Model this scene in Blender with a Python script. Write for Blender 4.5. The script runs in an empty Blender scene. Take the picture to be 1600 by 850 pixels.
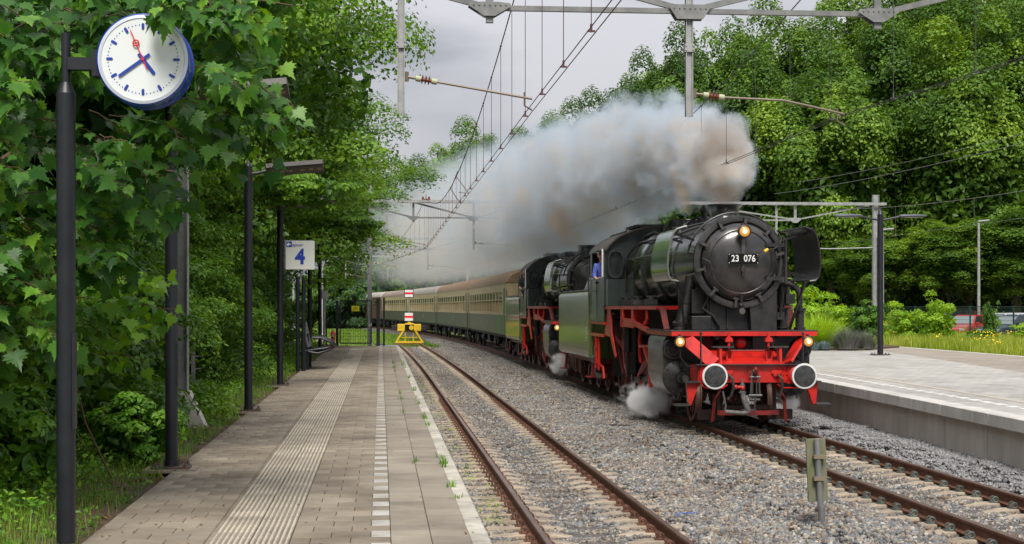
import bpy, math, random
import numpy as np
from math import sin, cos, pi, radians, sqrt, atan2
from mathutils import Vector, Matrix

random.seed(7)
rng = np.random.default_rng(7)
scene = bpy.context.scene
COL = scene.collection

# ------------------------------------------------------------------ camera
cam_d = bpy.data.cameras.new('camera')
cam = bpy.data.objects.new('camera', cam_d)
COL.objects.link(cam)
cam.location = (0, 0, 2.5)
cam.rotation_euler = (radians(90), 0, 0)
cam_d.lens = 54.0
cam_d.sensor_width = 36.0
cam_d.shift_y = 55 / 1600
cam_d.clip_start = 0.1
cam_d.clip_end = 3000
scene.camera = cam

# ------------------------------------------------------------------ world: overcast sky
SUN_EL, SUN_AZ = radians(50), radians(179)       # azimuth clockwise from +Y (camera looks along +Y)
w = bpy.data.worlds.new('World')
scene.world = w
w.use_nodes = True
nt = w.node_tree
nt.nodes.clear()
def wn(t, **k):
    n = nt.nodes.new(t)
    for a, b in k.items():
        setattr(n, a, b)
    return n
out = wn('ShaderNodeOutputWorld')
bg = wn('ShaderNodeBackground')
nt.links.new(bg.outputs[0], out.inputs[0])
sky = wn('ShaderNodeTexSky', sky_type='NISHITA', sun_disc=False, sun_elevation=SUN_EL, sun_rotation=SUN_AZ)
tc = wn('ShaderNodeTexCoord')
mp = wn('ShaderNodeMapping')
mp.inputs['Scale'].default_value = (1.0, 1.0, 3.2)
nt.links.new(tc.outputs['Generated'], mp.inputs[0])
nz = wn('ShaderNodeTexNoise')
nz.inputs['Scale'].default_value = 4.6
nz.inputs['Detail'].default_value = 5
nz.inputs['Roughness'].default_value = 0.45
nz.inputs['Distortion'].default_value = 0.3
nt.links.new(mp.outputs[0], nz.inputs['Vector'])
cr = wn('ShaderNodeValToRGB')
cr.color_ramp.elements[0].position = 0.34
cr.color_ramp.elements[0].color = (2.9, 3.05, 3.45, 1)
cr.color_ramp.elements[1].position = 0.64
cr.color_ramp.elements[1].color = (6.7, 6.65, 7.0, 1)
e_ = cr.color_ramp.elements.new(0.5)
e_.color = (5.0, 5.05, 5.45, 1)
nt.links.new(nz.outputs['Fac'], cr.inputs[0])
mx = wn('ShaderNodeMixRGB')
mx.inputs[0].default_value = 0.92
nt.links.new(sky.outputs[0], mx.inputs[1])
nt.links.new(cr.outputs[0], mx.inputs[2])
# overcast luminance: a little brighter towards the zenith, as under any cloud layer
sxyz = wn('ShaderNodeSeparateXYZ')
nt.links.new(tc.outputs['Generated'], sxyz.inputs[0])
lum = wn('ShaderNodeMapRange')
lum.inputs[1].default_value = 0.0; lum.inputs[2].default_value = 1.0
lum.inputs[3].default_value = 0.57; lum.inputs[4].default_value = 1.60
nt.links.new(sxyz.outputs[2], lum.inputs[0])
vs_ = wn('ShaderNodeVectorMath', operation='SCALE')
nt.links.new(mx.outputs[0], vs_.inputs[0]); nt.links.new(lum.outputs[0], vs_.inputs['Scale'])
nt.links.new(vs_.outputs[0], bg.inputs[0])
bg.inputs[1].default_value = 0.10

# ------------------------------------------------------------------ sun (soft, behind thin cloud)
sd = bpy.data.lights.new('sun', 'SUN')
sun = bpy.data.objects.new('sun', sd)
COL.objects.link(sun)
sd.energy = 2.7
sd.angle = radians(22)
sd.color = (1.0, 0.96, 0.89)
sdir = Vector((sin(SUN_AZ) * cos(SUN_EL), cos(SUN_AZ) * cos(SUN_EL), sin(SUN_EL)))
sun.rotation_euler = sdir.to_track_quat('Z', 'Y').to_euler()

scene.view_settings.view_transform = 'Standard'
scene.view_settings.look = 'None'
scene.view_settings.exposure = 0.55
scene.view_settings.gamma = 1
cy = scene.cycles
cy.use_denoising = True
cy.max_bounces = 7
cy.diffuse_bounces = 3
cy.glossy_bounces = 3
cy.transmission_bounces = 4
cy.volume_bounces = 4
cy.transparent_max_bounces = 24
cy.caustics_reflective = False
cy.caustics_refractive = False

# ------------------------------------------------------------------ track frame: t = across (right), s = along (away)
U = (-0.0851, 0.9964)
V = (0.9964, 0.0851)
TRACK_ROT = math.atan2(0.0851, 0.9964)
def W(t, s, z=0.0):
    return Vector((t * V[0] + s * U[0], t * V[1] + s * U[1], z))
def left_t(s):
    return 2.53 - max(0.0, s - 50) ** 2 / 5800.0
def right_t(s):
    return 7.30 - max(0.0, s - 75) ** 2 / 1840.0
RZ = 0.12           # the running track lies a little higher than the siding
PZ = 0.76           # platform surface

# ------------------------------------------------------------------ materials
MATS = {}
def _n(nt, t, **k):
    n = nt.nodes.new(t)
    for a, b in k.items():
        setattr(n, a, b)
    return n
def mat(name, col, rough=0.6, metal=0.0, col2=None, scale=6.0, amount=1.0, bump=0.0, bscale=None, spec=0.5,
        stretch=(1, 1, 1), coat=0.0, detail=4, rndcol=None, objrnd=0.0, attr=None, ramp=(0.35, 0.68), trans=None, emit=None, coords='Object'):
    """Principled surface; col2 mixes in by noise (dirt, wear, painted reflections), objrnd varies brightness per object, attr per element."""
    if name in MATS:
        return MATS[name]
    m = bpy.data.materials.new(name)
    MATS[name] = m
    m.use_nodes = True
    nt = m.node_tree
    nt.nodes.clear()
    o = _n(nt, 'ShaderNodeOutputMaterial')
    b = _n(nt, 'ShaderNodeBsdfPrincipled')
    nt.links.new(b.outputs[0], o.inputs[0])
    b.inputs['Roughness'].default_value = rough
    b.inputs['Metallic'].default_value = metal
    b.inputs['Specular IOR Level'].default_value = spec
    b.inputs['Coat Weight'].default_value = coat
    b.inputs['Coat Roughness'].default_value = 0.08
    b.inputs['Base Color'].default_value = (*col, 1)
    tcn = _n(nt, 'ShaderNodeTexCoord')
    mpn = _n(nt, 'ShaderNodeMapping')
    mpn.inputs['Scale'].default_value = stretch
    if coords == 'World':
        gp = _n(nt, 'ShaderNodeNewGeometry'); nt.links.new(gp.outputs['Position'], mpn.inputs[0])
    else:
        nt.links.new(tcn.outputs[coords], mpn.inputs[0])
    last = None
    if col2 is not None:
        nz = _n(nt, 'ShaderNodeTexNoise')
        nz.inputs['Scale'].default_value = scale
        nz.inputs['Detail'].default_value = detail
        nz.inputs['Roughness'].default_value = 0.62
        nt.links.new(mpn.outputs[0], nz.inputs['Vector'])
        rp = _n(nt, 'ShaderNodeValToRGB')
        rp.color_ramp.elements[0].position = ramp[0]
        rp.color_ramp.elements[1].position = ramp[1]
        rp.color_ramp.elements[0].color = (*col, 1)
        c2 = tuple(c * (1 - amount) + d * amount for c, d in zip(col, col2))
        rp.color_ramp.elements[1].color = (*c2, 1)
        nt.links.new(nz.outputs['Fac'], rp.inputs[0])
        last = rp.outputs[0]
    if objrnd or attr:
        hs = _n(nt, 'ShaderNodeHueSaturation')
        if last is not None:
            nt.links.new(last, hs.inputs['Color'])
        else:
            hs.inputs['Color'].default_value = (*col, 1)
        mr = _n(nt, 'ShaderNodeMapRange')
        if attr:
            at = _n(nt, 'ShaderNodeAttribute', attribute_name=attr)
            src = at.outputs['Fac']
            if objrnd:
                oi = _n(nt, 'ShaderNodeObjectInfo')
                ad = _n(nt, 'ShaderNodeMath', operation='ADD')
                fr = _n(nt, 'ShaderNodeMath', operation='FRACT')
                nt.links.new(src, ad.inputs[0]); nt.links.new(oi.outputs['Random'], ad.inputs[1])
                nt.links.new(ad.outputs[0], fr.inputs[0])
                src = fr.outputs[0]
        else:
            oi = _n(nt, 'ShaderNodeObjectInfo')
            src = oi.outputs['Random']
        nt.links.new(src, mr.inputs[0])
        v = objrnd or 0.3
        mr.inputs[3].default_value = 1 - v
        mr.inputs[4].default_value = 1 + v
        nt.links.new(mr.outputs[0], hs.inputs['Value'])
        last = hs.outputs[0]
        if rndcol is not None:
            mc = _n(nt, 'ShaderNodeMixRGB')
            nt.links.new(src, mc.inputs[0])
            nt.links.new(last, mc.inputs[1])
            mc.inputs[2].default_value = (*rndcol, 1)
            last = mc.outputs[0]
    if last is not None:
        nt.links.new(last, b.inputs['Base Color'])
    if bump:
        nb = _n(nt, 'ShaderNodeTexNoise')
        nb.inputs['Scale'].default_value = bscale or scale * 3
        nb.inputs['Detail'].default_value = 3
        nt.links.new(mpn.outputs[0], nb.inputs['Vector'])
        bp = _n(nt, 'ShaderNodeBump')
        bp.inputs['Strength'].default_value = bump
        bp.inputs['Distance'].default_value = 0.02
        nt.links.new(nb.outputs['Fac'], bp.inputs['Height'])
        nt.links.new(bp.outputs[0], b.inputs['Normal'])
    if emit:
        b.inputs['Emission Color'].default_value = (*emit[0], 1)
        b.inputs['Emission Strength'].default_value = emit[1]
    return m

def leaf_mat(name, dark, light, bright, gloss=0.35, tr=0.35, varscale=0.35):
    """foliage: colour by leaf (attribute rnd) and by patches; some light passes through"""
    m = bpy.data.materials.new(name)
    m.use_nodes = True
    nt = m.node_tree
    nt.nodes.clear()
    o = _n(nt, 'ShaderNodeOutputMaterial')
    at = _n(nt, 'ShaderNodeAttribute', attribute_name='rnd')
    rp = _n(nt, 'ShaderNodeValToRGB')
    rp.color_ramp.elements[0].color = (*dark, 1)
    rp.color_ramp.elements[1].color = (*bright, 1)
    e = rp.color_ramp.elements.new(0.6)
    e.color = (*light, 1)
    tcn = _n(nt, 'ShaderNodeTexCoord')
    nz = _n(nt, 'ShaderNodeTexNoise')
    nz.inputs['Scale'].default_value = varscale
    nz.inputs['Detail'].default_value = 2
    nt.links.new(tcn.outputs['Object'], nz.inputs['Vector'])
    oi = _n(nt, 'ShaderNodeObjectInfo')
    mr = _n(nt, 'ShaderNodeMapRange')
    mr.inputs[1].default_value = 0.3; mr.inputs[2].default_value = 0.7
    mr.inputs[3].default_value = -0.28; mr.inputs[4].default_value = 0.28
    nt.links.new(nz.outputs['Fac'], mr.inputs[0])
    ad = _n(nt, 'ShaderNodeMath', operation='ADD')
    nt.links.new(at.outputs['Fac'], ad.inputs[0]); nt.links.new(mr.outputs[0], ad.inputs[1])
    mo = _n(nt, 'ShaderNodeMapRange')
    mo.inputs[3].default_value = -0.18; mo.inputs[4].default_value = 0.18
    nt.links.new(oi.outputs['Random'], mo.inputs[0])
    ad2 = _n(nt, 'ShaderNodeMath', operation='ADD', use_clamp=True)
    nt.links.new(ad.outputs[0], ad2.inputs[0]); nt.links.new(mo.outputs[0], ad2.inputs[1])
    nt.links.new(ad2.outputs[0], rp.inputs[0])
    p = _n(nt, 'ShaderNodeBsdfPrincipled')
    p.inputs['Roughness'].default_value = gloss
    p.inputs['Specular IOR Level'].default_value = 0.28
    nt.links.new(rp.outputs[0], p.inputs['Base Color'])
    tr_ = _n(nt, 'ShaderNodeBsdfTranslucent')
    hs = _n(nt, 'ShaderNodeHueSaturation')
    hs.inputs['Hue'].default_value = 0.48
    hs.inputs['Saturation'].default_value = 1.1
    hs.inputs['Value'].default_value = 1.7
    nt.links.new(rp.outputs[0], hs.inputs['Color'])
    nt.links.new(hs.outputs[0], tr_.inputs[0])
    mxs = _n(nt, 'ShaderNodeMixShader')
    mxs.inputs[0].default_value = tr
    nt.links.new(p.outputs[0], mxs.inputs[1])
    nt.links.new(tr_.outputs[0], mxs.inputs[2])
    nt.links.new(mxs.outputs[0], o.inputs[0])
    return m

BLACK = mat('loco_black', (0.012, 0.012, 0.014), 0.38, 0.0, (0.05, 0.045, 0.04), 3.0, 0.7, 0.05, 30)
SMOKEBOX = mat('smokebox_black', (0.017, 0.017, 0.019), 0.29, 0.0, (0.055, 0.051, 0.047), 2.2, 0.9, 0.05, 25, coat=0.4)
BOILER = mat('boiler_green_black', (0.018, 0.026, 0.018), 0.22, 0.0, (0.06, 0.055, 0.045), 1.6, 0.7, 0.02, 10, coat=0.6)
LGREEN = mat('loco_green', (0.028, 0.062, 0.030), 0.25, 0.0, (0.065, 0.085, 0.045), 2.0, 0.8, 0.02, 12, coat=0.5)
TGREEN = mat('tender_green_reflections', (0.060, 0.100, 0.036), 0.22, 0.0, (0.21, 0.24, 0.085), 2.6, 1.0, 0.03, 12, stretch=(3.0, 3.0, 0.45), coat=0.4)  # bright upright streaks are tree reflections put into the green paint's colour
CABGREEN = mat('cab_green_black', (0.014, 0.022, 0.020), 0.3, 0.0, (0.035, 0.045, 0.042), 2.0, 0.8, 0.03, 20, coat=0.4)
ROOFGREY = mat('cab_roof_soot', (0.035, 0.031, 0.027), 0.6, 0.0, (0.10, 0.08, 0.062), 2.0, 1.0, 0.05, 20)
RED = mat('frame_red', (0.62, 0.020, 0.013), 0.38, 0.0, (0.20, 0.018, 0.013), 2.6, 1.0, 0.06, 25, coat=0.2, detail=8, ramp=(.46, .74))
REDDIRTY = mat('frame_red_grimy', (0.36, 0.022, 0.016), 0.5, 0.0, (0.07, 0.022, 0.018), 5.0, 1.0, 0.05, 25)
WHEELRED = mat('wheel_red_grimy', (0.28, 0.035, 0.03), 0.5, 0.0, (0.10, 0.04, 0.035), 6.0, 1.0, 0.05, 25)
TYRE = mat('tyre_steel_rust', (0.20, 0.09, 0.07), 0.45, 0.5, (0.34, 0.22, 0.18), 8.0, 1.0)
STEEL = mat('worn_steel', (0.16, 0.155, 0.15), 0.42, 0.7, (0.12, 0.11, 0.10), 8.0, 1.0, 0.05, 40)
DARKSTEEL = mat('dark_oily_steel', (0.05, 0.048, 0.046), 0.42, 0.5, (0.12, 0.11, 0.10), 8.0, 0.8, 0.05, 40)
CASING = mat('cylinder_casing_grey', (0.055, 0.058, 0.055), 0.35, 0.1, (0.16, 0.155, 0.14), 4.0, 1.0, 0.03, 20, coat=0.3)
WHITEP = mat('white_paint', (0.78, 0.78, 0.77), 0.45, 0.0, (0.62, 0.61, 0.58), 9.0, 0.7)
PLATEBLACK = mat('plate_black', (0.004, 0.004, 0.004), 0.6, spec=0.2)
YELLOWP = mat('yellow_paint', (0.78, 0.52, 0.015), 0.42, 0.0, (0.52, 0.34, 0.03), 6.0, 0.8, 0.04, 30)
YELLOWS = mat('yellow_sign', (0.85, 0.80, 0.02), 0.5)
GLASSD = mat('dark_glass', (0.02, 0.025, 0.025), 0.06, 0.0, spec=0.8)
WGLASS = mat('coach_glass', (0.055, 0.055, 0.045), 0.08, 0.0, (0.12, 0.115, 0.09), 0.6, 1.0, spec=0.8, objrnd=0.5)
LAMPLENS = mat('lamp_lens_lit', (0.45, 0.24, 0.07), 0.2, emit=((1.0, 0.42, 0.08), 0.34))
LAMPCORE = mat('lamp_core_lit', (1.0, 0.9, 0.6), 0.2, emit=((1.0, 0.70, 0.30), 0.9))
LENSOFF = mat('lamp_lens_unlit', (0.45, 0.45, 0.42), 0.15, spec=0.8)
RUST = mat('rail_rust', (0.12, 0.048, 0.026), 0.75, 0.1, (0.20, 0.085, 0.045), 7.0, 1.0, 0.15, 60)
RAILHEAD = mat('rail_head', (0.26, 0.16, 0.12), 0.33, 0.7, (0.16, 0.08, 0.05), 1.2, 1.0)
SLEEPER = mat('sleeper_concrete', (0.42, 0.34, 0.25), 0.85, 0.0, (0.24, 0.195, 0.145), 4.0, 1.0, 0.25, 40, objrnd=0.14, coords='World')
CLIP = mat('rail_clip_rust', (0.07, 0.055, 0.04), 0.6, 0.3, (0.12, 0.17, 0.155), 12.0, 1.0, objrnd=0.3)
CLIPR = mat('rail_clip_brown', (0.10, 0.045, 0.028), 0.7, 0.2, (0.16, 0.07, 0.04), 12.0, 1.0, objrnd=0.3)
GALV = mat('galvanised_steel', (0.40, 0.40, 0.395), 0.55, 0.3, (0.27, 0.275, 0.275), 5.0, 1.0, 0.06, 30)
GALVD = mat('galvanised_steel_weathered', (0.16, 0.165, 0.165), 0.55, 0.35, (0.26, 0.26, 0.25), 5.0, 1.0, 0.06, 30)
WIRE = mat('wire_copper_dark', (0.13, 0.048, 0.045), 0.55, 0.4)
WIREG = mat('wire_grey', (0.10, 0.10, 0.10), 0.55, 0.4)
INSUL = mat('insulator_brown', (0.20, 0.055, 0.035), 0.25)
INSULG = mat('insulator_cap_green', (0.42, 0.45, 0.28), 0.5)
POSTB = mat('post_dark_blue_black', (0.006, 0.007, 0.011), 0.42, 0.0, (0.016, 0.018, 0.022), 3.0, 0.8, 0.03, 40)
CLOCKBLUE = mat('clock_blue', (0.008, 0.05, 0.42), 0.25, 0.0, coat=0.5)
CLOCKFACE = mat('clock_face', (0.74, 0.77, 0.77), 0.35)
CLOCKRIM = mat('clock_rim_silver', (0.60, 0.63, 0.70), 0.3, 0.2)
BLUEMARK = mat('marking_blue', (0.012, 0.045, 0.34), 0.4)
REDHAND = mat('hand_red', (0.70, 0.015, 0.02), 0.4)
REDP = mat('hydrant_red', (0.66, 0.02, 0.025), 0.4, 0.0, (0.45, 0.02, 0.02), 8.0, 0.7)
REDW = mat('sign_red', (0.75, 0.02, 0.04), 0.45)
PAVER = mat('paver_concrete', (0.285, 0.238, 0.178), 0.9, 0.0, (0.135, 0.106, 0.074), 1.1, 1.0, 0.25, 60, attr='rnd', objrnd=0.15, coords='World', detail=7, ramp=(.40, .72))
SLAB = mat('edge_slab_concrete', (0.292, 0.252, 0.198), 0.9, 0.0, (0.168, 0.140, 0.106), 1.0, 1.0, 0.2, 60, attr='rnd', objrnd=0.13, coords='World', detail=7, ramp=(.40, .75))
TACTILE = mat('tactile_tile_groove_dark', (0.24, 0.205, 0.155), 0.85, 0.0, (0.16, 0.133, 0.10), 2.0, 1.0, 0.2, 60, attr='rnd', objrnd=0.12, coords='World', detail=7)  # base darkened for rib contrast, groove shade put into its colour
RIB = mat('tactile_rib_cream', (0.50, 0.445, 0.35), 0.85, 0.0, (0.27, 0.232, 0.175), 1.6, 1.0, 0.2, 60, attr='rnd', objrnd=0.12, coords='World', detail=7, ramp=(.42, .75))
WHITET = mat('white_marking_tile', (0.50, 0.48, 0.44), 0.8, 0.0, (0.30, 0.275, 0.24), 2.5, 1.0, 0.15, 60, attr='rnd', objrnd=0.09, coords='World', detail=7)
NOSING = mat('platform_nosing_cream', (0.56, 0.52, 0.44), 0.85, 0.0, (0.27, 0.245, 0.20), 2.5, 1.0, 0.2, 60, objrnd=0.06, coords='World', detail=8)
WALLC = mat('wall_concrete', (0.62, 0.565, 0.50), 0.85, 0.0, (0.45, 0.405, 0.35), 1.2, 1.0, 0.12, 50, stretch=(1.6, 1.6, 0.5), objrnd=0.06, coords='World', detail=6)
LIPC = mat('lip_concrete', (0.66, 0.63, 0.585), 0.8, 0.0, (0.44, 0.42, 0.385), 1.6, 1.0, 0.12, 50, stretch=(1.4, 1.4, 0.8), objrnd=0.06, coords='World', detail=7)
BARK = mat('bark', (0.075, 0.058, 0.042), 0.9, 0.0, (0.13, 0.11, 0.085), 6.0, 1.0, 0.6, 18)
TWIG = mat('twig_brown', (0.11, 0.06, 0.035), 0.8)
SOIL = mat('soil_litter', (0.060, 0.042, 0.028), 0.95, 0.0, (0.13, 0.085, 0.05), 7.0, 1.0, 0.8, 30)
GRASSG = mat('ground_grass', (0.06, 0.10, 0.020), 0.95, 0.0, (0.115, 0.135, 0.035), 0.7, 1.0, 0.6, 12)
BALLB = mat('ballast_bed', (0.15, 0.135, 0.12), 0.95, 0.0, (0.055, 0.05, 0.046), 22.0, 1.0, 0.9, 40)
ASPH = mat('car_park_asphalt', (0.06, 0.06, 0.06), 0.9, 0.0, (0.09, 0.09, 0.085), 4.0, 1.0, 0.3, 40)
WOOD = mat('weathered_wood_moss', (0.20, 0.185, 0.14), 0.85, 0.0, (0.12, 0.15, 0.045), 4.0, 1.0, 0.4, 30, stretch=(3, 3, 0.7))

# ------------------------------------------------------------------ mesh builder
class MB:
    def __init__(self):
        self.v = []; self.f = []; self.m = []; self.sm = []
        self.X = None
    def _add(self, vs, fs, mi=0, smooth=False):
        b = len(self.v)
        if self.X is not None:
            vs = [self.X @ Vector(p) for p in vs]
        self.v.extend([tuple(p) for p in vs])
        for f in fs:
            self.f.append(tuple(i + b for i in f)); self.m.append(mi); self.sm.append(smooth)
        return self
    def box(self, x0, x1, y0, y1, z0, z1, mi=0, R=None, c=None):
        vs = [(x0, y0, z0), (x1, y0, z0), (x1, y1, z0), (x0, y1, z0), (x0, y0, z1), (x1, y0, z1), (x1, y1, z1), (x0, y1, z1)]
        if R is not None:
            c = Vector(c) if c is not None else Vector(((x0 + x1) / 2, (y0 + y1) / 2, (z0 + z1) / 2))
            vs = [c + R @ (Vector(p) - c) for p in vs]
        return self._add(vs, [(0, 3, 2, 1), (4, 5, 6, 7), (0, 1, 5, 4), (1, 2, 6, 5), (2, 3, 7, 6), (3, 0, 4, 7)], mi)
    def cbox(self, c, s, mi=0, R=None):
        x, y, z = c; a, b, d = s[0] / 2, s[1] / 2, s[2] / 2
        return self.box(x - a, x + a, y - b, y + b, z - d, z + d, mi, R, c)
    def bar(self, p0, p1, w, h, mi=0, up=(0, 0, 1)):
        p0, p1 = Vector(p0), Vector(p1)
        d = (p1 - p0).normalized(); u = Vector(up)
        if abs(d.dot(u)) > 0.98: u = Vector((0, 1, 0))
        r = d.cross(u).normalized(); u = r.cross(d)
        vs = []
        for p in (p0, p1):
            for a, b in ((-1, -1), (1, -1), (1, 1), (-1, 1)):
                vs.append(p + r * a * w / 2 + u * b * h / 2)
        return self._add(vs, [(0, 1, 2, 3), (7, 6, 5, 4), (0, 4, 5, 1), (1, 5, 6, 2), (2, 6, 7, 3), (3, 7, 4, 0)], mi)
    def tube(self, pts, r, n=8, mi=0, caps=True, smooth=True):
        pts = [Vector(p) for p in pts]
        k = len(pts)
        rs = r if isinstance(r, (list, tuple)) else [r] * k
        vs = []; fs = []
        prev = None
        for i, p in enumerate(pts):
            d = (pts[min(i + 1, k - 1)] - pts[max(i - 1, 0)])
            if d.length < 1e-9: d = Vector((0, 0, 1))
            d.normalize()
            if prev is None:
                a = Vector((0, 0, 1)) if abs(d.z) < 0.9 else Vector((1, 0, 0))
                u = d.cross(a).normalized()
            else:
                u = prev - d * prev.dot(d)
                u = u.normalized() if u.length > 1e-6 else d.cross(Vector((0, 0, 1))).normalized()
            prev = u
            v = d.cross(u)
            for j in range(n):
                a = 2 * pi * j / n
                vs.append(p + (u * cos(a) + v * sin(a)) * rs[i])
        for i in range(k - 1):
            for j in range(n):
                a = i * n + j; b = i * n + (j + 1) % n
                fs.append((a, b, b + n, a + n))
        if caps:
            fs.append(tuple(reversed(range(n)))); fs.append(tuple(range((k - 1) * n, k * n)))
        return self._add(vs, fs, mi, smooth)
    def cyl(self, p0, p1, r0, r1=None, n=16, mi=0, caps=True, smooth=True):
        return self.tube([p0, p1], [r0, r0 if r1 is None else r1], n, mi, caps, smooth)
    def lathe(self, prof, o=(0, 0, 0), axis='z', n=24, mi=0, a0=0.0, a1=2 * pi, smooth=True, sx=1.0):
        """prof: (radius, height) pairs"""
        vs = []; fs = []; k = len(prof); full = abs(a1 - a0 - 2 * pi) < 1e-6
        m = n if full else n + 1
        for r, h in prof:
            for j in range(m):
                a = a0 + (a1 - a0) * j / n
                x, y = r * cos(a) * sx, r * sin(a)
                if axis == 'z': p = (x, y, h)
                elif axis == 'y': p = (x, h, y)
                else: p = (h, x, y)
                vs.append((p[0] + o[0], p[1] + o[1], p[2] + o[2]))
        for i in range(k - 1):
            for j in range(n):
                a = i * m + j; b = i * m + (j + 1) % m
                fs.append((a, b, b + m, a + m))
        return self._add(vs, fs, mi, smooth)
    def prism(self, poly, h0, h1, axis='z', mi=0, smooth=False):
        """poly 2D outline; axis z: (x,y); y: (x,z) extruded along y; x: (y,z) extruded along x"""
        vs = []; n = len(poly)
        for h in (h0, h1):
            for a, b in poly:
                vs.append({'z': (a, b, h), 'y': (a, h, b), 'x': (h, a, b)}[axis])
        fs = [(i, (i + 1) % n, (i + 1) % n + n, i + n) for i in range(n)]
        self._add(vs, fs, mi, smooth)
        self._add(vs, [tuple(reversed(range(n))), tuple(range(n, 2 * n))], mi)
        return self
    def sphere(self, c, r, n=12, mi=0, s=(1, 1, 1)):
        vs = []; fs = []; m = n // 2
        for i in range(m + 1):
            th = pi - pi * i / m
            for j in range(n):
                a = 2 * pi * j / n
                vs.append((c[0] + r * s[0] * sin(th) * cos(a), c[1] + r * s[1] * sin(th) * sin(a), c[2] + r * s[2] * cos(th)))
        for i in range(m):
            for j in range(n):
                a = i * n + j; b = i * n + (j + 1) % n
                fs.append((a, b, b + n, a + n))
        return self._add(vs, fs, mi, True)
    def torus(self, c, R, r, axis='y', n=28, k=8, mi=0):
        prof = [(R + r * cos(2 * pi * i / k), r * sin(2 * pi * i / k)) for i in range(k + 1)]
        return self.lathe(prof, c, axis, n, mi)
    def quad(self, a, b, c, d, mi=0):
        return self._add([a, b, c, d], [(0, 1, 2, 3)], mi)
    def mesh(self, name, mats):
        me = bpy.data.meshes.new(name)
        me.from_pydata(self.v, [], self.f)
        mats = mats if isinstance(mats, (list, tuple)) else [mats]
        for m in mats: me.materials.append(m)
        if len(mats) > 1: me.polygons.foreach_set('material_index', self.m)
        me.polygons.foreach_set('use_smooth', self.sm)
        if any(self.sm):
            try: me.set_sharp_from_angle(angle=radians(38))
            except Exception: pass
        me.update()
        return me
    def build(self, name, mats, parent=None, loc=None, rot=None, bevel=0.0, label=None, scale=None):
        o = bpy.data.objects.new(name, self.mesh(name, mats))
        COL.objects.link(o)
        if parent is not None: o.parent = parent
        if loc is not None: o.location = loc
        if rot is not None: o.rotation_euler = rot
        if scale is not None: o.scale = scale
        if bevel:
            md = o.modifiers.new('bevel', 'BEVEL')
            md.width = bevel; md.segments = 2; md.limit_method = 'ANGLE'; md.angle_limit = radians(35)
        if label: o['label'] = label
        return o

def tag(o, label=None, cat=None, group=None, kind=None):
    if label: o['label'] = label
    if cat: o['category'] = cat
    if group: o['group'] = group
    if kind: o['kind'] = kind
    return o
def empty(name, loc=(0, 0, 0), rz=0.0, label=None, cat=None, group=None, kind=None):
    o = bpy.data.objects.new(name, None)
    COL.objects.link(o)
    o.location = loc; o.rotation_euler = (0, 0, rz); o.empty_display_size = 0.2
    return tag(o, label, cat, group, kind)
def link(name, me, parent=None, loc=(0, 0, 0), rot=(0, 0, 0), scale=None):
    o = bpy.data.objects.new(name, me)
    COL.objects.link(o)
    if parent is not None: o.parent = parent
    o.location = loc; o.rotation_euler = rot
    if scale is not None: o.scale = scale if isinstance(scale, (tuple, list)) else (scale,) * 3
    return o
def copy_tree(o, parent=None):
    c = o.copy()
    COL.objects.link(c)
    c.parent = parent
    for ch in list(o.children):
        copy_tree(ch, c)
    return c
def text_obj(name, body, size, m, parent=None, loc=(0, 0, 0), rot=(pi / 2, 0, 0), extrude=0.002, align='CENTER', bold=0.0, sx=1.0, spacing=1.0):
    cu = bpy.data.curves.new(name, 'FONT')
    cu.body = body; cu.size = size; cu.extrude = extrude; cu.align_x = align; cu.align_y = 'CENTER'
    cu.offset = bold; cu.space_character = spacing
    tmp = bpy.data.objects.new(name + '_curve', cu)
    COL.objects.link(tmp)
    bpy.context.view_layer.update()
    me = bpy.data.meshes.new_from_object(tmp.evaluated_get(bpy.context.evaluated_depsgraph_get()))
    bpy.data.objects.remove(tmp); bpy.data.curves.remove(cu)
    me.materials.clear(); me.materials.append(m)
    o = link(name, me, parent, loc, rot)
    o.scale = (sx, 1, 1)
    return o
def np_mesh(name, verts, faces, m, rnd=None, smooth=False, loops=None):
    """verts (N,3); faces (M,k) same size k; rnd per vertex"""
    me = bpy.data.meshes.new(name)
    nv, (nf, k) = len(verts), faces.shape
    me.vertices.add(nv)
    me.vertices.foreach_set('co', np.ascontiguousarray(verts, dtype=np.float32).ravel())
    me.loops.add(nf * k)
    me.loops.foreach_set('vertex_index', np.ascontiguousarray(faces, dtype=np.int32).ravel())
    me.polygons.add(nf)
    me.polygons.foreach_set('loop_start', np.arange(nf, dtype=np.int32) * k)
    if smooth: me.polygons.foreach_set('use_smooth', np.ones(nf, dtype=bool))
    if rnd is not None:
        a = me.attributes.new('rnd', 'FLOAT', 'POINT')
        a.data.foreach_set('value', np.ascontiguousarray(rnd, dtype=np.float32))
    for mm in (m if isinstance(m, (list, tuple)) else [m]): me.materials.append(mm)
    me.update(calc_edges=True)
    return me
def rot_frames(nrm, spin):
    """orthonormal frames whose z axis is nrm, spun about it"""
    n = nrm / np.maximum(np.linalg.norm(nrm, axis=1, keepdims=True), 1e-6)
    a = np.where(np.abs(n[:, 2:3]) < 0.9, np.array([[0, 0, 1.0]]), np.array([[1.0, 0, 0]]))
    u = np.cross(a, n); u /= np.linalg.norm(u, axis=1, keepdims=True)
    v = np.cross(n, u)
    c, s = np.cos(spin)[:, None], np.sin(spin)[:, None]
    return np.stack([u * c + v * s, -u * s + v * c, n], axis=2)      # columns
def scatter(T, TF, pos, R, sc, rnd):
    """instances template T (k,3), faces TF (m,q) at pos with rotation R and scale sc"""
    N, k = len(pos), len(T)
    P = np.einsum('nij,kj->nki', R, T) * np.asarray(sc).reshape(N, 1, -1) + pos[:, None, :]
    F = TF[None] + (np.arange(N) * k)[:, None, None]
    return P.reshape(-1, 3), F.reshape(-1, TF.shape[1]), np.repeat(rnd, k)
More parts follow.
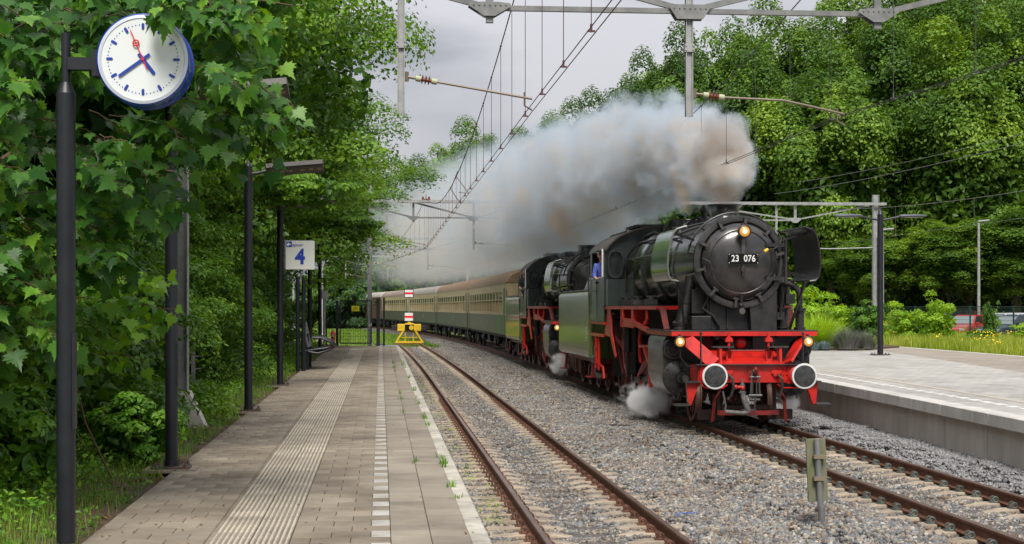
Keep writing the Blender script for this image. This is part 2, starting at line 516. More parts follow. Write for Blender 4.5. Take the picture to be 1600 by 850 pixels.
# ================================================================== ground
def grid_mesh(name, f, t0, t1, s0, s1, nt_, ns, m, tf=None):
    """height sheet over track coordinates; f(t,s)->z; tf(u,s)->t for a curved strip"""
    u = np.linspace(0, 1, nt_); s = np.linspace(s0, s1, ns)
    Uu, S = np.meshgrid(u, s)
    T = t0 + (t1 - t0) * Uu if tf is None else tf(Uu, S)
    Z = f(T, S)
    P = np.stack([T * V[0] + S * U[0], T * V[1] + S * U[1], Z], -1).reshape(-1, 3)
    i = np.arange(ns - 1)[:, None] * nt_ + np.arange(nt_ - 1)[None]
    F = np.stack([i, i + 1, i + 1 + nt_, i + nt_], -1).reshape(-1, 4)
    return np_mesh(name, P, F, m, smooth=True)
def vnoise(x, y, sc=1.0, seed=0):
    return (np.sin(x * sc * 1.7 + seed) * np.cos(y * sc * 1.3 + seed * 2.1) + 0.5 * np.sin(x * sc * 3.9 + y * sc * 2.7 + seed * 5) + 0.3 * np.sin(y * sc * 7.1 - x * sc * 5.3 + seed)) / 1.8

g = MB().box(-900, 900, -40, 1800, -1.2, -0.42).build('ground', GRASSG)
tag(g, 'grassy ground running out to the woods', kind='structure')

def zl(T, S):      # verge left of platform 4: soil strip, then a low grassy bank
    d = -2.24 - T
    return 0.70 + 0.07 * np.clip(d, 0, 1.2) + 0.13 * np.clip(d - 1.2, 0, 6) + 0.025 * vnoise(T, S, 2.0)
v = link('verge', grid_mesh('verge', zl, -16, -2.24, 6, 74, 60, 160, SOIL))
tag(v, 'earth bank with leaf litter left of the platform', kind='structure')
def zgr(T, S):
    return -0.22 + 0.05 * vnoise(T, S, 0.5)
gf = link('grass_field', grid_mesh('grass_field', zgr, -40, 1.6, 69.9, 330, 60, 160, GRASSG))
tag(gf, 'mown grass behind the gate and the buffer stop', kind='structure')

def smooth(a, b, x):
    k = np.clip((x - a) / (b - a), 0, 1)
    return k * k * (3 - 2 * k)
def bal_z(T, S):
    rt = 7.30 - np.maximum(0, S - 75) ** 2 / 1840.0
    d = T - rt
    z = -0.185 + (RZ) * smooth(-2.6, -1.5, d)
    z = z - 0.0 + 0.16 * smooth(1.25, 1.9, d) * smooth(76, 60, S)
    z = z - 0.10 * smooth(1.9, 2.6, d) * smooth(60, 70, S)
    z = z + 0.03 * vnoise(T, S, 1.3) * smooth(0.9, 1.5, np.abs(T - 2.53)) * smooth(1.3, 1.7, np.abs(d))
    z = z - 0.03 * smooth(1.7, 1.2, T)
    return z
def bal_min(S):
    a = np.where(S < 69.8, 0.70, 0.70 + (S - 69.8) * -0.01)
    rt = 7.30 - np.maximum(0, S - 75) ** 2 / 1840.0
    return np.maximum(np.where(S < 106, np.where(S < 69.8, 0.70, 0.45), -99), np.where(S < 106, -99, rt - 2.9))
def bal_t(Uu, S):
    rt = 7.30 - np.maximum(0, S - 75) ** 2 / 1840.0
    a = np.where(S < 100, 0.70, 0.70 * smooth(118, 100, S) + (rt - 2.9) * smooth(100, 118, S))
    a = np.where(S > 118, rt - 2.9, a)
    return a + (rt + 2.55 - a) * Uu
bal = link('ballast_bed', grid_mesh('ballast_bed', lambda T, S: bal_z(T, S) - 0.018, 0, 1, 7, 330, 60, 500, BALLB, bal_t))
tag(bal, 'bed of crushed stone under both tracks', kind='structure')

# ------------------------------------------------------------------ ballast stones (countless: geometry nodes on one object)
def stone_mat():
    m = bpy.data.materials.new('ballast_stone'); m.use_nodes = True
    nt = m.node_tree; b = nt.nodes['Principled BSDF']
    at = _n(nt, 'ShaderNodeAttribute', attribute_name='rnd')
    oi = _n(nt, 'ShaderNodeObjectInfo')
    ad = _n(nt, 'ShaderNodeMath', operation='ADD'); fr = _n(nt, 'ShaderNodeMath', operation='FRACT')
    nt.links.new(at.outputs['Fac'], ad.inputs[0]); nt.links.new(oi.outputs['Random'], ad.inputs[1]); nt.links.new(ad.outputs[0], fr.inputs[0])
    rp = _n(nt, 'ShaderNodeValToRGB'); rp.color_ramp.interpolation = 'CONSTANT'
    cols = [(0.0, (0.125, 0.127, 0.130)), (0.13, (0.285, 0.25, 0.20)), (0.26, (0.185, 0.195, 0.205)), (0.38, (0.35, 0.31, 0.25)), (0.48, (0.085, 0.08, 0.075)),
            (0.58, (0.245, 0.245, 0.243)), (0.68, (0.24, 0.18, 0.125)), (0.76, (0.15, 0.155, 0.162)), (0.85, (0.44, 0.41, 0.36)), (0.885, (0.19, 0.16, 0.125)), (0.97, (0.145, 0.08, 0.048))]
    el = rp.color_ramp.elements
    el[0].position = 0; el[0].color = (*cols[0][1], 1); el[1].position = cols[1][0]; el[1].color = (*cols[1][1], 1)
    for p, c in cols[2:]:
        e = el.new(p); e.color = (*c, 1)
    nt.links.new(fr.outputs[0], rp.inputs[0])
    # rust dust beside the rails and broad patches of dirtier stone
    gp = _n(nt, 'ShaderNodeNewGeometry'); dt = _n(nt, 'ShaderNodeVectorMath', operation='DOT_PRODUCT'); dt.inputs[1].default_value = (V[0], V[1], 0)
    nt.links.new(gp.outputs['Position'], dt.inputs[0])
    def mth(op, a, b_):
        n = _n(nt, 'ShaderNodeMath', operation=op)
        for i, v_ in enumerate((a, b_)):
            if isinstance(v_, (int, float)): n.inputs[i].default_value = v_
            elif v_ is not None: nt.links.new(v_, n.inputs[i])
        return n.outputs[0]
    d = None
    for tr_ in (1.777, 3.283, 6.547, 8.053):
        q = mth('ABSOLUTE', mth('SUBTRACT', dt.outputs['Value'], tr_), None)
        d = q if d is None else mth('MINIMUM', d, q)
    mr = _n(nt, 'ShaderNodeMapRange'); nt.links.new(d, mr.inputs[0]); mr.inputs[1].default_value = .08; mr.inputs[2].default_value = .42; mr.inputs[3].default_value = .75; mr.inputs[4].default_value = 0
    nzz = _n(nt, 'ShaderNodeTexNoise'); nzz.inputs['Scale'].default_value = .9; nzz.inputs['Detail'].default_value = 5; nt.links.new(gp.outputs['Position'], nzz.inputs['Vector'])
    mr2 = _n(nt, 'ShaderNodeMapRange'); nt.links.new(nzz.outputs['Fac'], mr2.inputs[0]); mr2.inputs[1].default_value = .48; mr2.inputs[2].default_value = .72; mr2.inputs[3].default_value = 0; mr2.inputs[4].default_value = .55
    fa = mth('MAXIMUM', mr.outputs[0], mr2.outputs[0])
    mc = _n(nt, 'ShaderNodeMixRGB', blend_type='MULTIPLY'); mc.inputs[2].default_value = (.62, .45, .33, 1); nt.links.new(fa, mc.inputs[0]); nt.links.new(rp.outputs[0], mc.inputs[1])
    nt.links.new(mc.outputs[0], b.inputs['Base Color'])
    b.inputs['Roughness'].default_value = 0.85
    return m
STONE = stone_mat()
DSTONE = mat('ballast_stone_dark', (0.17, 0.165, 0.17), 0.85, 0.0, (0.32, 0.31, 0.30), 3.0, 1.0, objrnd=0.35, attr='rnd')
def stone_cluster(name, m, n, seed, rmin, rmax, size=0.34):
    r = np.random.default_rng(seed)
    ph = (1 + 5 ** .5) / 2
    T = np.array([(-1, ph, 0), (1, ph, 0), (-1, -ph, 0), (1, -ph, 0), (0, -1, ph), (0, 1, ph), (0, -1, -ph), (0, 1, -ph), (ph, 0, -1), (ph, 0, 1), (-ph, 0, -1), (-ph, 0, 1)], float)
    T /= np.linalg.norm(T[0])
    F = np.array([(0, 11, 5), (0, 5, 1), (0, 1, 7), (0, 7, 10), (0, 10, 11), (1, 5, 9), (5, 11, 4), (11, 10, 2), (10, 7, 6), (7, 1, 8), (3, 9, 4), (3, 4, 2), (3, 2, 6), (3, 6, 8), (3, 8, 9), (4, 9, 5), (2, 4, 11), (6, 2, 10), (8, 6, 7), (9, 8, 1)])
    Vs = []; Fs = []; Rn = []
    for i in range(n):
        x, y = r.uniform(-size / 2, size / 2, 2)
        rad = r.uniform(rmin, rmax)
        P = T * (1 + r.uniform(-0.32, 0.25, (12, 1))) * rad * np.array([1.15, 0.95, r.uniform(0.5, 0.85)])
        ax = r.normal(size=3); ax /= np.linalg.norm(ax); a = r.uniform(0, 6.28)
        K = np.array([[0, -ax[2], ax[1]], [ax[2], 0, -ax[0]], [-ax[1], ax[0], 0]])
        R = np.eye(3) + sin(a) * K + (1 - cos(a)) * K @ K
        Vs.append(P @ R.T + [x, y, r.uniform(-0.012, 0.022)]); Fs.append(F + 12 * i); Rn.append(np.full(12, r.random()))
    me = np_mesh(name, np.concatenate(Vs), np.concatenate(Fs), m, np.concatenate(Rn))
    return bpy.data.objects.new(name, me)
def cluster_collection(name, objs):
    c = bpy.data.collections.new(name)
    for o in objs: c.objects.link(o)
    return c
def gn_scatter(name, pts, coll, m, smin=0.9, smax=1.15, tilt=0.1):
    me = bpy.data.meshes.new(name)
    me.vertices.add(len(pts)); me.vertices.foreach_set('co', np.asarray(pts, dtype=np.float32).ravel()); me.update()
    me.materials.append(m)
    o = bpy.data.objects.new(name, me); COL.objects.link(o)
    ng = bpy.data.node_groups.new(name, 'GeometryNodeTree')
    ng.interface.new_socket('Geometry', in_out='INPUT', socket_type='NodeSocketGeometry')
    ng.interface.new_socket('Geometry', in_out='OUTPUT', socket_type='NodeSocketGeometry')
    N = ng.nodes; L = ng.links
    gi = N.new('NodeGroupInput'); go = N.new('NodeGroupOutput')
    ci = N.new('GeometryNodeCollectionInfo'); ci.inputs['Collection'].default_value = coll
    ci.inputs['Separate Children'].default_value = True; ci.inputs['Reset Children'].default_value = True
    ip = N.new('GeometryNodeInstanceOnPoints'); ip.inputs['Pick Instance'].default_value = True
    rv = N.new('FunctionNodeRandomValue'); rv.data_type = 'FLOAT_VECTOR'
    rv.inputs[0].default_value = (-tilt, -tilt, 0); rv.inputs[1].default_value = (tilt, tilt, 6.283)
    rs = N.new('FunctionNodeRandomValue'); rs.data_type = 'FLOAT'
    fl = [i for i in rs.inputs if i.enabled or i.name in ('Min', 'Max')]
    rs.inputs[2].default_value = smin; rs.inputs[3].default_value = smax
    ri = N.new('FunctionNodeRandomValue'); ri.data_type = 'INT'
    ri.inputs[4].default_value = 0; ri.inputs[5].default_value = 50
    L.new(gi.outputs[0], ip.inputs['Points']); L.new(ci.outputs[0], ip.inputs['Instance'])
    L.new(rv.outputs[0], ip.inputs['Rotation']); L.new(rs.outputs[1], ip.inputs['Scale']); L.new(ri.outputs[2], ip.inputs['Instance Index'])
    L.new(ip.outputs[0], go.inputs[0])
    md = o.modifiers.new('scatter', 'NODES'); md.node_group = ng
    return o
SC = cluster_collection('stone_clusters', [stone_cluster(f'stone_patch_{i}', STONE, 78, 100 + i, 0.019, 0.041, .36) for i in range(7)])
SCN = cluster_collection('narrow_stone_clusters', [stone_cluster(f'narrow_stone_patch_{i}', STONE, 30, 200 + i, 0.017, 0.034, .20) for i in range(6)])
SCD = cluster_collection('dark_stone_clusters', [stone_cluster(f'dark_stone_patch_{i}', DSTONE, 95, 300 + i, 0.014, 0.028) for i in range(4)])
def W_np(T, S, Z):
    return np.stack([T * V[0] + S * U[0], T * V[1] + S * U[1], Z], -1)
SP = 0.6
def scatter_pts():
    pts = []
    S = 8.0
    T, Sg = np.meshgrid(np.arange(0.95, 9.9, 0.23), np.arange(10, 125, 0.23))
    T = T.ravel() + rng.uniform(-0.11, 0.11, T.size); Sg = Sg.ravel() + rng.uniform(-0.11, 0.11, Sg.size)
    rt = 7.30 - np.maximum(0, Sg - 75) ** 2 / 1840.0
    lt = 2.53 - np.maximum(0, Sg - 50) ** 2 / 5800.0
    inl = (np.abs(T - lt) < 1.22) & (Sg < 107)
    inr = (np.abs(T - rt) < 1.22)
    ok = ~inl & ~inr & (T < rt + 1.22)
    ok &= (T > np.where(Sg < 100, 0.95, rt - 2.8)) 
    P1 = W_np(T[ok], Sg[ok], bal_z(T[ok], Sg[ok]) - 0.004)
    dk = (T >= rt + 1.22) & (T < 9.75) & (Sg < 62)
    P2 = W_np(T[dk], Sg[dk], bal_z(T[dk], Sg[dk]) + 0.0)
    # between the sleepers of each track
    out = []
    for tf, z0, send, ph in ((left_t, 0, 107, 0.0), (right_t, RZ, 125, 0.2)):
        k = np.arange(9 + ph, send, SP) + SP / 2
        for off in (-0.09, 0.0, 0.09):
            for tt in np.arange(-1.2, 1.21, 0.17):
                j = rng.uniform(-0.05, 0.05, len(k)); jj = rng.uniform(-0.03, 0.03, len(k))
                tc_ = np.array([tf(x) for x in k])
                near = (np.abs(np.abs(tt + j) - 0.75) < 0.13)
                z = np.full(len(k), z0 - 0.214) - near * 0.02
                z += 0.012 * vnoise(tt + k * 0, k, 2.2)
                out.append(W_np(tc_ + tt + j, k + off + jj, z))
        # half buried sleepers further on
        kk = np.arange(9 + ph, send, SP)
        for tt in np.arange(-1.1, 1.11, 0.28):
            pr = rng.random(len(kk)) < (0.10 + 0.62 * np.clip((kk - 24) / 16, 0, 1)) * (1.0 if z0 == 0 else 0.35)
            if abs(abs(tt) - 0.75) < 0.2: continue
            tc_ = np.array([tf(x) for x in kk])
            out.append(W_np((tc_ + tt)[pr] + rng.uniform(-.08, .08, pr.sum()), kk[pr] + rng.uniform(-.1, .1, pr.sum()), np.full(pr.sum(), z0 - 0.192)))
    return P1, np.concatenate(out), P2
P1, P1N, P2 = scatter_pts()
bs = gn_scatter('ballast_stones', P1, SC, STONE)
tag(bs, 'grey and tan crushed stone spread between the two tracks', kind='stuff')
bs2 = gn_scatter('sleeper_ballast', P1N, SCN, STONE, .85, 1.1)
tag(bs2, 'grey and tan crushed stone packed between the sleepers', kind='stuff')
bd = gn_scatter('dark_ballast', P2, SCD, DSTONE, 1.1, 1.4, .04)
tag(bd, 'dark grey crushed stone against the far platform wall', kind='stuff')

# ================================================================== tracks
def rail_mesh(name, tf, off, z, s0, s1, ds=1.0):
    prof = [(-.0625, -.16), (.0625, -.16), (.0625, -.148), (.012, -.132), (.009, -.05), (.034, -.036), (.036, -.008), (.028, 0), (-.028, 0), (-.036, -.008), (-.034, -.036), (-.009, -.05), (-.012, -.132), (-.0625, -.148)]
    n = int((s1 - s0) / ds) + 1
    S = np.linspace(s0, s1, n); vs = []; fs = []; mi = []
    k = len(prof)
    for s in S:
        c = tf(s) + off
        for a, b in prof: vs.append(W(c + a, s, z + b))
    for i in range(n - 1):
        for j in range(k):
            a = i * k + j; b = i * k + (j + 1) % k
            fs.append((a, a + k, b + k, b)); mi.append(1 if j in (6, 7, 8) else 0)
    fs.append(tuple(range(k))); mi.append(0)
    me = bpy.data.meshes.new(name); me.from_pydata([tuple(p) for p in vs], [], fs)
    me.materials.append(RUST); me.materials.append(RAILHEAD); me.polygons.foreach_set('material_index', mi); me.update()
    return me
def sleeper_mesh():
    b = MB(); n = 14; L = 1.26
    prof = []
    def top(x):
        a = abs(x)
        return -0.163 - 0.05 * (1 - smooth(0.25, 0.5, a)) + (-0.012 if a > 0.98 else 0)
    xs = [-L, -1.0, -0.95, -0.6, -0.5, -0.38, -0.2, 0, 0.2, 0.38, 0.5, 0.6, 0.95, 1.0, L]
    vs = []; fs = []
    for x in xs:
        z = float(top(x)); wv = 0.115 if abs(x) > 0.4 else 0.10
        vs += [(x, -wv - .03, -.36), (x, -wv, z - .012), (x, -wv + .015, z), (x, wv - .015, z), (x, wv, z - .012), (x, wv + .03, -.36)]
    for i in range(len(xs) - 1):
        for j in range(5):
            a = i * 6 + j; fs.append((a, a + 6, a + 7, a + 1))
    fs.append(tuple(range(6))); fs.append(tuple(reversed(range(len(vs) - 6, len(vs)))))
    b._add(vs, fs, 0, False)
    return b.mesh('sleeper', SLEEPER)
def clip_mesh(m):
    """sprung steel rail fastening: a double coil on a base"""
    b = MB()
    for o in (-.045, .045):
        pts = []
        for i in range(13):
            a = 2 * pi * i / 12
            pts.append((0.035 * cos(a) + 0.0, o + 0.012 * sin(a * .5), -0.118 + 0.034 * sin(a)))
        b.tube(pts, 0.010, 6)
    b.tube([(-.035, -.045, -.125), (-.045, 0, -.11), (-.035, .045, -.125)], 0.010, 6)
    b.box(-.05, .06, -.06, .06, -.165, -.148)
    return b.mesh('rail_clip', m)
SLM = sleeper_mesh(); CLM = clip_mesh(CLIP); CLR = clip_mesh(CLIPR)
def sleeper_rot(tf, s):
    return TRACK_ROT + atan2(-(tf(s + .5) - tf(s - .5)), 1)
def make_track(name, label, tf, z, s0, s1, clips, ph, cmesh):
    tr = empty(name, W(tf(s0), s0, z), 0, label, None, None, 'structure')
    for sd_ in (-1, 1):
        me = rail_mesh('rail', tf, sd_ * 0.753, z, s0, s1)
        r = link('rail', me, tr); r.matrix_parent_inverse = Matrix.Translation(-tr.location)
    ss = np.arange(9 + ph, s1, SP)
    for i, s in enumerate(ss):
        if s < s0: continue
        rz = sleeper_rot(tf, s)
        jt = random.uniform(-.012, .012)
        p = W(tf(s) + jt, s, z) - tr.location
        link('sleeper', SLM, tr, p, (0, 0, rz + random.uniform(-.008, .008)))
        if clips[0] <= s <= clips[1]:
            for sd_ in (-1, 1):
                for q in (-1, 1):
                    pc = W(tf(s) + sd_ * 0.753 + q * 0.095, s, z) - tr.location
                    link('rail_clip', cmesh, tr, pc, (0, 0, rz + (0 if q > 0 else pi)))
    return tr
make_track('siding_track', 'rusty siding track that ends at the yellow buffer stop beside platform', left_t, 0.0, 9.5, 107, (14, 44), 0.0, CLR)
make_track('running_track', 'track on concrete sleepers under the steam train', right_t, RZ, 9.5, 300, (13, 50), 0.2, CLM)

# ================================================================== left platform (4)
plat = empty('platform', W(-0.7, 40, 0), TRACK_ROT, 'paved platform with ribbed guidance strip and white dashes, left of siding', None, None, 'structure')
# local frame: x = t + 0.7, y = s - 40
PX = 0.7; PY = 40.0
S0, S1 = 9.0, 69.75
b = MB(); b.box(-2.2 + PX, 0.70 + PX, S0 - PY, S1 - PY, -0.4, PZ - 0.042)
b.build('platform_body', mat('platform_fill', (0.10, 0.09, 0.07), 0.95, 0, (0.17, 0.145, 0.11), 9.0, 1.0, 0.3, 60), plat)
b = MB()
for k in range(30):
    y0 = S0 - PY + k * 2.03
    b.box(0.70 + PX, 0.80 + PX, y0, y0 + 2.02, -0.4, PZ - 0.145)
b.build('platform_edge_wall', WALLC, plat)
def tile_mesh(name, wx, wy, m, ribs=0):
    b = MB(); g = 0.0025; h = 0.0035; e = 0.004
    x, y = wx / 2 - g, wy / 2 - g
    zt = 0.0
    vs = [(-x, -y, -.04), (x, -y, -.04), (x, y, -.04), (-x, y, -.04), (-x, -y, zt - h), (x, -y, zt - h), (x, y, zt - h), (-x, y, zt - h),
          (-x + e, -y + e, zt), (x - e, -y + e, zt), (x - e, y - e, zt), (-x + e, y - e, zt)]
    fs = [(0, 1, 5, 4), (1, 2, 6, 5), (2, 3, 7, 6), (3, 0, 4, 7), (4, 5, 9, 8), (5, 6, 10, 9), (6, 7, 11, 10), (7, 4, 8, 11), (8, 9, 10, 11)]
    b._add(vs, fs)
    fs_rib = 1
    for r in range(ribs):
        cx = -wx / 2 + wx * (r + .5) / ribs
        rw = wx / ribs * 0.27
        yy = y - 0.008
        b._add([(cx - rw, -yy, 0), (cx + rw, -yy, 0), (cx + rw, yy, 0), (cx - rw, yy, 0), (cx - rw * .55, -yy + .006, .009), (cx + rw * .55, -yy + .006, .009), (cx + rw * .55, yy - .006, .009), (cx - rw * .55, yy - .006, .009)],
               [(0, 1, 5, 4), (1, 2, 6, 5), (2, 3, 7, 6), (3, 0, 4, 7), (4, 5, 6, 7)], 1)
    return b.mesh(name, m)
TM = {'p30': tile_mesh('paving_tile', .3, .3, PAVER), 'p15': tile_mesh('half_paving_tile', .15, .3, PAVER), 'g': tile_mesh('guidance_tile', .295, .3, [TACTILE, RIB], 7),
      'w': tile_mesh('white_tile', .15, .3, WHITET), 's30': tile_mesh('edge_slab', .305, .3, SLAB), 's60': tile_mesh('edge_slab_long', .305, .6, SLAB), 'n': tile_mesh('nosing_stone', .14, 1.0, NOSING)}
nb = MB(); 
def nosing_mesh(L):
    b = MB(); b.prism([(-.07, -.145), (.075, -.145), (.075, -.012), (.063, 0), (-.07, 0)], -L / 2 + .003, L / 2 - .003, 'y')
    return b.mesh('nosing_stone', NOSING)
TM['n'] = nosing_mesh(1.0)
rows = np.arange(0, int((S1 - S0) / .3))
JOIN = {}
def put(kind, name, x, y, single):
    z = PZ + random.uniform(-.0018, .0018)
    if single:
        link(name, TM[kind], plat, (x + PX, y - PY, z), (random.uniform(-.004, .004), random.uniform(-.004, .004), random.uniform(-.003, .003)))
    else:
        JOIN.setdefault(kind, []).append((x + PX, y - PY, z))
NEAR = 18.5
for r in rows:
    y = S0 + r * .3 + .15
    near = 11.0 < y < NEAR
    odd = r % 2
    xs = []
    # left field, half bond 30x30
    x = -2.2; first = True
    while x < -1.28:
        wd = .15 if (first and odd) else .3
        if x + wd > -1.26: wd = .15 if (-1.265 - x) < .2 else .3
        put('p30' if wd == .3 else 'p15', 'paving_tile', x + wd / 2, y, near and y < 14.5); x += wd; first = False
    hole = (57.2 < y < 60.2)
    for gx in (-1.1175, -0.8225):
        if y > 64.8 or (gx < -1 and 52 < y < 56.5):
            put('p30', 'paving_tile', gx, y, False)
        else:
            put('g', 'guidance_tile', gx, y, near)
    if odd:
        for gx in (-.525, -.225): put('p30', 'paving_tile', gx, y, near)
        put('w', 'white_tile', -.0 + .0, y, near)
    else:
        put('p15', 'paving_tile', -.60, y, near)
        for gx in (-.375,): put('p30', 'paving_tile', gx, y, near)
        put('p30', 'paving_tile', -.075, y, near)
    if r % 2 == 0 or y > 24:
        pass
    for c, gx in enumerate((.2275, .5325)):
        ph = (r * 7 + c * 3) % 5
        put('s30', 'edge_slab', gx, y, near)
for k in range(int(S1 - S0)):
    y = S0 + k + .5
    link('nosing_stone', TM['n'], plat, (.745 + PX, y - PY, PZ + .004 + random.uniform(-.002, .002)), (0, 0, random.uniform(-.003, .003)))
JN = {'p30': 'distant_paving', 'p15': 'distant_half_paving', 'g': 'distant_guidance_strip', 'w': 'distant_white_dashes', 's30': 'distant_edge_slabs'}
for kd, lst in JOIN.items():
    me0 = TM[kd]; nv = len(me0.vertices)
    T = np.zeros(nv * 3); me0.vertices.foreach_get('co', T); T = T.reshape(-1, 3)
    F = np.array([p.vertices[:] for p in me0.polygons])
    pos = np.array(lst); N = len(pos)
    R = np.repeat(np.eye(3)[None], N, 0)
    P, FF, rn = scatter(T, F, pos, R, np.ones(N), rng.random(N))
    me = np_mesh(JN[kd], P, FF, list(me0.materials), rn)
    if len(me0.materials) > 1: me.polygons.foreach_set('material_index', np.tile([p.material_index for p in me0.polygons], N).astype(np.int32))
    o = link(JN[kd], me, plat); o['kind'] = 'stuff'
# fallen leaves and litter on the paving
LITTER = leaf_mat('fallen_leaf', (0.10, 0.045, 0.02), (0.22, 0.12, 0.04), (0.12, 0.17, 0.03), 0.7, 0.1)
N = 420
T_ = np.array([(-.5, 0, 0), (0, -.28, .08), (.5, 0, .02), (0, .28, .1)], float)
tt = rng.uniform(-2.2, .8, N); tt = np.where(rng.random(N) < .45, -2.2 + rng.exponential(.25, N), tt); tt = np.clip(tt, -2.2, .8)
ss = 10.5 + rng.random(N) ** 1.3 * 55
nr = rng.normal(size=(N, 3)) * .25 + [0, 0, 1]
P, F, rn = scatter(T_, np.array([(0, 1, 2, 3)]), W_np(tt, ss, np.full(N, PZ + .006)), rot_frames(nr, rng.uniform(0, 6.28, N)), rng.uniform(.018, .05, N), rng.random(N))
tag(link('fallen_leaves', np_mesh('fallen_leaves', P, F, LITTER, rn)), 'small fallen leaves scattered over the platform', kind='stuff')

# ================================================================== right island platform
def edge_t(s):
    xs = [0, 16, 22, 27.5, 34, 40, 50, 90]; ys = [8.95, 8.98, 9.21, 9.42, 9.61, 9.72, 9.8, 9.8]
    return float(np.interp(s, xs, ys))
PZ2 = 0.88
def paving_mat(name, c1, c2, cm, rot):
    m = bpy.data.materials.new(name); m.use_nodes = True
    nt = m.node_tree; b = nt.nodes['Principled BSDF']
    tcn = _n(nt, 'ShaderNodeTexCoord'); mp = _n(nt, 'ShaderNodeMapping'); mp.inputs['Rotation'].default_value = (0, 0, -rot)
    br = _n(nt, 'ShaderNodeTexBrick'); br.inputs['Scale'].default_value = 1.0
    br.inputs['Brick Width'].default_value = .30; br.inputs['Row Height'].default_value = .30; br.inputs['Mortar Size'].default_value = .006; br.inputs['Mortar Smooth'].default_value = .3; br.inputs['Bias'].default_value = 0
    br.inputs['Color1'].default_value = (*c1, 1); br.inputs['Color2'].default_value = (*c2, 1); br.inputs['Mortar'].default_value = (*cm, 1)
    nz = _n(nt, 'ShaderNodeTexNoise'); nz.inputs['Scale'].default_value = .8; nz.inputs['Detail'].default_value = 5
    mxx = _n(nt, 'ShaderNodeMixRGB', blend_type='MULTIPLY'); mxx.inputs[0].default_value = .45
    rp = _n(nt, 'ShaderNodeValToRGB'); rp.color_ramp.elements[0].position = .35; rp.color_ramp.elements[0].color = (.65, .63, .6, 1); rp.color_ramp.elements[1].position = .6; rp.color_ramp.elements[1].color = (1.08, 1.08, 1.08, 1)
    nt.links.new(tcn.outputs['Object'], mp.inputs[0]); nt.links.new(mp.outputs[0], br.inputs['Vector']); nt.links.new(mp.outputs[0], nz.inputs['Vector'])
    nt.links.new(nz.outputs['Fac'], rp.inputs[0]); nt.links.new(br.outputs['Color'], mxx.inputs[1]); nt.links.new(rp.outputs[0], mxx.inputs[2])
    nt.links.new(mxx.outputs[0], b.inputs['Base Color']); b.inputs['Roughness'].default_value = .9
    bp = _n(nt, 'ShaderNodeBump'); bp.inputs['Strength'].default_value = .4; bp.inputs['Distance'].default_value = .004
    nt.links.new(br.outputs['Fac'], bp.inputs['Height']); bp.invert = True; nt.links.new(bp.outputs[0], b.inputs['Normal'])
    return m
PGREY = paving_mat('island_paving_grey', (.345, .33, .30), (.45, .43, .39), (.18, .17, .15), TRACK_ROT + .03)
PBROWN = paving_mat('island_paving_brown', (.29, .25, .205), (.335, .285, .235), (.21, .18, .15), TRACK_ROT + .03)
isl = empty('island_platform', W(12, 40, 0), 0, 'wide grey paved island platform right of the locomotive', None, None, 'structure')
def Wi(t, s, z): return W(t, s, z) - isl.location
def strip(name, fa, fb, s0, s1, n, z, m, thick=0.0, base=None):
    vs = []; fs = []
    S = np.linspace(s0, s1, n)
    for s in S:
        vs += [Wi(fa(s), s, z), Wi(fb(s), s, z)]
        if thick: vs += [Wi(fb(s), s, z - thick), Wi(fa(s), s, z - thick)]
    k = 4 if thick else 2
    for i in range(n - 1):
        if thick:
            for j in range(4): fs.append((i * 4 + j, i * 4 + (j + 1) % 4, (i + 1) * 4 + (j + 1) % 4, (i + 1) * 4 + j))
        else: fs.append((i * 2, i * 2 + 1, i * 2 + 3, i * 2 + 2))
    if thick: fs += [(0, 1, 2, 3), ((n - 1) * 4 + 3, (n - 1) * 4 + 2, (n - 1) * 4 + 1, (n - 1) * 4)]
    b = MB(); b._add(vs, fs)
    o = b.build(name, m, isl)
    return o
def bound_t(s): return float(np.interp(s, [0, 38.5, 58, 80], [11.5, 16.1, 18.9, 21]))
strip('platform_fill', lambda s: edge_t(s) + .42, lambda s: 21.0, 8, 88, 60, PZ2 - .01, WALLC, thick=.9)
strip('grey_paving', lambda s: edge_t(s) + .33, bound_t, 8, 80, 60, PZ2, PGREY)
strip('brown_paving', bound_t, lambda s: 20.9, 8, 80, 60, PZ2 + .0, PBROWN)
strip('far_edge_line', lambda s: 20.9, lambda s: 21.15, 8, 80, 20, PZ2 + .006, LIPC, thick=.2)
s = 9.3
while s < 62:
    L = 2.24
    a, c = W(edge_t(s), s, 0), W(edge_t(s + L), s + L, 0)
    d = c - a; rz = atan2(-d.x, d.y)
    b = MB()
    b.prism([(0, -.19), (.34, -.19), (.34, .0), (.015, .0), (0, -.012)], .012, d.length - .012, 'y')
    b.build('edge_slab', LIPC, isl, (a.x - isl.location.x, a.y - isl.location.y, PZ2 + .004 + random.uniform(-.002, .002)), (0, 0, rz))
    s += L
s = 9.0
while s < 64:
    L = 2.02
    a, c = W(edge_t(s) + .13, s, 0), W(edge_t(s + L) + .13, s + L, 0)
    d = c - a; rz = atan2(-d.x, d.y)
    b = MB(); b.box(0, .12, .014, d.length - .014, -1.2, -.19)
    b.build('wall_panel', WALLC, isl, (a.x - isl.location.x, a.y - isl.location.y, PZ2), (0, 0, rz), bevel=.006)
    s += L
wt = MB().box(-.09, .09, -.16, .16, -.03, .004).mesh('white_tile', mat('white_tile_bright', (.72, .71, .68), .7, 0, (.58, .56, .52), 3, 1))
for k in range(70):
    s = 14 + k * .6
    link('white_tile', wt, isl, Wi(edge_t(s) + .95, s, PZ2 + .002), (0, 0, TRACK_ROT - .03))
strip('cream_line', lambda s: edge_t(s) + 1.5, lambda s: edge_t(s) + 1.66, 9, 62, 60, PZ2 + .005, mat('cream_tile', (.50, .45, .36), .85, 0, (.42, .38, .31), 3.0, 1.0))
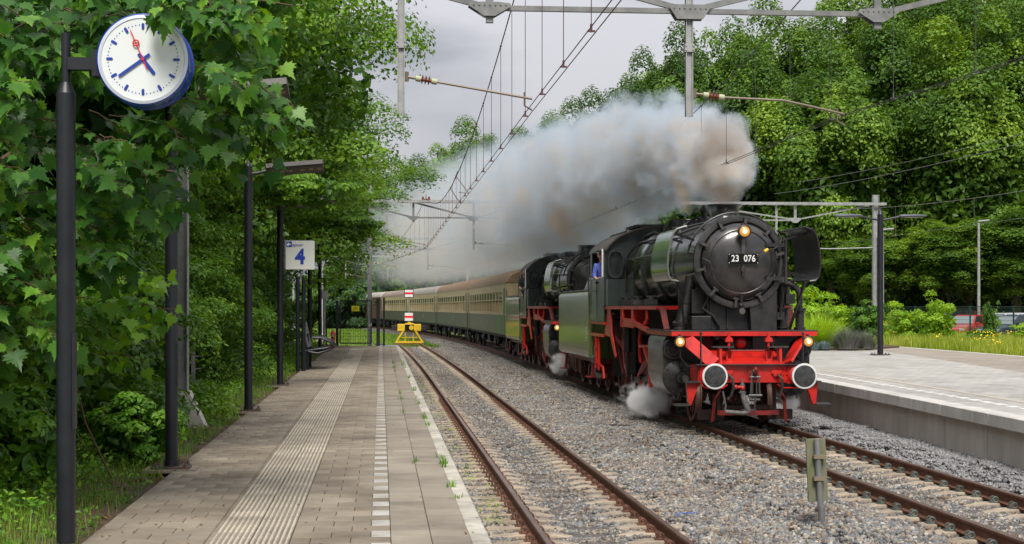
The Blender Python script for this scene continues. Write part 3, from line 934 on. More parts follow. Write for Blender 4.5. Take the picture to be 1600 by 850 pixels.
# verge behind the island platform, rising a little to the fence
def zr(T, S): return 0.80 + 0.04 * vnoise(T, S, .7) + .02 * (T - 21)*smooth(21,30,T) * 0
vr = link('meadow', grid_mesh('meadow', zr, 21.15, 60, 10, 330, 40, 120, GRASSG))
tag(vr, 'meadow ground between the island platform and the car park', kind='structure')
vr2 = link('far_meadow', grid_mesh('far_meadow', lambda T, S: 0.62 + .05 * vnoise(T, S, .5), 9.85, 21.15, 80, 330, 20, 60, GRASSG))
tag(vr2, 'rough ground beyond the end of the island platform', kind='structure')
cp = MB().box(24, 90, 84, 128, -.3, .62).build('car_park', ASPH); tag(cp, 'asphalt car park under the edge of the woods', kind='structure')
# ================================================================== steam locomotive
# local frame: origin on the rails at the buffer faces, x to the right seen from the front, y backwards, z up
def wheel(parent, x, y, r, m, spokes=12, name='wheel', side=-1, counter=0.0):
    b = MB(); w = .06
    b.cyl((-w, 0, 0), (w, 0, 0), r * .17, n=16)
    for i in range(spokes):
        a = 2 * pi * (i + .5) / spokes
        b.bar((0, r * .12 * cos(a), r * .12 * sin(a)), (0, r * .86 * cos(a), r * .86 * sin(a)), .05, .05 if r > .6 else .06, up=(1, 0, 0))
    prof = [(r * .80, -.05), (r * .90, -.05), (r * .90, .05), (r * .80, .05), (r * .80, -.05)]
    b.lathe(prof, (0, 0, 0), 'x', 32, smooth=False)
    if counter:
        pl = [(r * .86 * cos(t), r * .86 * sin(t)) for t in np.linspace(counter - .7, counter + .7, 9)] + [(r * .45 * cos(counter), r * .45 * sin(counter))]
        b.prism(pl, -.045, .045, 'x')
    o = b.build(name, m, parent, (x, y, r))
    t = MB()
    s = side
    t.lathe([(r * .90, -.055), (r * .90, .055), (r, .065), (r * 1.0, -.03), (r + .028, -.045), (r + .028, -.065), (r * .90, -.055)] if s > 0 else
            [(r * .90, .055), (r * .90, -.055), (r, -.065), (r * 1.0, .03), (r + .028, .045), (r + .028, .065), (r * .90, .055)], (0, 0, 0), 'x', 36)
    t.build('tyre', TYRE, o)
    return o
def lamp(parent, p, r, label=None, depth=.14):
    b = MB()
    b.lathe([(0, depth), (r * .8, depth * .95), (r * 1.22, depth * .5), (r * 1.28, .0), (r * 1.06, -.015), (r * 1.0, .012)], (0, 0, 0), 'y', 20)
    o = b.build('headlight', BLACK, parent, p)
    if label: o['label'] = label
    l = MB(); l.lathe([(r * 1.0, .01), (r * .7, -.012), (r * .45, -.02)], (0, 0, 0), 'y', 20)
    l.build('lens', LAMPLENS, o)
    l = MB(); l.lathe([(r * .45, -.02), (0, -.028)], (0, 0, 0), 'y', 14)
    l.build('bulb', LAMPCORE, o)
    return o

def make_loco():
    L = empty('steam_locomotive', (0, 0, 0), 0)
    # ---- buffers and beam
    for sx in (-1, 1):
        b = MB()
        b.lathe([(0.0, .60), (.15, .60), (.17, .52), (.12, .50), (.115, .24), (.10, .24), (.085, .22), (.085, .06), (.10, .05), (.19, .035)], (0, 0, 0), 'y', 22)
        b.cbox((0, .585, 0), (.36, .03, .34))
        for a in (-1, 1):
            for c in (-1, 1): b.cyl((a * .14, .555, c * .13), (a * .14, .585, c * .13), .02, n=6)
        o = b.build('buffer', RED, L, (sx * .875, 0, 1.05))
        MB().lathe([(.19, .035), (.245, .03), (.25, .012), (.242, .0), (.212, -.004)], (0, 0, 0), 'y', 32).build('buffer_rim', WHITEP, o)
        f = MB(); f.lathe([(.212, -.004), (.12, -.012), (.045, -.014), (0, -.014)], (0, 0, 0), 'y', 32)
        f.build('buffer_face', mat('buffer_face_grease', (.035, .035, .037), .38, .3, (.10, .10, .10), 9.0, 1.0, .15, 40), o)
    b = MB(); b.box(-1.08, 1.08, .60, .66, .90, 1.235)
    b.box(-1.08, -1.02, .66, 1.4, .92, 1.235); b.box(1.02, 1.08, .66, 1.4, .92, 1.235)
    for x in (-1.03, 1.03, -.62, -.68, .62, .68): 
        for z in (.96, 1.06, 1.16): b.cyl((x, .58, z), (x, .60, z), .016, n=6)
    b.build('buffer_beam', RED, L, bevel=.006)
    b = MB(); b.box(-1.14, 1.14, .50, .80, 1.238, 1.262); b.build('tread_plank', BLACK, L, bevel=.004)
    # hook and screw coupling
    b = MB(); b.box(-.09, .09, .575, .60, .98, 1.16)
    b.tube([(0, .6, 1.07), (0, .42, 1.07), (0, .34, 1.10), (0, .30, 1.17), (0, .35, 1.20)], [.05, .045, .04, .035, .02], 8)
    b.build('draw_hook', REDDIRTY, L)
    b = MB()
    for dx in (-.075, .075):
        b.tube([(dx * .7, .40, 1.12), (dx, .38, 1.0), (dx * 1.2, .38, .66)], .019, 8)
        b.tube([(dx * .5, .44, .98), (dx * .6, .44, .60)], .017, 8)
    b.cyl((-.13, .38, .66), (.13, .38, .66), .032, n=10); b.cyl((-.1, .42, .58), (.1, .42, .58), .035, n=10)
    b.cyl((0, .40, .66), (0, .40, .52), .026, n=8); b.cyl((0, .40, .55), (0, .42, .25), .016, n=8); b.sphere((0, .39, 1.12), .065, 10)
    b.cyl((-.10, .39, 1.02), (.10, .39, 1.02), .028, n=8)
    b.build('screw_coupling', STEEL, L)
    for x, s in ((-.50, -1), (.47, 1)):
        b = MB()
        b.cbox((x, .58, 1.11), (.20, .05, .07)); b.cbox((x, .56, 1.06), (.12, .06, .06))
        o = b.build('hose_cock', RED, L)
        h = MB(); h.tube([(x + .02, .54, 1.06), (x + .07, .44, .98), (x + .08, .42, .82), (x + .05, .46, .66), (x + .0, .50, .60)], .028, 8)
        h.sphere((x, .5, .59), .04, 8)
        h.build('air_hose', DARKSTEEL, o)
    b = MB()
    b.cyl((-.22, .52, .88), (-.22, .52, .70), .05, n=12); b.cyl((-.22, .52, .73), (-.22, .52, .70), .075, n=12); b.cyl((-.22, .52, .93), (-.22, .52, .88), .03, n=8)
    b.cbox((-.22, .52, .97), (.10, .012, .012)); b.cyl((-.22, .52, .97), (-.22, .52, .92), .008, n=6)
    b.tube([(-.22, .50, .70), (-.20, .48, .58), (-.14, .46, .42), (-.12, .48, .34)], [.05, .055, .06, .055], 10)
    b.tube([(-.10, .48, .34), (-.22, .44, .31), (-.40, .44, .33), (-.58, .46, .34)], .045, 10)
    b.tube([(-.62, .47, .74), (-.60, .44, .6), (-.57, .44, .48), (-.58, .46, .36)], .018, 6)
    b.build('steam_heating_pipe', mat('lagged_hose', (.09, .088, .082), .7, 0, (.2, .19, .18), 12, 1, .5, 60), L)
    b = MB(); b.sphere((-.22, .49, .80), .052, 10); b.sphere((-.36, .50, .82), .05, 10); b.cyl((-.36, .50, .82), (-.22, .5, .82), .03, n=8)
    b.build('heating_valve', RED, L)
    # steps at the ends of the beam
    for sx in (-1, 1):
        b = MB()
        pl = [(1.31, .905), (1.06, .905), (1.06, .85), (1.10, .78), (1.14, .68), (1.17, .58), (1.22, .46), (1.27, .50), (1.29, .70)]
        pl = [(sx * a_, c_) for a_, c_ in pl]
        if sx > 0: pl.reverse()
        b.prism(pl, .60, .72, 'y')
        o = b.build('step_bracket', RED, L)
        for z, xc in ((.905, 1.20), (.46, 1.40)):
            t = MB(); t.box(-.15, .15, .0, .30, 0, .03)
            t.build('step_tread', DARKSTEEL, o, (sx * xc, .50, z))
    for sx in (-1, 1):
        b = MB()
        b.tube([(sx * 1.02, .62, .98), (sx * 1.0, .56, .84), (sx * .93, .54, .80), (sx * .60, .54, .80), (sx * .50, .6, .86)], .014, 6)
        b.build('shunter_grab_rail', RED, L)
    # rail guards
    for sx in (-1, 1):
        b = MB(); b.bar((sx * .50, .75, .90), (sx * .70, .85, .55), .10, .03); b.bar((sx * .70, .85, .56), (sx * .74, .9, .12), .06, .035, up=(0, 1, 0))
        b.build('rail_guard', REDDIRTY, L)
    b = MB(); b.box(-.62, .62, .95, 1.03, .24, .33); b.build('guard_crossbar', REDDIRTY, L)
    b = MB(); b.box(-.95, -.45, 1.15, 1.3, .14, .34); b.box(.45, .95, 1.15, 1.3, .14, .34); b.box(-.5, .5, 1.2, 1.5, .34, .42); 
    for sx in (-1, 1): b.bar((sx * .55, 1.1, .9), (sx * .58, 1.1, .2), .06, .05)
    b.build('pony_truck_frame', mat('grimy_frame', (.035, .028, .026), .6, .2, (.10, .05, .04), 7, 1, .1, 40), L)
    # ---- upper front deck
    b = MB(); b.box(-1.48, 1.48, 1.25, 1.32, 1.805, 1.892)
    for sx in (-1, 1):
        b.box(min(sx * 1.48, sx * 1.44), max(sx * 1.48, sx * 1.44), 1.32, 4.1, 1.805, 1.892)
    b.build('front_deck_valance', RED, L)
    b = MB(); b.box(-1.51, 1.51, 1.26, 4.1, 1.893, 1.915); b.build('front_deck', BLACK, L, bevel=.003)
    for sx in (-1, 1):
        b = MB()
        b.bar((sx * 1.25, 1.40, 1.82), (sx * .72, .74, 1.27), .05, .26, up=(1, 0, .8))
        b.build('deck_brace', RED, L)
        b = MB(); b.cyl((sx * 1.02, .64, 1.26), (sx * 1.02, .64, 1.86), .018, n=8); b.sphere((sx * 1.02, .64, 1.87), .03, 8)
        b.build('handrail_post', BLACK, L)
        b = MB(); b.box(min(sx * .34, sx * .76), max(sx * .34, sx * .76), .72, .98, 1.58, 1.61)
        b.build('deck_step', DARKSTEEL, L)
        b = MB(); b.bar((sx * .60, .74, 1.26), (sx * .60, .76, 1.58), .05, .03); b.bar((sx * .60, .95, 1.26), (sx * .60, .95, 1.58), .05, .03)
        b.build('step_support', RED, L)
        b = MB()
        x = sx * .40
        b.cyl((x, .92, 1.42), (x, .92, 1.75), .028, n=8); b.cbox((x, .92, 1.72), (.15, .10, .05)); b.cbox((x, .92, 1.76), (.12, .09, .04)); b.cyl((x, .92, 1.78), (x, .92, 1.86), .035, n=8)
        b.cbox((x - .05, .90, 1.42), (.03, .08, .18)); b.cbox((x + .05, .90, 1.42), (.03, .08, .18)); b.cbox((x, .90, 1.34), (.10, .1, .05))
        b.build('deck_clamp', RED, L)
    b = MB(); b._add([(-.66, .70, 1.27), (.66, .70, 1.27), (.66, 1.55, 1.52), (-.66, 1.55, 1.52), (-.66, .70, 1.24), (.66, .70, 1.24), (.66, 1.55, 1.49), (-.66, 1.55, 1.49)],
                     [(0, 1, 2, 3), (7, 6, 5, 4), (0, 4, 5, 1), (1, 5, 6, 2), (2, 6, 7, 3), (3, 7, 4, 0)])
    b.build('apron_plate', RED, L)
    b = MB(); b.cyl((-.62, 1.0, 1.52), (.62, 1.0, 1.52), .014, n=6); b.build('lever_rod', REDDIRTY, L)
    b = MB(); b.box(-.92, .12, 2.15, 2.2, 1.45, 2.02); b.build('frame_front_plate', mat('faded_red', (.42, .06, .045), .5, 0, (.28, .05, .04), 5, 1), L)
    b = MB(); b.cyl((.0, 1.62, 1.66), (.0, 2.2, 1.66), .125, n=18); b.sphere((0, 1.62, 1.66), .125, 16, s=(1, .6, 1)); b.build('air_reservoir', RED, L)
    b = MB()
    b.cyl((-.22, 1.5, 1.62), (-.22, 1.9, 1.62), .07, n=12); b.cyl((-.5, 1.5, 1.78), (-.5, 1.9, 1.78), .06, n=12); b.cbox((.38, 1.7, 1.66), (.28, .3, .28)); b.cyl((.62, 1.5, 1.7), (.62, 2.0, 1.7), .09, n=12)
    b.tube([(-.45, 1.5, 1.8), (-.3, 1.45, 1.72), (-.2, 1.5, 1.6)], .025, 6); b.box(-1.0, 1.0, 2.2, 2.6, .9, 1.8); b.tube([(.5, 1.45, 1.85), (.62, 1.4, 1.6), (.8, 1.45, 1.45)], .02, 6)
    b.build('deck_pipework', BLACK, L)
    # ---- lamps
    lamp(L, (-1.33, 1.12, 1.69), .092, 'lower lamp, lit')
    lamp(L, (1.27, 1.12, 1.69), .092, 'lower lamp, lit')
    for sx, x in ((-1, -1.33), (1, 1.27)):
        b = MB(); b.cyl((x, 1.2, 1.72), (x, 1.2, 1.84), .03, n=8)
        b.tube([(x, 1.16, 1.60), (x + sx * -.0, 1.12, 1.38), (x - sx * .12, 1.05, 1.22), (x - sx * .28, .9, 1.17), (x - sx * .38, .75, 1.30)], .008, 5)
        b.build('lamp_cable', BLACK, L)
    hl = lamp(L, (0, 1.24, 3.90), .105, 'top lamp on the smokebox door, lit', .2)
    MB().cyl((0, .04, .13), (0, .12, .13), .05, n=10).build('lamp_cap', BLACK, hl)
    b = MB(); b.bar((0, 1.36, 3.76), (0, 1.40, 3.40), .07, .03, up=(0, 1, 0)); b.build('lamp_bracket', STEEL, L)
    # ---- smokebox
    ZC = 3.30
    b = MB()
    b.lathe([(.80, 1.70), (.83, 1.66), (.88, 1.655), (.945, 1.67), (.95, 1.76), (.93, 1.78), (.93, 3.95), (.955, 3.955), (.955, 4.02), (.93, 4.03)], (0, 0, ZC), 'y', 64)
    for i in range(28):
        a = 2 * pi * i / 28
        b.sphere((.915 * cos(a), 1.66, ZC + .915 * sin(a)), .014, 6)
    b.build('smokebox', SMOKEBOX, L)
    b = MB()
    b.lathe([(0, 1.415), (.15, 1.42), (.35, 1.45), (.52, 1.495), (.605, 1.53), (.625, 1.545), (.645, 1.53), (.70, 1.56), (.775, 1.635), (.79, 1.66), (.79, 1.70)], (0, 0, ZC), 'y', 64)
    d = b.build('smokebox_door', SMOKEBOX, L)
    for i in range(10):
        a = 2 * pi * (i + .5) / 10 + .12
        b = MB()
        b.cyl((.90, -.13, 0), (.90, .10, 0), .035, n=10); b.bar((.74, -.115, 0), (.94, -.10, 0), .055, .04, up=(0, 1, 0)); b.cbox((.75, -.09, 0), (.035, .06, .13))
        b.build('door_clamp', DARKSTEEL, d, (0, 1.70, ZC), (0, a, 0))
    b = MB()
    for z in (.34, -.34): b.bar((.5, 1.50, ZC + z), (.96, 1.60, ZC + z), .03, .07, up=(0, 0, 1))
    b.cyl((.93, 1.58, ZC - .45), (.93, 1.58, ZC + .45), .035, n=10)
    b.build('door_hinge', BLACK, d)
    b = MB(); b.tube([(-.60, 1.50, ZC - .20), (-.62, 1.42, ZC - .18), (-.66, 1.42, ZC - .02), (-.80, 1.5, ZC + .07)], .014, 6)
    b.build('door_handrail', DARKSTEEL, d)
    b = MB(); b.cyl((0, 1.34, 3.14), (0, 1.42, 3.16), .05, n=12); b.bar((0, 1.36, 3.22), (0, 1.40, 3.02), .035, .03); b.build('door_handle', DARKSTEEL, d)
    b = MB(); b.cbox((0, 1.365, 3.355), (.615, .016, .205))
    np_ = b.build('number_plate', PLATEBLACK, L, bevel=.004)
    for x in (-.29, .29):
        for z in (-.085, .085): b = MB(); b.sphere((x, 1.352, 3.355 + z), .010, 8); b.build('plate_rivet', WHITEP, np_)
    text_obj('plate_lettering', '23  076', .185, WHITEP, np_, (0, 1.355, 3.355), (pi / 2, 0, 0), .003, 'CENTER', .003, 0.86, 1.02)
    b = MB(); b.tube([(.28, 1.36, 3.38), (.36, 1.34, 3.44), (.42, 1.34, 3.50)], .02, 6); b.tube([(.50, 1.38, 3.54), (.66, 1.48, 3.56), (.80, 1.58, 3.64), (.84, 1.60, 3.78), (.74, 1.62, 3.95)], .011, 6)
    b.build('lamp_lead', DARKSTEEL, L)
    b = MB(); b.cyl((.42, 1.34, 3.50), (.50, 1.37, 3.545), .03, n=8); b.build('yellow_connector', mat('yellow_plastic', (.9, .55, .0), .4), L)
    # handrail arc over the smokebox front
    b = MB()
    pts = [(1.02 * cos(a), 2.0, ZC + 1.02 * sin(a)) for a in np.linspace(radians(8), radians(172), 26)]
    b.tube(pts, .022, 6)
    for a in (12, 45, 90, 135, 168): b.cyl((.93 * cos(radians(a)), 2.0, ZC + .93 * sin(radians(a))), (1.03 * cos(radians(a)), 2.0, ZC + 1.03 * sin(radians(a))), .025, n=6)
    b.build('smokebox_handrail', BLACK, L)
    b = MB()
    b.tube([(-.62, 2.3, ZC + .76), (-.70, 3.0, ZC + .74), (-.72, 4.0, ZC + .70), (-.74, 9.6, ZC + .70)], .03, 6)
    b.tube([(-.98, 2.1, ZC + .2), (-1.02, 4.0, ZC + .28), (-1.04, 9.8, ZC + .28)], .02, 6)
    b.tube([(-.5, 2.4, ZC + .85), (-.58, 4.2, ZC + .84), (-.55, 6.0, ZC + .9)], .024, 6)
    for y in (4.5, 6.2, 7.9, 9.4): b.cyl((-.93, y, ZC + .27), (-1.04, y, ZC + .28), .022, n=6)
    b.build('boiler_handrail', BLACK, L)
    b = MB(); b.cyl((0, 1.45, 2.30), (0, 1.50, 2.30), .062, n=16); b.build('gauge_disc', STEEL, L)
    b = MB(); b.cyl((-.01, 1.5, 2.34), (-.01, 1.5, 2.62), .03, n=8); b.sphere((-.01, 1.5, 2.42), .05, 8); b.build('blower_pipe', BLACK, L)
    # saddle
    b = MB(); b.box(-.62, .62, 1.95, 3.7, 1.915, 2.62); b.box(-.9, .9, 2.1, 3.6, 2.25, 2.75); b.box(-.95, -.55, 1.85, 2.6, 1.915, 2.2)
    for x in (-.55, -.2): b.box(x - .02, x + .02, 1.9, 1.95, 1.93, 2.55)
    b.build('smokebox_saddle', BLACK, L, bevel=.01)
    b = MB(); b.prism([(.25, 1.915), (.77, 1.915), (.77, 2.75), (.20, 2.62)], 1.70, 2.45, 'y'); b.build('mixing_chamber', BLACK, L, bevel=.02)
    b = MB()
    b.cyl((1.02, 2.25, 1.92), (1.02, 2.25, 2.35), .14, n=16); b.cyl((1.02, 2.25, 2.42), (1.02, 2.25, 2.95), .17, n=16); b.cyl((1.02, 2.25, 2.33), (1.02, 2.25, 2.44), .07, n=10)
    for z in (1.95, 2.34, 2.44, 2.93): b.cyl((1.02, 2.25, z), (1.02, 2.25, z + .035), .20, n=16)
    b.cbox((1.12, 2.0, 2.55), (.18, .16, .2)); b.cbox((.92, 2.0, 2.2), (.15, .12, .15)); b.cbox((1.0, 2.0, 3.05), (.22, .2, .12)); b.tube([(.92, 2.0, 2.9), (.95, 1.9, 2.6), (.9, 1.95, 2.2)], .028, 6)
    b.build('feed_pump', BLACK, L)
    b = MB()
    b.tube([(.90, 1.95, 2.90), (1.05, 1.93, 2.88), (1.20, 1.92, 2.82), (1.29, 1.92, 2.70), (1.31, 1.92, 2.55), (1.31, 1.92, 2.30)], .062, 12); b.cyl((1.31, 1.92, 2.36), (1.31, 1.92, 1.93), .09, n=14); b.cyl((1.31, 1.92, 2.30), (1.31, 1.92, 2.36), .125, n=14)
    b.cyl((1.31, 1.92, 1.915), (1.31, 1.92, 1.97), .12, n=14)
    b.build('blast_pipe', BLACK, L)
    b = MB()
    b.cyl((-.86, 2.34, 3.0), (-1.13, 2.25, 1.90), .125, n=16); b.cyl((-1.10, 2.27, 2.03), (-1.115, 2.26, 2.10), .16, n=16); b.cyl((-.99, 2.30, 2.46), (-1.0, 2.30, 2.52), .15, n=16); b.cbox((-1.03, 2.66, 2.3), (.1, .12, .12))
    b.tube([(-.62, 2.0, 2.9), (-.60, 1.9, 2.55), (-.72, 1.9, 2.36), (-.5, 1.88, 2.2), (-.35, 1.85, 1.95)], .03, 8)
    b.build('main_steam_pipe', BLACK, L)
    b = MB()
    b.cyl((.8, 2.85, 2.98), (1.04, 2.80, 1.90), .13, n=16)
    b.build('main_steam_pipe', BLACK, L)
    # ---- chimney and fittings
    b = MB(); b.lathe([(.46, 4.10), (.36, 4.20), (.295, 4.28), (.285, 4.36), (.30, 4.44), (.345, 4.50), (.375, 4.525), (.375, 4.55), (.33, 4.55), (.26, 4.42), (.26, 4.15)], (0, 3.05, 0), 'z', 36)
    b.build('chimney', SMOKEBOX, L)
    b = MB(); b.lathe([(.16, 4.15), (.15, 4.36), (.12, 4.40), (.07, 4.42), (.07, 4.52), (.09, 4.54), (.07, 4.60), (.02, 4.66), (0, 4.66)], (-.05, 4.9, 0), 'z', 16)
    b.tube([(-.05, 4.9, 4.40), (-.3, 4.9, 4.36), (-.52, 4.85, 4.20), (-.62, 4.8, 4.05)], .03, 6)
    b.build('turret_valve', BLACK, L)
    b = MB(); b.lathe([(.33, 4.1), (.31, 4.2), (.30, 4.42), (.27, 4.50), (.0, 4.52)], (0, 7.9, 0), 'z', 24); b.build('steam_dome', BLACK, L)
    b = MB(); b.lathe([(.28, 4.1), (.26, 4.3), (.22, 4.40), (.0, 4.42)], (0, 6.2, 0), 'z', 24); b.build('sand_dome', BLACK, L)
    for x in (-.15, .15):
        b = MB(); b.cyl((x, 9.4, 4.2), (x, 9.4, 4.42), .06, n=12); b.cyl((x, 9.4, 4.44), (x, 9.4, 4.47), .09, n=12); b.cyl((x, 9.4, 4.4), (x, 9.4, 4.5), .02, n=6); b.build('safety_valve', BLACK, L)
    b = MB(); b.tube([(-.3, 8.6, 4.15), (-.45, 8.9, 4.25), (-.5, 9.6, 4.2), (-.62, 10.3, 4.05)], .03, 6); b.tube([(-.2, 5.2, 4.3), (-.55, 6.0, 4.42), (-.62, 7.2, 4.0)], .012, 5)
    b.tube([(-.70, 9.3, 4.0), (-.85, 9.6, 3.9), (-.95, 9.9, 3.7), (-1.02, 9.95, 3.3), (-1.0, 9.9, 2.8)], .026, 6); b.build('boiler_piping', BLACK, L)
    # ---- boiler
    b = MB(); pr = [(.925, 4.03), (.93, 5.6), (.945, 5.62), (.945, 5.68), (.935, 5.70), (.95, 7.2), (.965, 7.22), (.965, 7.28), (.955, 7.3), (.985, 8.8), (1.0, 8.82), (1.0, 8.88), (.99, 8.9), (1.0, 10.5)]
    b.lathe(pr, (0, 0, ZC - .01), 'y', 64); b.box(-.99, .99, 8.9, 10.5, 2.2, ZC - .02)
    b.build('boiler', BOILER, L)
    for x0, y0 in ((-1.13, 9.2), (-1.13, 7.4), (-1.13, 5.6)):
        b = MB(); b.cbox((x0, y0, 2.50), (.26, .34, .12)); b.cyl((x0, y0, 2.56), (x0, y0, 2.62), .09, n=10); b.cbox((x0, y0, 2.63), (.2, .12, .03)); b.build('lubricator', BLACK, L)
    # ---- Witte smoke deflectors
    for sx in (-1, 1):
        out = [(1.34, 2.90), (1.47, 2.92), (1.53, 3.0), (1.56, 3.2), (1.545, 3.45), (1.50, 3.7), (1.44, 3.87), (1.38, 3.94), (1.18, 4.0)]
        th = .018; b = MB(); vs = []; fs = []
        ys = [1.22, 1.26, 3.12, 3.18]
        n = len(out)
        inn = []
        for i, (x, z) in enumerate(out):
            a = Vector(out[max(i - 1, 0)]); c = Vector(out[min(i + 1, n - 1)]); d = (c - a).normalized()
            inn.append((x - d.y * th, z + d.x * th))
        loop = out + inn[::-1]
        for yi, y in enumerate((1.22, 3.18)):
            for (x, z) in loop:
                yy = y + (.14 * (3.97 - z) * -.6 if yi == 0 else .10 * (z - 2.93)) * -1 * (1 if yi == 0 else 1)
                vs.append((sx * x, yy if yi == 0 else y - .35 * max(0, z - 3.5), z))
        k = len(loop)
        for j in range(k):
            f = (j, (j + 1) % k, (j + 1) % k + k, j + k); fs.append(f)
        for j in range(n - 1):
            fs.append((j, 2 * n - 1 - j, 2 * n - 2 - j, j + 1)); fs.append((k + j, k + j + 1, k + 2 * n - 2 - j, k + 2 * n - 1 - j))
        b._add(vs, fs, 0, True)
        o = b.build('smoke_deflector', mat('deflector_tree_reflection', (.060, .125, .055), .18, 0, (.13, .21, .10), 3.0, 1, stretch=(2, 2, .4), coat=.6) if sx < 0 else BLACK, L)  # left sheet: green and streaks are reflected trees put into the colour
        e = MB(); e.tube([(sx * x, 1.22 - .084 * (3.97 - z) * -1, z) for x, z in out], .022, 6); e.tube([(sx * out[-1][0], 1.25, 3.97), (sx * out[-1][0], 2.95, 3.97)], .018, 6); e.tube([(sx * 1.40, 1.3, 2.93), (sx * 1.40, 3.1, 2.93)], .018, 6)
        for y in (1.7, 2.3, 2.8):
            for z in (3.15, 3.35, 3.55, 3.75):
                e.sphere((sx * (1.515 if z < 3.6 else 1.485), y, z), .010, 6)
        e.build('deflector_rim', mat('rim_grey', (.16, .17, .16), .4, .2) if sx < 0 else BLACK, o)
        for p0_, p1_ in [((sx * .90, y + .3, 3.75), (sx * 1.38, y, 3.88)) for y in (1.6, 2.8)] + [((sx * .92, y + .3, 3.1), (sx * 1.42, y, 3.02)) for y in (1.6, 2.8)] + [((sx * 1.28, 1.4, 2.90), (sx * 1.10, 1.9, 1.95))]:
            e = MB(); e.bar(p0_, p1_, .035, .05); e.build('deflector_bracket', BLACK, o)
    # ---- running boards
    for sx in (-1, 1):
        x0, x1 = sorted((sx * 1.47, sx * .92))
        b = MB(); b.box(x0, x1, 3.05, 10.45, 2.405, 2.425); b.build('running_board', BLACK, L)
        b = MB(); xe = sorted((sx * 1.47, sx * 1.44)); b.box(xe[0], xe[1], 3.05, 10.45, 2.33, 2.404); b.box(x0, x1, 3.05, 3.09, 2.33, 2.404)
        b.build('running_board_valance', RED, L)
        b = MB()
        xs = sorted((sx * 1.46, sx * 1.20))
        b.box(xs[0], xs[1], 6.1, 6.35, 1.95, 2.33); b.box(xs[0], xs[1], 7.9, 7.96, 1.9, 2.33)
        b.build('board_bracket', RED, L); b = MB(); b.bar((sx * 1.40, 3.0, 2.36), (sx * 1.36, 2.85, 2.30), .12, .05); b.bar((sx * 1.36, 2.86, 2.32), (sx * 1.30, 2.75, 1.92), .12, .05, up=(0, 1, 0))
        b.build('board_end_bracket', REDDIRTY, L); b = MB()
        b.tube([(sx * 1.43, 4.3, 2.33), (sx * 1.43, 4.3, 2.15), (sx * 1.43, 4.45, 2.05), (sx * 1.43, 4.6, 2.03)], .045, 8)
        b.build('lamp_iron', RED, L)
        b = MB(); b.bar((sx * 1.46, 7.6, 2.02), (sx * 1.46, 5.9, 2.00), .05, .20); b.bar((sx * 1.46, 6.0, 2.02), (sx * 1.46, 4.1, 1.88), .05, .11); b.bar((sx * 1.46, 7.55, 1.9), (sx * 1.46, 7.55, 2.33), .05, .10, up=(0, 1, 0))
        b.build('motion_girder', RED, L)
    # ---- frames and dark belly
    for sx in (-1, 1):
        x0, x1 = sorted((sx * .50, sx * .54)); b = MB(); b.prism([(.7, .95), (2.0, .75), (4.0, .7), (10.5, .65), (13.2, .9), (13.2, 1.5), (10.5, 1.75), (3.8, 1.8), (.7, 1.24)], x0, x1, 'x'); b.build('main_frame', REDDIRTY, L)
    b = MB(); b.box(-.95, .95, 8.8, 12.6, .55, 2.2); b.box(-.45, .45, 1.6, 13, .6, 1.7); b.box(-.9, .9, 3.9, 8.8, 1.7, 2.3); b.build('ash_pan_dark_fill', mat('underside_shade_black', (.010, .009, .009), .8), L)  # ash pan plus added boxes, near-black for the darkness under the boiler
    # ---- cylinders
    for sx in (-1, 1):
        pl = [(-.86, 1.80), (-1.44, 1.80), (-1.515, 1.70), (-1.53, 1.45), (-1.52, 1.0), (-1.46, .76), (-1.32, .60), (-1.12, .55), (-.92, .60), (-.80, .74), (-.80, 1.7)]
        if sx > 0: pl = [(-a, c) for a, c in pl][::-1]
        b = MB(); b.prism(pl, 1.98, 3.70, 'y', smooth=True); o = b.build('cylinder_block', CASING, L)
        f = MB(); f.prism([(a * .995, (c - 1.2) * .985 + 1.2) for a, c in pl], 1.94, 1.98, 'y'); f.build('cylinder_end_plate', BLACK, o)
        f = MB(); cx = sx * 1.17
        f.lathe([(0, 1.80), (.12, 1.80), (.16, 1.84), (.34, 1.87), (.375, 1.90), (.375, 1.95)], (cx, 0, .95), 'y', 32)
        for i in range(12): f.cyl((cx + .33 * cos(i * pi / 6), 1.855, .95 + .33 * sin(i * pi / 6)), (cx + .33 * cos(i * pi / 6), 1.90, .95 + .33 * sin(i * pi / 6)), .018, n=6)
        f.cyl((cx, 1.80, .95), (cx, 1.68, .95), .12, n=16); f.cyl((cx, 1.70, .95), (cx, 1.38, .95), .062, n=14); f.cyl((cx - .0, 1.86, .70), (cx, 1.8, .70), .05, n=10); f.cyl((cx, 1.86, 1.2), (cx, 1.8, 1.2), .05, n=10)
        f.build('cylinder_cover', mat('cover_black', (.022, .022, .022), .4, .1, (.07, .065, .06), 6, .8, .05, 40), o)
        f = MB(); vx = sx * 1.33
        f.lathe([(0, 1.90), (.07, 1.90), (.08, 1.87), (.15, 1.87), (.17, 1.84), (.205, 1.84), (.215, 1.87), (.215, 1.95)], (vx, 0, 1.53), 'y', 28)
        for i in range(8): f.bar((vx + .05 * cos(i * pi / 4), 1.87, 1.53 + .05 * sin(i * pi / 4)), (vx + .17 * cos(i * pi / 4), 1.85, 1.53 + .17 * sin(i * pi / 4)), .02, .02)
        f.build('valve_cover', BLACK, o)
        f = MB(); f.tube([(vx - sx * .05, 1.9, 1.32), (vx - sx * .10, 1.88, 1.1), (vx - sx * .12, 1.85, .62), (vx - sx * .08, 1.9, .5)], .014, 6); f.box(min(sx * 1.10, sx * 1.24), max(sx * 1.10, sx * 1.24), 2.2, 2.35, .46, .56); f.build('drain_pipe', DARKSTEEL, o)
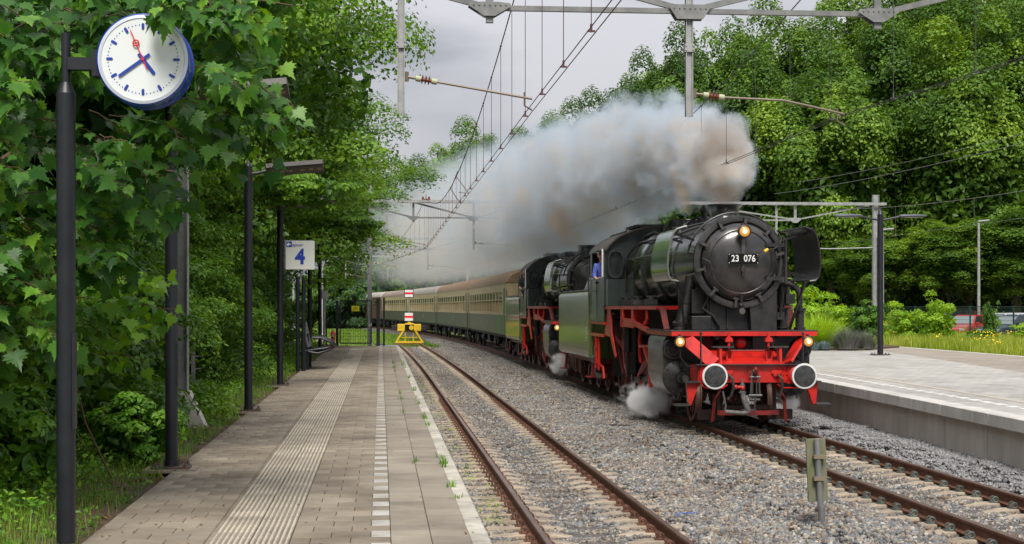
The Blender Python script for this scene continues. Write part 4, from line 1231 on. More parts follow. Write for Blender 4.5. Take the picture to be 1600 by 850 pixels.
    # ---- wheels and motion
    for sx in (-1, 1):
        wheel(L, sx * .75, 2.62, .50, WHEELRED, 10, 'leading_wheel', sx)
        for y in (5.35, 7.25, 9.15): wheel(L, sx * .75, y, .875, WHEELRED, 16, 'driving_wheel', sx, 2.2)
        wheel(L, sx * .75, 11.9, .62, WHEELRED, 12, 'trailing_wheel', sx)
        b = MB()
        b.bar((sx * .93, 5.1, .58), (sx * .93, 9.4, .58), .05, .13)
        for y in (5.35, 7.25, 9.15): b.cyl((sx * .84, y, .58), (sx * .99, y, .58), .12, n=14)
        b.build('coupling_rod', STEEL, L)
        b = MB(); b.bar((sx * 1.06, 4.7, .95), (sx * 1.06, 7.25, .60), .05, .14); b.cyl((sx * .98, 7.25, .60), (sx * 1.12, 7.25, .60), .13, n=14); b.build('connecting_rod', STEEL, L)
        b = MB(); b.cyl((sx * 1.17, 3.7, .95), (sx * 1.17, 4.75, .95), .04, n=10); b.bar((sx * 1.17, 3.7, 1.16), (sx * 1.17, 5.4, 1.16), .09, .06); b.cbox((sx * 1.17, 4.7, 1.0), (.12, .4, .32)); b.build('slide_bar', DARKSTEEL, L)
        b = MB(); b.bar((sx * 1.30, 4.5, 1.50), (sx * 1.30, 4.7, .95), .05, .07, up=(0, 1, 0)); b.bar((sx * 1.30, 3.7, 1.53), (sx * 1.30, 6.1, 1.48), .05, .06)
        b.tube([(sx * 1.28, 6.1, 1.85), (sx * 1.28, 6.25, 1.6), (sx * 1.28, 6.2, 1.3), (sx * 1.28, 6.05, 1.1)], .04, 6); b.bar((sx * 1.2, 6.1, 1.12), (sx * 1.15, 7.25, .72), .04, .06); b.bar((sx * 1.34, 5.2, 1.45), (sx * 1.34, 4.6, 1.15), .07, .10); b.bar((sx * 1.33, 4.6, 1.12), (sx * 1.33, 4.5, .62), .08, .12, up=(0, 1, 0))
        b.build('valve_gear', RED, L)
        b = MB(); b.cyl((sx * 1.38, 7.35, 1.95), (sx * 1.38, 7.35, 1.30), .085, n=12)
        for i in range(10): b.cyl((sx * 1.38, 7.35, 1.33 + i * .06), (sx * 1.38, 7.35, 1.355 + i * .06), .11, n=12)
        b.cyl((sx * 1.38, 7.35, 1.3), (sx * 1.38, 7.35, .75), .03, n=8)
        for i in range(8): b.cyl((sx * 1.38, 7.35, .78 + i * .06), (sx * 1.38, 7.35, .80 + i * .06), .055, n=10)
        b.build('vertical_pump', BLACK, L)
        b = MB(); b.tube([(sx * 1.36, 8.0, 1.9), (sx * 1.36, 8.2, 1.6), (sx * 1.34, 8.1, 1.0), (sx * 1.34, 7.6, .7)], .035, 8); b.tube([(sx * 1.30, 5.9, .9), (sx * 1.32, 5.3, 1.05), (sx * 1.32, 4.9, 1.2)], .06, 8)
        b.build('injector_feed', REDDIRTY, L); b = MB()
        b.bar((sx * 1.25, 6.4, .62), (sx * 1.25, 5.6, .40), .06, .16); b.bar((sx * 1.22, 8.4, 2.3), (sx * 1.22, 8.4, .5), .08, .08, up=(0, 1, 0)); b.bar((sx * 1.30, 9.9, 1.9), (sx * 1.1, 9.7, .7), .07, .07, up=(0, 1, 0))
        b.bar((sx * 1.3, 9.7, 1.6), (sx * 1.2, 8.2, 1.2), .05, .07)
        b.build('brake_rigging', REDDIRTY, L)
        x0, x1 = sorted((sx * 1.44, sx * 1.40))
        b = MB(); b.prism([(9.75, 2.33), (10.35, 2.33), (10.42, 2.0), (10.6, 1.86), (10.75, 1.80), (10.75, 1.66), (9.75, 1.62), (9.0, 1.10), (8.9, 1.16), (9.6, 1.75)], x0, x1, 'x'); b.build('cab_support', RED, L)
    # ---- cab
    b = MB(); pl = [(-1.5, 2.03), (1.5, 2.03), (1.5, 2.12), (-1.5, 2.12)]
    b.box(-1.48, 1.48, 10.5, 13.1, 2.03, 2.10); b.build('cab_floor', BLACK, L)
    b = MB()
    arc = [(1.5 * cos(a), 3.62 + .86 * sin(a)) for a in np.linspace(radians(20), radians(160), 15)]
    # front wall with a hole for the boiler is hidden behind it; walls either side and above
    outl = [(-1.5, 2.43), (1.5, 2.43)] + [(1.5, 3.86)] + [(x, z) for x, z in arc] + [(-1.5, 3.86)]
    b.prism(outl, 10.46, 10.52, 'y'); b.box(-1.47, -.98, 9.95, 10.46, 2.43, 3.1)
    fw = b.build('cab_front', CABGREEN, L)
    for sx in (-1, 1):
        n = 20; f = MB()
        def oval(sc, y):
            r = []
            for i in range(n):
                a = 2 * pi * i / n
                ca, sa = cos(a), sin(a)
                r.append((sx * 1.22 + sc * .185 * np.sign(ca) * abs(ca) ** .7, y, 3.50 + sc * .34 * np.sign(sa) * abs(sa) ** .6))
            return r
        A, B_, Cc = oval(1.12, 10.46), oval(1.10, 10.26), oval(.92, 10.26)
        D = oval(.90, 10.40)
        f._add(A + B_ + Cc + D, [(i + k * n, (i + 1) % n + k * n, (i + 1) % n + (k + 1) * n, i + (k + 1) * n) for k in range(3) for i in range(n)])
        o = f.build('front_window_frame', CABGREEN, fw)
        gm = MB(); gm._add(oval(.91, 10.39), [tuple(range(n))]); gm.build('window_pane', GLASSD, o)
    for sx in (-1, 1):
        x0, x1 = sorted((sx * 1.5, sx * 1.46))
        b = MB()
        b.box(x0, x1, 10.52, 13.0, 2.0, 3.16); b.box(x0, x1, 10.52, 10.68, 3.16, 3.90); b.box(x0, x1, 12.75, 13.0, 3.16, 3.90); b.box(x0, x1, 10.68, 12.75, 3.86, 3.90)
        cs = b.build('cab_side', CABGREEN if sx < 0 else CABGREEN, L)
        b = MB(); b.box(min(sx * 1.53, sx * 1.5), max(sx * 1.53, sx * 1.5), 10.66, 12.75, 3.14, 3.17); b.box(min(sx * 1.53, sx * 1.5), max(sx * 1.53, sx * 1.5), 10.63, 10.68, 3.17, 3.9)
        b.build('window_frame', WHITEP, cs)
        b = MB(); b.box(min(sx * 1.515, sx * 1.5), max(sx * 1.515, sx * 1.5), 11.75, 12.95, 2.05, 3.12); b.build('cab_door', LGREEN, cs)
        b = MB()
        b.tube([(sx * 1.54, 12.98, 2.2), (sx * 1.56, 13.0, 3.0), (sx * 1.54, 12.98, 3.7)], .016, 6); b.tube([(sx * 1.54, 11.6, 2.82), (sx * 1.56, 12.2, 2.82), (sx * 1.54, 12.9, 2.82)], .014, 6)
        b.build('cab_handrail', DARKSTEEL, cs)
        b = MB(); b.box(min(sx * 1.50, sx * 1.42), max(sx * 1.50, sx * 1.42), 10.5, 13.1, 1.93, 1.99); b.box(min(sx * 1.48, sx * 1.42), max(sx * 1.48, sx * 1.42), 10.75, 13.1, 1.60, 1.68); b.build('cab_sill_beam', RED, L)
        b = MB(); b.cyl((sx * 1.44, 12.2, 1.6), (sx * 1.44, 12.2, .75), .055, n=10); b.cyl((sx * 1.44, 11.75, 1.6), (sx * 1.44, 11.75, .70), .04, n=10); b.cyl((sx * 1.44, 12.2, 1.25), (sx * 1.44, 12.2, 1.29), .08, n=10); b.tube([(sx * 1.44, 12.2, .9), (sx * 1.42, 11.8, .85), (sx * 1.4, 11.3, .8), (sx * 1.4, 11.1, .5)], .035, 6)
        b.build('injector_pipe', RED, L)
        b = MB(); b.cyl((sx * 1.40, 12.5, .95), (sx * 1.40, 12.9, .95), .12, n=12); b.cbox((sx * 1.35, 12.0, .55), (.2, .9, .12)); b.cbox((sx * 1.3, 12.8, .7), (.2, .3, .3)); b.tube([(sx * 1.40, 12.9, 1.5), (sx * 1.42, 12.7, 1.1), (sx * 1.4, 12.4, .7)], .02, 6)
        b.build('injector', DARKSTEEL, L)
    b = MB()
    n = 18
    oa = [(1.56 * cos(a), 3.60 + .90 * sin(a)) for a in np.linspace(radians(17), radians(163), n)]
    ia = [(1.53 * cos(a), 3.58 + .88 * sin(a)) for a in np.linspace(radians(17), radians(163), n)]
    vs = []; fs = []
    for y in (10.30, 13.45):
        vs += [(x, y, z) for x, z in oa] + [(x, y, z) for x, z in ia]
    for i in range(n - 1):
        fs += [(i, i + 1, 2 * n + i + 1, 2 * n + i), (n + i + 1, n + i, 3 * n + i, 3 * n + i + 1), (i, n + i, n + i + 1, i + 1), (2 * n + i, 2 * n + i + 1, 3 * n + i + 1, 3 * n + i)]
    fs += [(0, 2 * n, 3 * n, n), (n - 1, 2 * n - 1, 4 * n - 1, 3 * n - 1)]
    b._add(vs, fs, 0, True); b.build('cab_roof', ROOFGREY, L)
    b = MB(); b.box(-.55, .55, 11.0, 12.6, 4.49, 4.56)
    for y in (11.2, 11.8, 12.4): b.tube([(-.6, y, 4.46), (-.6, y, 4.54), (.6, y, 4.54)], .02, 6)
    b.bar((-.9, 10.6, 4.34), (-.9, 13.2, 4.34), .06, .05); b.build('roof_ventilator', BLACK, L, bevel=.01)
    # ---- tender
    def rprism(x, z0, z1, y0, y1, r, b, mi=0):
        pl = []
        for cx, cz, a0 in ((x - r, z1 - r, 0), (-x + r, z1 - r, 90), (-x + r, z0 + r, 180), (x - r, z0 + r, 270)):
            for a in np.linspace(a0, a0 + 90, 6): pl.append((cx + r * cos(radians(a)), cz + r * sin(radians(a))))
        b.prism(pl, y0, y1, 'y', mi, True)
    b = MB(); rprism(1.50, .93, 2.84, 13.45, 20.55, .14, b); b.build('tender_tank', TGREEN, L, bevel=.05)
    b = MB(); b.tube([(-1.40, 13.6, 2.86), (-1.40, 20.4, 2.86)], .03, 6); 
    for y in (13.7, 15.5, 17.2, 19, 20.3): b.cyl((-1.40, y, 2.83), (-1.40, y, 2.90), .04, n=6)
    b.build('tender_rail', BLACK, L)
    b = MB(); b.box(-1.40, 1.40, 13.30, 13.50, 2.2, 3.85); b.build('tender_front_wall', LGREEN, L)
    b = MB(); b.prism([(-1.0, 2.80), (1.0, 2.80), (.7, 3.55), (-.7, 3.55)], 13.5, 18.5, 'y'); b.build('coal_bunker', LGREEN, L)
    b = MB()
    for k in range(60): b.sphere((random.uniform(-.6, .6), random.uniform(13.7, 18.3), 3.52 + random.uniform(0, .14)), random.uniform(.08, .16), 6, s=(1, 1, .7))
    b.build('coal', mat('coal', (.012, .012, .013), .35), L)
    b = MB(); b.box(-1.2, 1.2, 13.4, 20.7, .80, .94); b.box(-.6, .6, 13.4, 20.7, .4, .8)
    for y in (14.3, 15.3, 18.4, 19.4): b.box(-1.1, 1.1, y - .25, y + .25, .35, .75)
    b.build('tender_frame', REDDIRTY, L)
    for sx in (-1, 1):
        for y in (14.4, 16.2, 18.0, 19.8): wheel(L, sx * .75, y, .50, WHEELRED, 10, 'tender_wheel', sx)
        for y0 in (14.0, 17.6):
            b = MB(); b.bar((sx * 1.02, y0, .62), (sx * 1.02, y0 + 2.6, .62), .05, .16); b.tube([(sx * 1.05, y0 + .3, .78), (sx * 1.05, y0 + 1.3, .60), (sx * 1.05, y0 + 2.3, .78)], .03, 6)
            for q in (.4, 2.2): b.cbox((sx * 1.04, y0 + q, .52), (.16, .3, .3)); 
            for q in (1.1, 1.5): b.cyl((sx * 1.06, y0 + q, .42), (sx * 1.06, y0 + q, .78), .08, n=10)
            b.build('bogie_frame', mat('bogie_brown', (.09, .04, .032), .6, .1, (.16, .08, .06), 7, 1, .1, 40), L)
        for y in (13.75, 19.9):
            b = MB(); b.bar((sx * 1.30, y, .93), (sx * 1.36, y, .45), .06, .2, up=(0, 1, 0)); b.box(min(sx * 1.30, sx * 1.52), max(sx * 1.30, sx * 1.52), y - .25, y + .25, .42, .45); b.build('tender_step', REDDIRTY, L)
        b = MB(); b.lathe([(.10, 20.7), (.10, 21.0), (.25, 21.02), (.25, 21.06), (0, 21.07)], (sx * .875, 0, 1.05), 'y', 20); b.build('rear_buffer', BLACK, L)
    # small white maker's lettering on the tender corner (unreadable marks in the photograph)
    b = MB()
    for i in range(5): b.box(-1.503, -1.502, 13.75, 13.95, 1.42 + i * .09, 1.455 + i * .09)
    b.build('tender_marking', WHITEP, L)
    return L

LOCO_T, LOCO_S = 7.26, 29.0
loco = make_loco()
loco.location = W(LOCO_T, LOCO_S, RZ); loco.rotation_euler = (0, 0, TRACK_ROT)
loco2 = copy_tree(loco)
loco2.location = W(LOCO_T, LOCO_S + 21.4, RZ); loco2.rotation_euler = (0, 0, TRACK_ROT)
for c in list(loco2.children):
    if c.name.startswith('number_plate'):
        for gch in list(c.children): bpy.data.objects.remove(gch)
        bpy.data.objects.remove(c)
for o, lb in ((loco, 'front steam locomotive with 23 076 plate on its black smokebox and red buffer beam'), (loco2, 'second steam locomotive coupled behind the first one, just ahead of the coaches')):
    tag(o, lb, 'steam locomotive', 'steam locomotives heading the train')

# ================================================================== coaches
CREAM = mat('coach_cream', (.64, .51, .29), .55, 0, (.45, .36, .21), 3.5, 1.0, .03, 30, objrnd=.08)
OLIVE = mat('coach_olive_green', (.055, .068, .040), .45, 0, (.105, .115, .060), 2.0, 1.0, .03, 20, stretch=(1, 1, .6), objrnd=.1)
ROOFB = mat('coach_roof_tan', (.38, .235, .135), .7, 0, (.25, .165, .105), 1.3, 1.0, .04, 12, stretch=(1, 1.6, 1))
ROOFG = mat('coach_roof_grey', (.42, .38, .34), .65, 0, (.30, .27, .24), 1.3, 1.0, .04, 12)
ROOFP = mat('coach_roof_dusty', (.38, .28, .21), .7, 0, (.25, .20, .165), 1.3, 1.0, .04, 12)
BROWNC = mat('coach_brown', (.10, .045, .03), .5, 0, (.15, .08, .05), 2.0, 1.0)
UNDER = mat('underframe_black', (.018, .017, .016), .7, 0, (.045, .04, .035), 5, 1, .1, 30)
GREENP = mat('bright_green_panel', (.07, .19, .03), .5)
CURTAIN = mat('coach_interior_tan', (.16, .13, .085), .8, 0, (.08, .065, .045), 1.5, 1, objrnd=.4)
CL = 26.3
def coach_wheel_mesh():
    b = MB(); b.cyl((-.06, 0, 0), (.06, 0, 0), .46, n=24); b.cyl((.04, 0, 0), (-.09, 0, 0), .15, n=12); b.lathe([(.40, -.07), (.50, -.07), (.47, .05), (.38, .06)], (0, 0, 0), 'x', 24)
    return b.mesh('coach_wheel', UNDER)
CWM = coach_wheel_mesh()
def make_coach(roofm, upper, lower, green=False, dots=False, detail=True, loco_end=False):
    Cc = empty('passenger_coach', (0, 0, 0))
    H = 3.62; hw = 1.42
    b = MB(); b.box(-hw, hw, .15, CL - .15, 1.05, 2.02); b.build('lower_body', lower, Cc, bevel=.02)
    # upper body: bands and posts round the window openings
    NW = 12; pitch = (CL - 3.6) / NW; y00 = 1.8
    zb, zt = 2.10, 3.18
    b = MB(); b.box(-hw, hw, .15, CL - .15, 2.02, zb); b.box(-hw, hw, .15, CL - .15, zt, H - .06)
    for sx in (-1, 1):
        x0, x1 = sorted((sx * hw, sx * (hw - .07)))
        b.box(x0, x1, .15, y00 + .07, zb, zt); b.box(x0, x1, y00 + NW * pitch - .07, CL - .15, zb, zt)
        for k in range(1, NW): b.box(x0, x1, y00 + k * pitch - .16, y00 + k * pitch + .16, zb, zt)
    b.box(-hw, hw, .15, .22, zb, zt); b.box(-hw, hw, CL - .22, CL - .15, zb, zt)
    b.build('upper_body', upper, Cc)
    b = MB(); b.box(-1.2, 1.2, .4, CL - .4, zb, zt); b.build('coach_interior', CURTAIN, Cc)
    b = MB()
    for sx in (-1, 1):
        x0, x1 = sorted((sx * (hw + .015), sx * hw)); b.box(x0, x1, .15, CL - .15, 2.0, 2.05); b.box(x0, x1, .15, CL - .15, H - .10, H - .06)
    b.build('waist_trim', upper, Cc)
    wf = MB(); a = pitch / 2 - .16
    xo, xi = -(hw + .012), -(hw - .03)
    wf.box(xo, xi, -a, a, zb, zb + .05); wf.box(xo, xi, -a, a, zt - .05, zt); wf.box(xo, xi, -a, -a + .05, zb + .05, zt - .05); wf.box(xo, xi, a - .05, a, zb + .05, zt - .05)
    wf.box(xo - .01, xi, -a + .05, a - .05, 2.72, 2.77); wf.box(xo, xi, -.025, .025, zb + .05, 2.72)
    me = wf.mesh('window_frame', upper)
    pl = MB(); pl.box(-(hw - .02), -(hw - .025), -a + .05, a - .05, zb + .05, 2.72); pml = pl.mesh('lower_pane', WGLASS)
    pu = MB(); pu.box(-(hw - .005), -(hw - .01), -a + .05, a - .05, 2.77, zt - .05); pmu = pu.mesh('upper_pane', WGLASS)
    for k in range(NW):
        o = link('window', me, Cc, (0, y00 + (k + .5) * pitch, 0))
        if detail:
            link('lower_pane', pml, o); link('upper_pane', pmu, o, (-.01 if k % 3 == 0 else .0, 0, 0))
    # roof
    n = 16; b = MB(); vs = []; fs = []
    prof = [((hw + .03) * (1 if abs(cos(a)) > 1 else np.sign(cos(a)) * abs(cos(a)) ** .75), H - .06 + .66 * abs(sin(a)) ** .85) for a in np.linspace(0, pi, n + 1)]
    for y, s_, dz in ((.10, .90, -.14), (.35, .97, -.04), (.8, 1, 0), (CL - .8, 1, 0), (CL - .35, .97, -.04), (CL - .10, .90, -.14)):
        for x, z in prof: vs.append((x * (s_ if z > H else 1), y, H - .06 + (z - H + .06) * (1 + dz * 1.2)))
    k = n + 1
    for i in range(5):
        for j in range(n): fs.append((i * k + j, i * k + j + 1, (i + 1) * k + j + 1, (i + 1) * k + j))
    fs.append(tuple(reversed(range(k)))); fs.append(tuple(range(5 * k, 6 * k)))
    b._add(vs, fs, 0, True); b.build('roof', roofm, Cc)
    if dots:
        for i in range(22):
            m = MB(); m.cyl((0, 0, -.05), (0, 0, .09), .07, n=8); m.cyl((0, 0, .09), (0, 0, .12), .11, n=8); m.build('roof_vent', mat('vent_pale', (.55, .48, .40), .6), Cc, (-.12, 1.0 + i * 1.15, 4.20))
    # ends
    for y, d in ((.15, -1), (CL - .15, 1)):
        b = MB(); b.box(-.55, .55, min(y, y + d * .24), max(y, y + d * .24), 1.1, 3.5); b.build('gangway', UNDER, Cc, bevel=.03)
        for sx in (-1, 1):
            b = MB(); b.lathe([(.09, 0), (.09, .22), (.22, .24), (.22, .28), (0, .29)], (sx * .875, 0, 1.05), 'y', 14); o = b.build('buffer', UNDER, Cc, (0, y if d > 0 else y, 0), (0, 0, 0)); o.scale = (1, d, 1)
    for sx in (-1, 1):
        for y in (.95, CL - .95):
            b = MB(); x0, x1 = sorted((sx * (hw + .02), sx * (hw - .02))); b.box(x0, x1, y - .38, y + .38, 1.08, 3.3); b.build('door', GREENP if (green and y < 2 and sx < 0) else mat('coach_door_olive', (.10, .105, .06), .5, 0, (.15, .14, .08), 3, 1), Cc, bevel=.01)
    if green:
        b = MB(); b.box(-hw - .008, -hw + .0, 2.4, 4.6, 1.08, 1.98); b.build('green_panel', GREENP, Cc)
    b = MB(); b.box(-hw - .006, -hw, 10.6, 11.5, 1.50, 1.74); b.build('faded_emblem', mat('faded_gold', (.24, .22, .09), .6), Cc)
    # underframe
    b = MB(); b.box(-1.3, 1.3, .3, CL - .3, .92, 1.06); b.box(-1.0, 1.0, 8.5, 11.5, .45, .92); b.box(-1.1, -.4, 13.0, 14.6, .5, .92); b.box(.4, 1.1, 12.5, 15.2, .5, .92); b.box(-.9, .9, 16, 17.2, .55, .92)
    for y in (6.5, 7.6, 18.4, 19.2): b.bar((-1.25, y, .92), (-1.15, y + .4, .35), .05, .05); 
    b.cyl((-1.1, 15.2, .7), (-1.1, 16.6, .7), .2, n=12); b.bar((-1.28, .8, .95), (-1.36, .8, .5), .06, .5, up=(0, 1, 0)); b.box(-1.5, -1.25, .55, 1.15, .48, .51); b.box(-1.5, -1.25, CL - 1.15, CL - .55, .48, .51)
    b.build('underframe', UNDER, Cc)
    for yb in (3.6, CL - 3.6):
        b = MB()
        for sx in (-1, 1):
            b.bar((sx * 1.0, yb - 1.8, .62), (sx * 1.0, yb + 1.8, .62), .10, .2); b.bar((sx * 1.02, yb - .5, .45), (sx * 1.02, yb + .5, .45), .1, .25)
            for q in (-1.25, 1.25): b.cbox((sx * 1.02, yb + q, .5), (.2, .34, .3)); b.cyl((sx * 1.04, yb + q * .6, .5), (sx * 1.04, yb + q * .6, .85), .09, n=8)
        b.box(-.9, .9, yb - .3, yb + .3, .5, .92)
        bo = b.build('bogie', UNDER, Cc)
        for sx in (-1, 1):
            for q in (-1.25, 1.25): link('wheel', CWM, bo, (sx * .75, yb + q, .5))
    return Cc
s = 72.2
specs = [(ROOFB, CREAM, OLIVE, True, True, 'first coach behind the locomotives, cream and olive with tan roof and green door'),
         (ROOFB, CREAM, OLIVE, False, True, 'second coach from the locomotives, cream and olive with tan roof and roof vents'),
         (ROOFG, CREAM, OLIVE, False, False, 'third coach from the locomotives, cream and olive with a pale grey roof'),
         (ROOFP, CREAM, OLIVE, False, False, 'fourth coach, cream and olive with dusty brown roof, left of the buffer stop'),
         (ROOFG, BROWNC, BROWNC, False, False, 'brown coach seen through the mesh gate at the tail of the train'),
         (ROOFG, BROWNC, BROWNC, False, False, 'last brown coach, mostly hidden behind the tree by the gate')]
for i, (rm, up, lo, gp, dt, lb) in enumerate(specs):
    c = make_coach(rm, up, lo, gp, dt, i < 5)
    a, e = W(right_t(s), s, RZ), W(right_t(s + CL), s + CL, RZ)
    d = e - a
    c.location = a; c.rotation_euler = (0, 0, atan2(-d.x, d.y))
    tag(c, lb, 'railway coach', 'coaches of the steam train')
    s += CL + .45
# ================================================================== lamp posts on platform 4
def base_plate(b, r=.2):
    b.box(-r, r, -r * .75, r * .75, 0.012, .035)
    for x in (-1, 1):
        for y in (-1, 1):
            b.cyl((x * r * .8, y * r * .5, .03), (x * r * .8, y * r * .5, .085), .014, n=6); b.cyl((x * r * .8, y * r * .5, .035), (x * r * .8, y * r * .5, .06), .026, n=6)
def platform_lamp(s, t, label, zt=4.85, head=True):
    L = empty('lamp_post', W(t, s, PZ), TRACK_ROT, label, 'lamp post', 'lamp posts along platform four')
    h = zt - PZ
    b = MB(); b.cyl((0, 0, .03), (0, 0, h), .068, n=20); b.cyl((0, 0, h), (0, 0, h + .11), .068, .004, n=20); b.cyl((0, 0, .03), (0, 0, .09), .078, n=20)
    b.box(.055, .071, -.04, .04, .9, 1.35)
    b.build('pole', POSTB, L)
    b = MB(); base_plate(b); b.build('base_plate', mat('base_plate_steel', (.05, .05, .05), .5, .3, (.16, .10, .07), 9, 1), L)
    b = MB(); b.box(-.28, .28, -.22, .22, -.02, .011); b.build('foot_pad', mat('foot_concrete', (.26, .22, .17), .9, 0, (.18, .15, .12), 6, 1), L)
    b = MB(); b.tube([(-.24, 0, h - .20), (-.13, 0, h - .165), (0, 0, h - .13), (.16, 0, h - .11), (.32, 0, h - .07)], .03, 8); b.build('bracket_arm', POSTB, L)
    if head:
        hd = MB(); hd.box(0, .95, -.17, .17, -.01, .075); hd.box(.02, .93, -.15, .15, -.022, -.01)
        ho = hd.build('lamp_head', mat('lamp_head_dark', (.035, .032, .032), .5, .2, (.06, .05, .045), 6, 1), L, (.30, 0, h - .09), (radians(-19), radians(-5), 0), bevel=.015)
        for i in range(6):
            le = MB(); le.cyl((.12 + i * .14 + (.06 if i > 2 else 0), -.02, -.026), (.12 + i * .14 + (.06 if i > 2 else 0), -.02, -.021), .042, n=10)
            le.build('lens', mat('led_lens', (.22, .12, .08), .3), ho)
    return L
platform_lamp(16.75, -2.24, 'second dark lamp post from the camera, its head lost in maple leaves')
platform_lamp(25.9, -2.20, 'dark lamp post with a flat six-lens head over the platform, third from camera')
platform_lamp(34.3, -2.22, 'fourth dark lamp post, just left of the number 4 sign')
platform_lamp(50.3, -2.30, 'slim dark lamp post behind the perch bench')
platform_lamp(58.6, -2.30, 'dark lamp post nearest the red hydrant')

# ---- clock on its post
CP = empty('station_clock', W(-2.29, 11.45, PZ), TRACK_ROT, 'round white station clock with blue rim on a dark post, maple leaves over it', 'clock')
b = MB(); b.cyl((0, 0, .02), (0, 0, 3.30), .068, n=24); b.cyl((0, 0, 3.30), (0, 0, 3.38), .068, .035, n=24); b.cyl((0, 0, 3.38), (0, 0, 3.74), .034, n=16); b.box(.052, .070, -.05, .05, .85, 1.55); b.build('post', POSTB, CP)
b = MB(); b.box(.02, .30, -.05, .05, 3.47, 3.56); b.box(.20, .28, -.09, .09, 3.42, 3.61); b.build('bracket', POSTB, CP)
cc = (.575, 0, 3.535)
D = MB(); D.lathe([(.30, -.14), (.325, -.145), (.335, -.13), (.335, -.10), (.325, -.09), (.325, .09), (.335, .10), (.335, .13), (.325, .145), (.30, .14)], (0, 0, 0), 'y', 64)
dr = D.build('clock_case', CLOCKBLUE, CP, cc)
D = MB(); D.lathe([(.322, -.146), (.300, -.150), (.295, -.142)], (0, 0, 0), 'y', 64); D.build('rim', CLOCKRIM, dr)
F = MB(); F.lathe([(.296, -.143), (0, -.143)], (0, 0, 0), 'y', 64, smooth=False); face = F.build('clock_face', CLOCKFACE, dr)
for i in range(60):
    a = pi / 2 - i * pi / 30
    if i % 5 == 0:
        m = MB(); n = []
        for q in range(12):
            th = 2 * pi * q / 12
            n.append((.0105 * cos(th), .0135 * np.sign(sin(th)) + .0105 * sin(th)))
        m.prism(n, -.0015, .0015, 'y')
        m.build('hour_mark', BLUEMARK, dr, (.238 * cos(a), -.146, .238 * sin(a)), (0, pi / 2 - a, 0), label=None)
dm = MB()
for i in range(60):
    if i % 5:
        a = pi / 2 - i * pi / 30
        dm.cyl((.25 * cos(a), -.1445, .25 * sin(a)), (.25 * cos(a), -.1465, .25 * sin(a)), .0042, n=8)
o = dm.build('minute_dots', BLUEMARK, dr); o['kind'] = 'stuff'
def hand(name, ang, l, tail, w, m, y, extra=None):
    b = MB(); r = w / 2
    pl = [(-r, -tail), (r, -tail)] + [(r * cos(q), l + r * sin(q)) for q in np.linspace(0, pi, 7)]
    b.prism(pl, -.0015, .0015, 'y')
    o = b.build(name, m, dr, (0, y, 0), (0, radians(ang), 0))
    return o
hand('hour_hand', 143, .125, .05, .026, BLUEMARK, -.150)
hand('minute_hand', 233.5, .205, .06, .021, BLUEMARK, -.154)
sh = hand('second_hand', 337, .225, .085, .0065, REDHAND, -.158)
b = MB(); b.torus((0, 0, .125), .021, .005, 'y', 20, 6); b.build('second_hand_ring', REDHAND, sh)
b = MB(); b.cyl((0, -.162, 0), (0, -.150, 0), .012, n=12); b.build('hand_boss', REDHAND, dr)

# ---- number sign
SG = empty('platform_number_sign', W(-2.18, 42.1, PZ), TRACK_ROT, 'white sign with blue 4 and the word spoor above dark twin posts', 'sign')
for dx in (-.07, .09):
    b = MB(); b.cyl((dx, 0, 0), (dx, 0, 2.56 if dx < 0 else 2.50), .055, n=14); b.build('post', POSTB, SG)
b = MB(); b.cyl((.01, 0, 2.45), (.01, 0, 2.80), .02, n=8); b.box(-.1, .12, -.02, .02, 2.44, 2.5); b.build('bracket', GALVD, SG)
b = MB(); b.cbox((0, -.10, 3.15), (.78, .05, .78)); sp = b.build('sign_board', mat('sign_board_white', (.62, .63, .58), .4), SG, bevel=.008)
b = MB(); b.cbox((-.06, .12, 3.17), (.78, .04, .80)); b.build('rear_board', GALVD, SG, bevel=.006)
b = MB(); b.box(-.37, -.22, -.130, -.127, 3.37, 3.52); b.build('logo_panel', BLUEMARK, sp)
b = MB(); b.prism([(-.345, 3.40), (-.30, 3.40), (-.30, 3.43), (-.25, 3.43), (-.25, 3.45), (-.32, 3.49), (-.35, 3.45)], -.1335, -.1305, 'y'); b.build('logo_mark', WHITEP, sp)
text_obj('spoor_lettering', 'spoor', .125, BLUEMARK, sp, (-.065, -.128, 3.425), (pi / 2, 0, 0), .002, 'CENTER', .001)
text_obj('track_number', '4', .56, BLUEMARK, sp, (-.0, -.128, 3.09), (pi / 2, 0, 0), .002, 'CENTER', .022, .9)
# ---- perch bench
BN = empty('perch_bench', W(-2.0, 44.0, PZ), TRACK_ROT, 'dark steel perch bench with grey back panels beside the twin posts', 'bench')
b = MB(); b.box(-.22, .0, -.9, -.78, 0, 1.0); b.box(-.22, .0, .7, .82, 0, 1.0); b.build('upright', POSTB, BN)
b = MB(); b.box(-.04, .03, -.95, .95, .62, 1.32, R=Matrix.Rotation(radians(-14), 3, 'Y'), c=(0, 0, .6)); b.build('backrest', mat('bench_grey', (.16, .165, .17), .45, .3), BN, bevel=.02)
b = MB(); b.box(-.25, .55, -.95, .95, .50, .56, R=Matrix.Rotation(radians(-8), 3, 'Y'), c=(0, 0, .53)); b.build('seat', mat('bench_black', (.03, .03, .035), .35, .2), BN, bevel=.02)
for y in (-.97, .97, 0):
    b = MB(); b.tube([(.0, y, .5), (.25, y, .46), (.62, y, .56), (.70, y, .64), (.58, y, .78), (.34, y, .88), (.1, y, .9)], .032, 8); b.build('armrest', POSTB, BN)
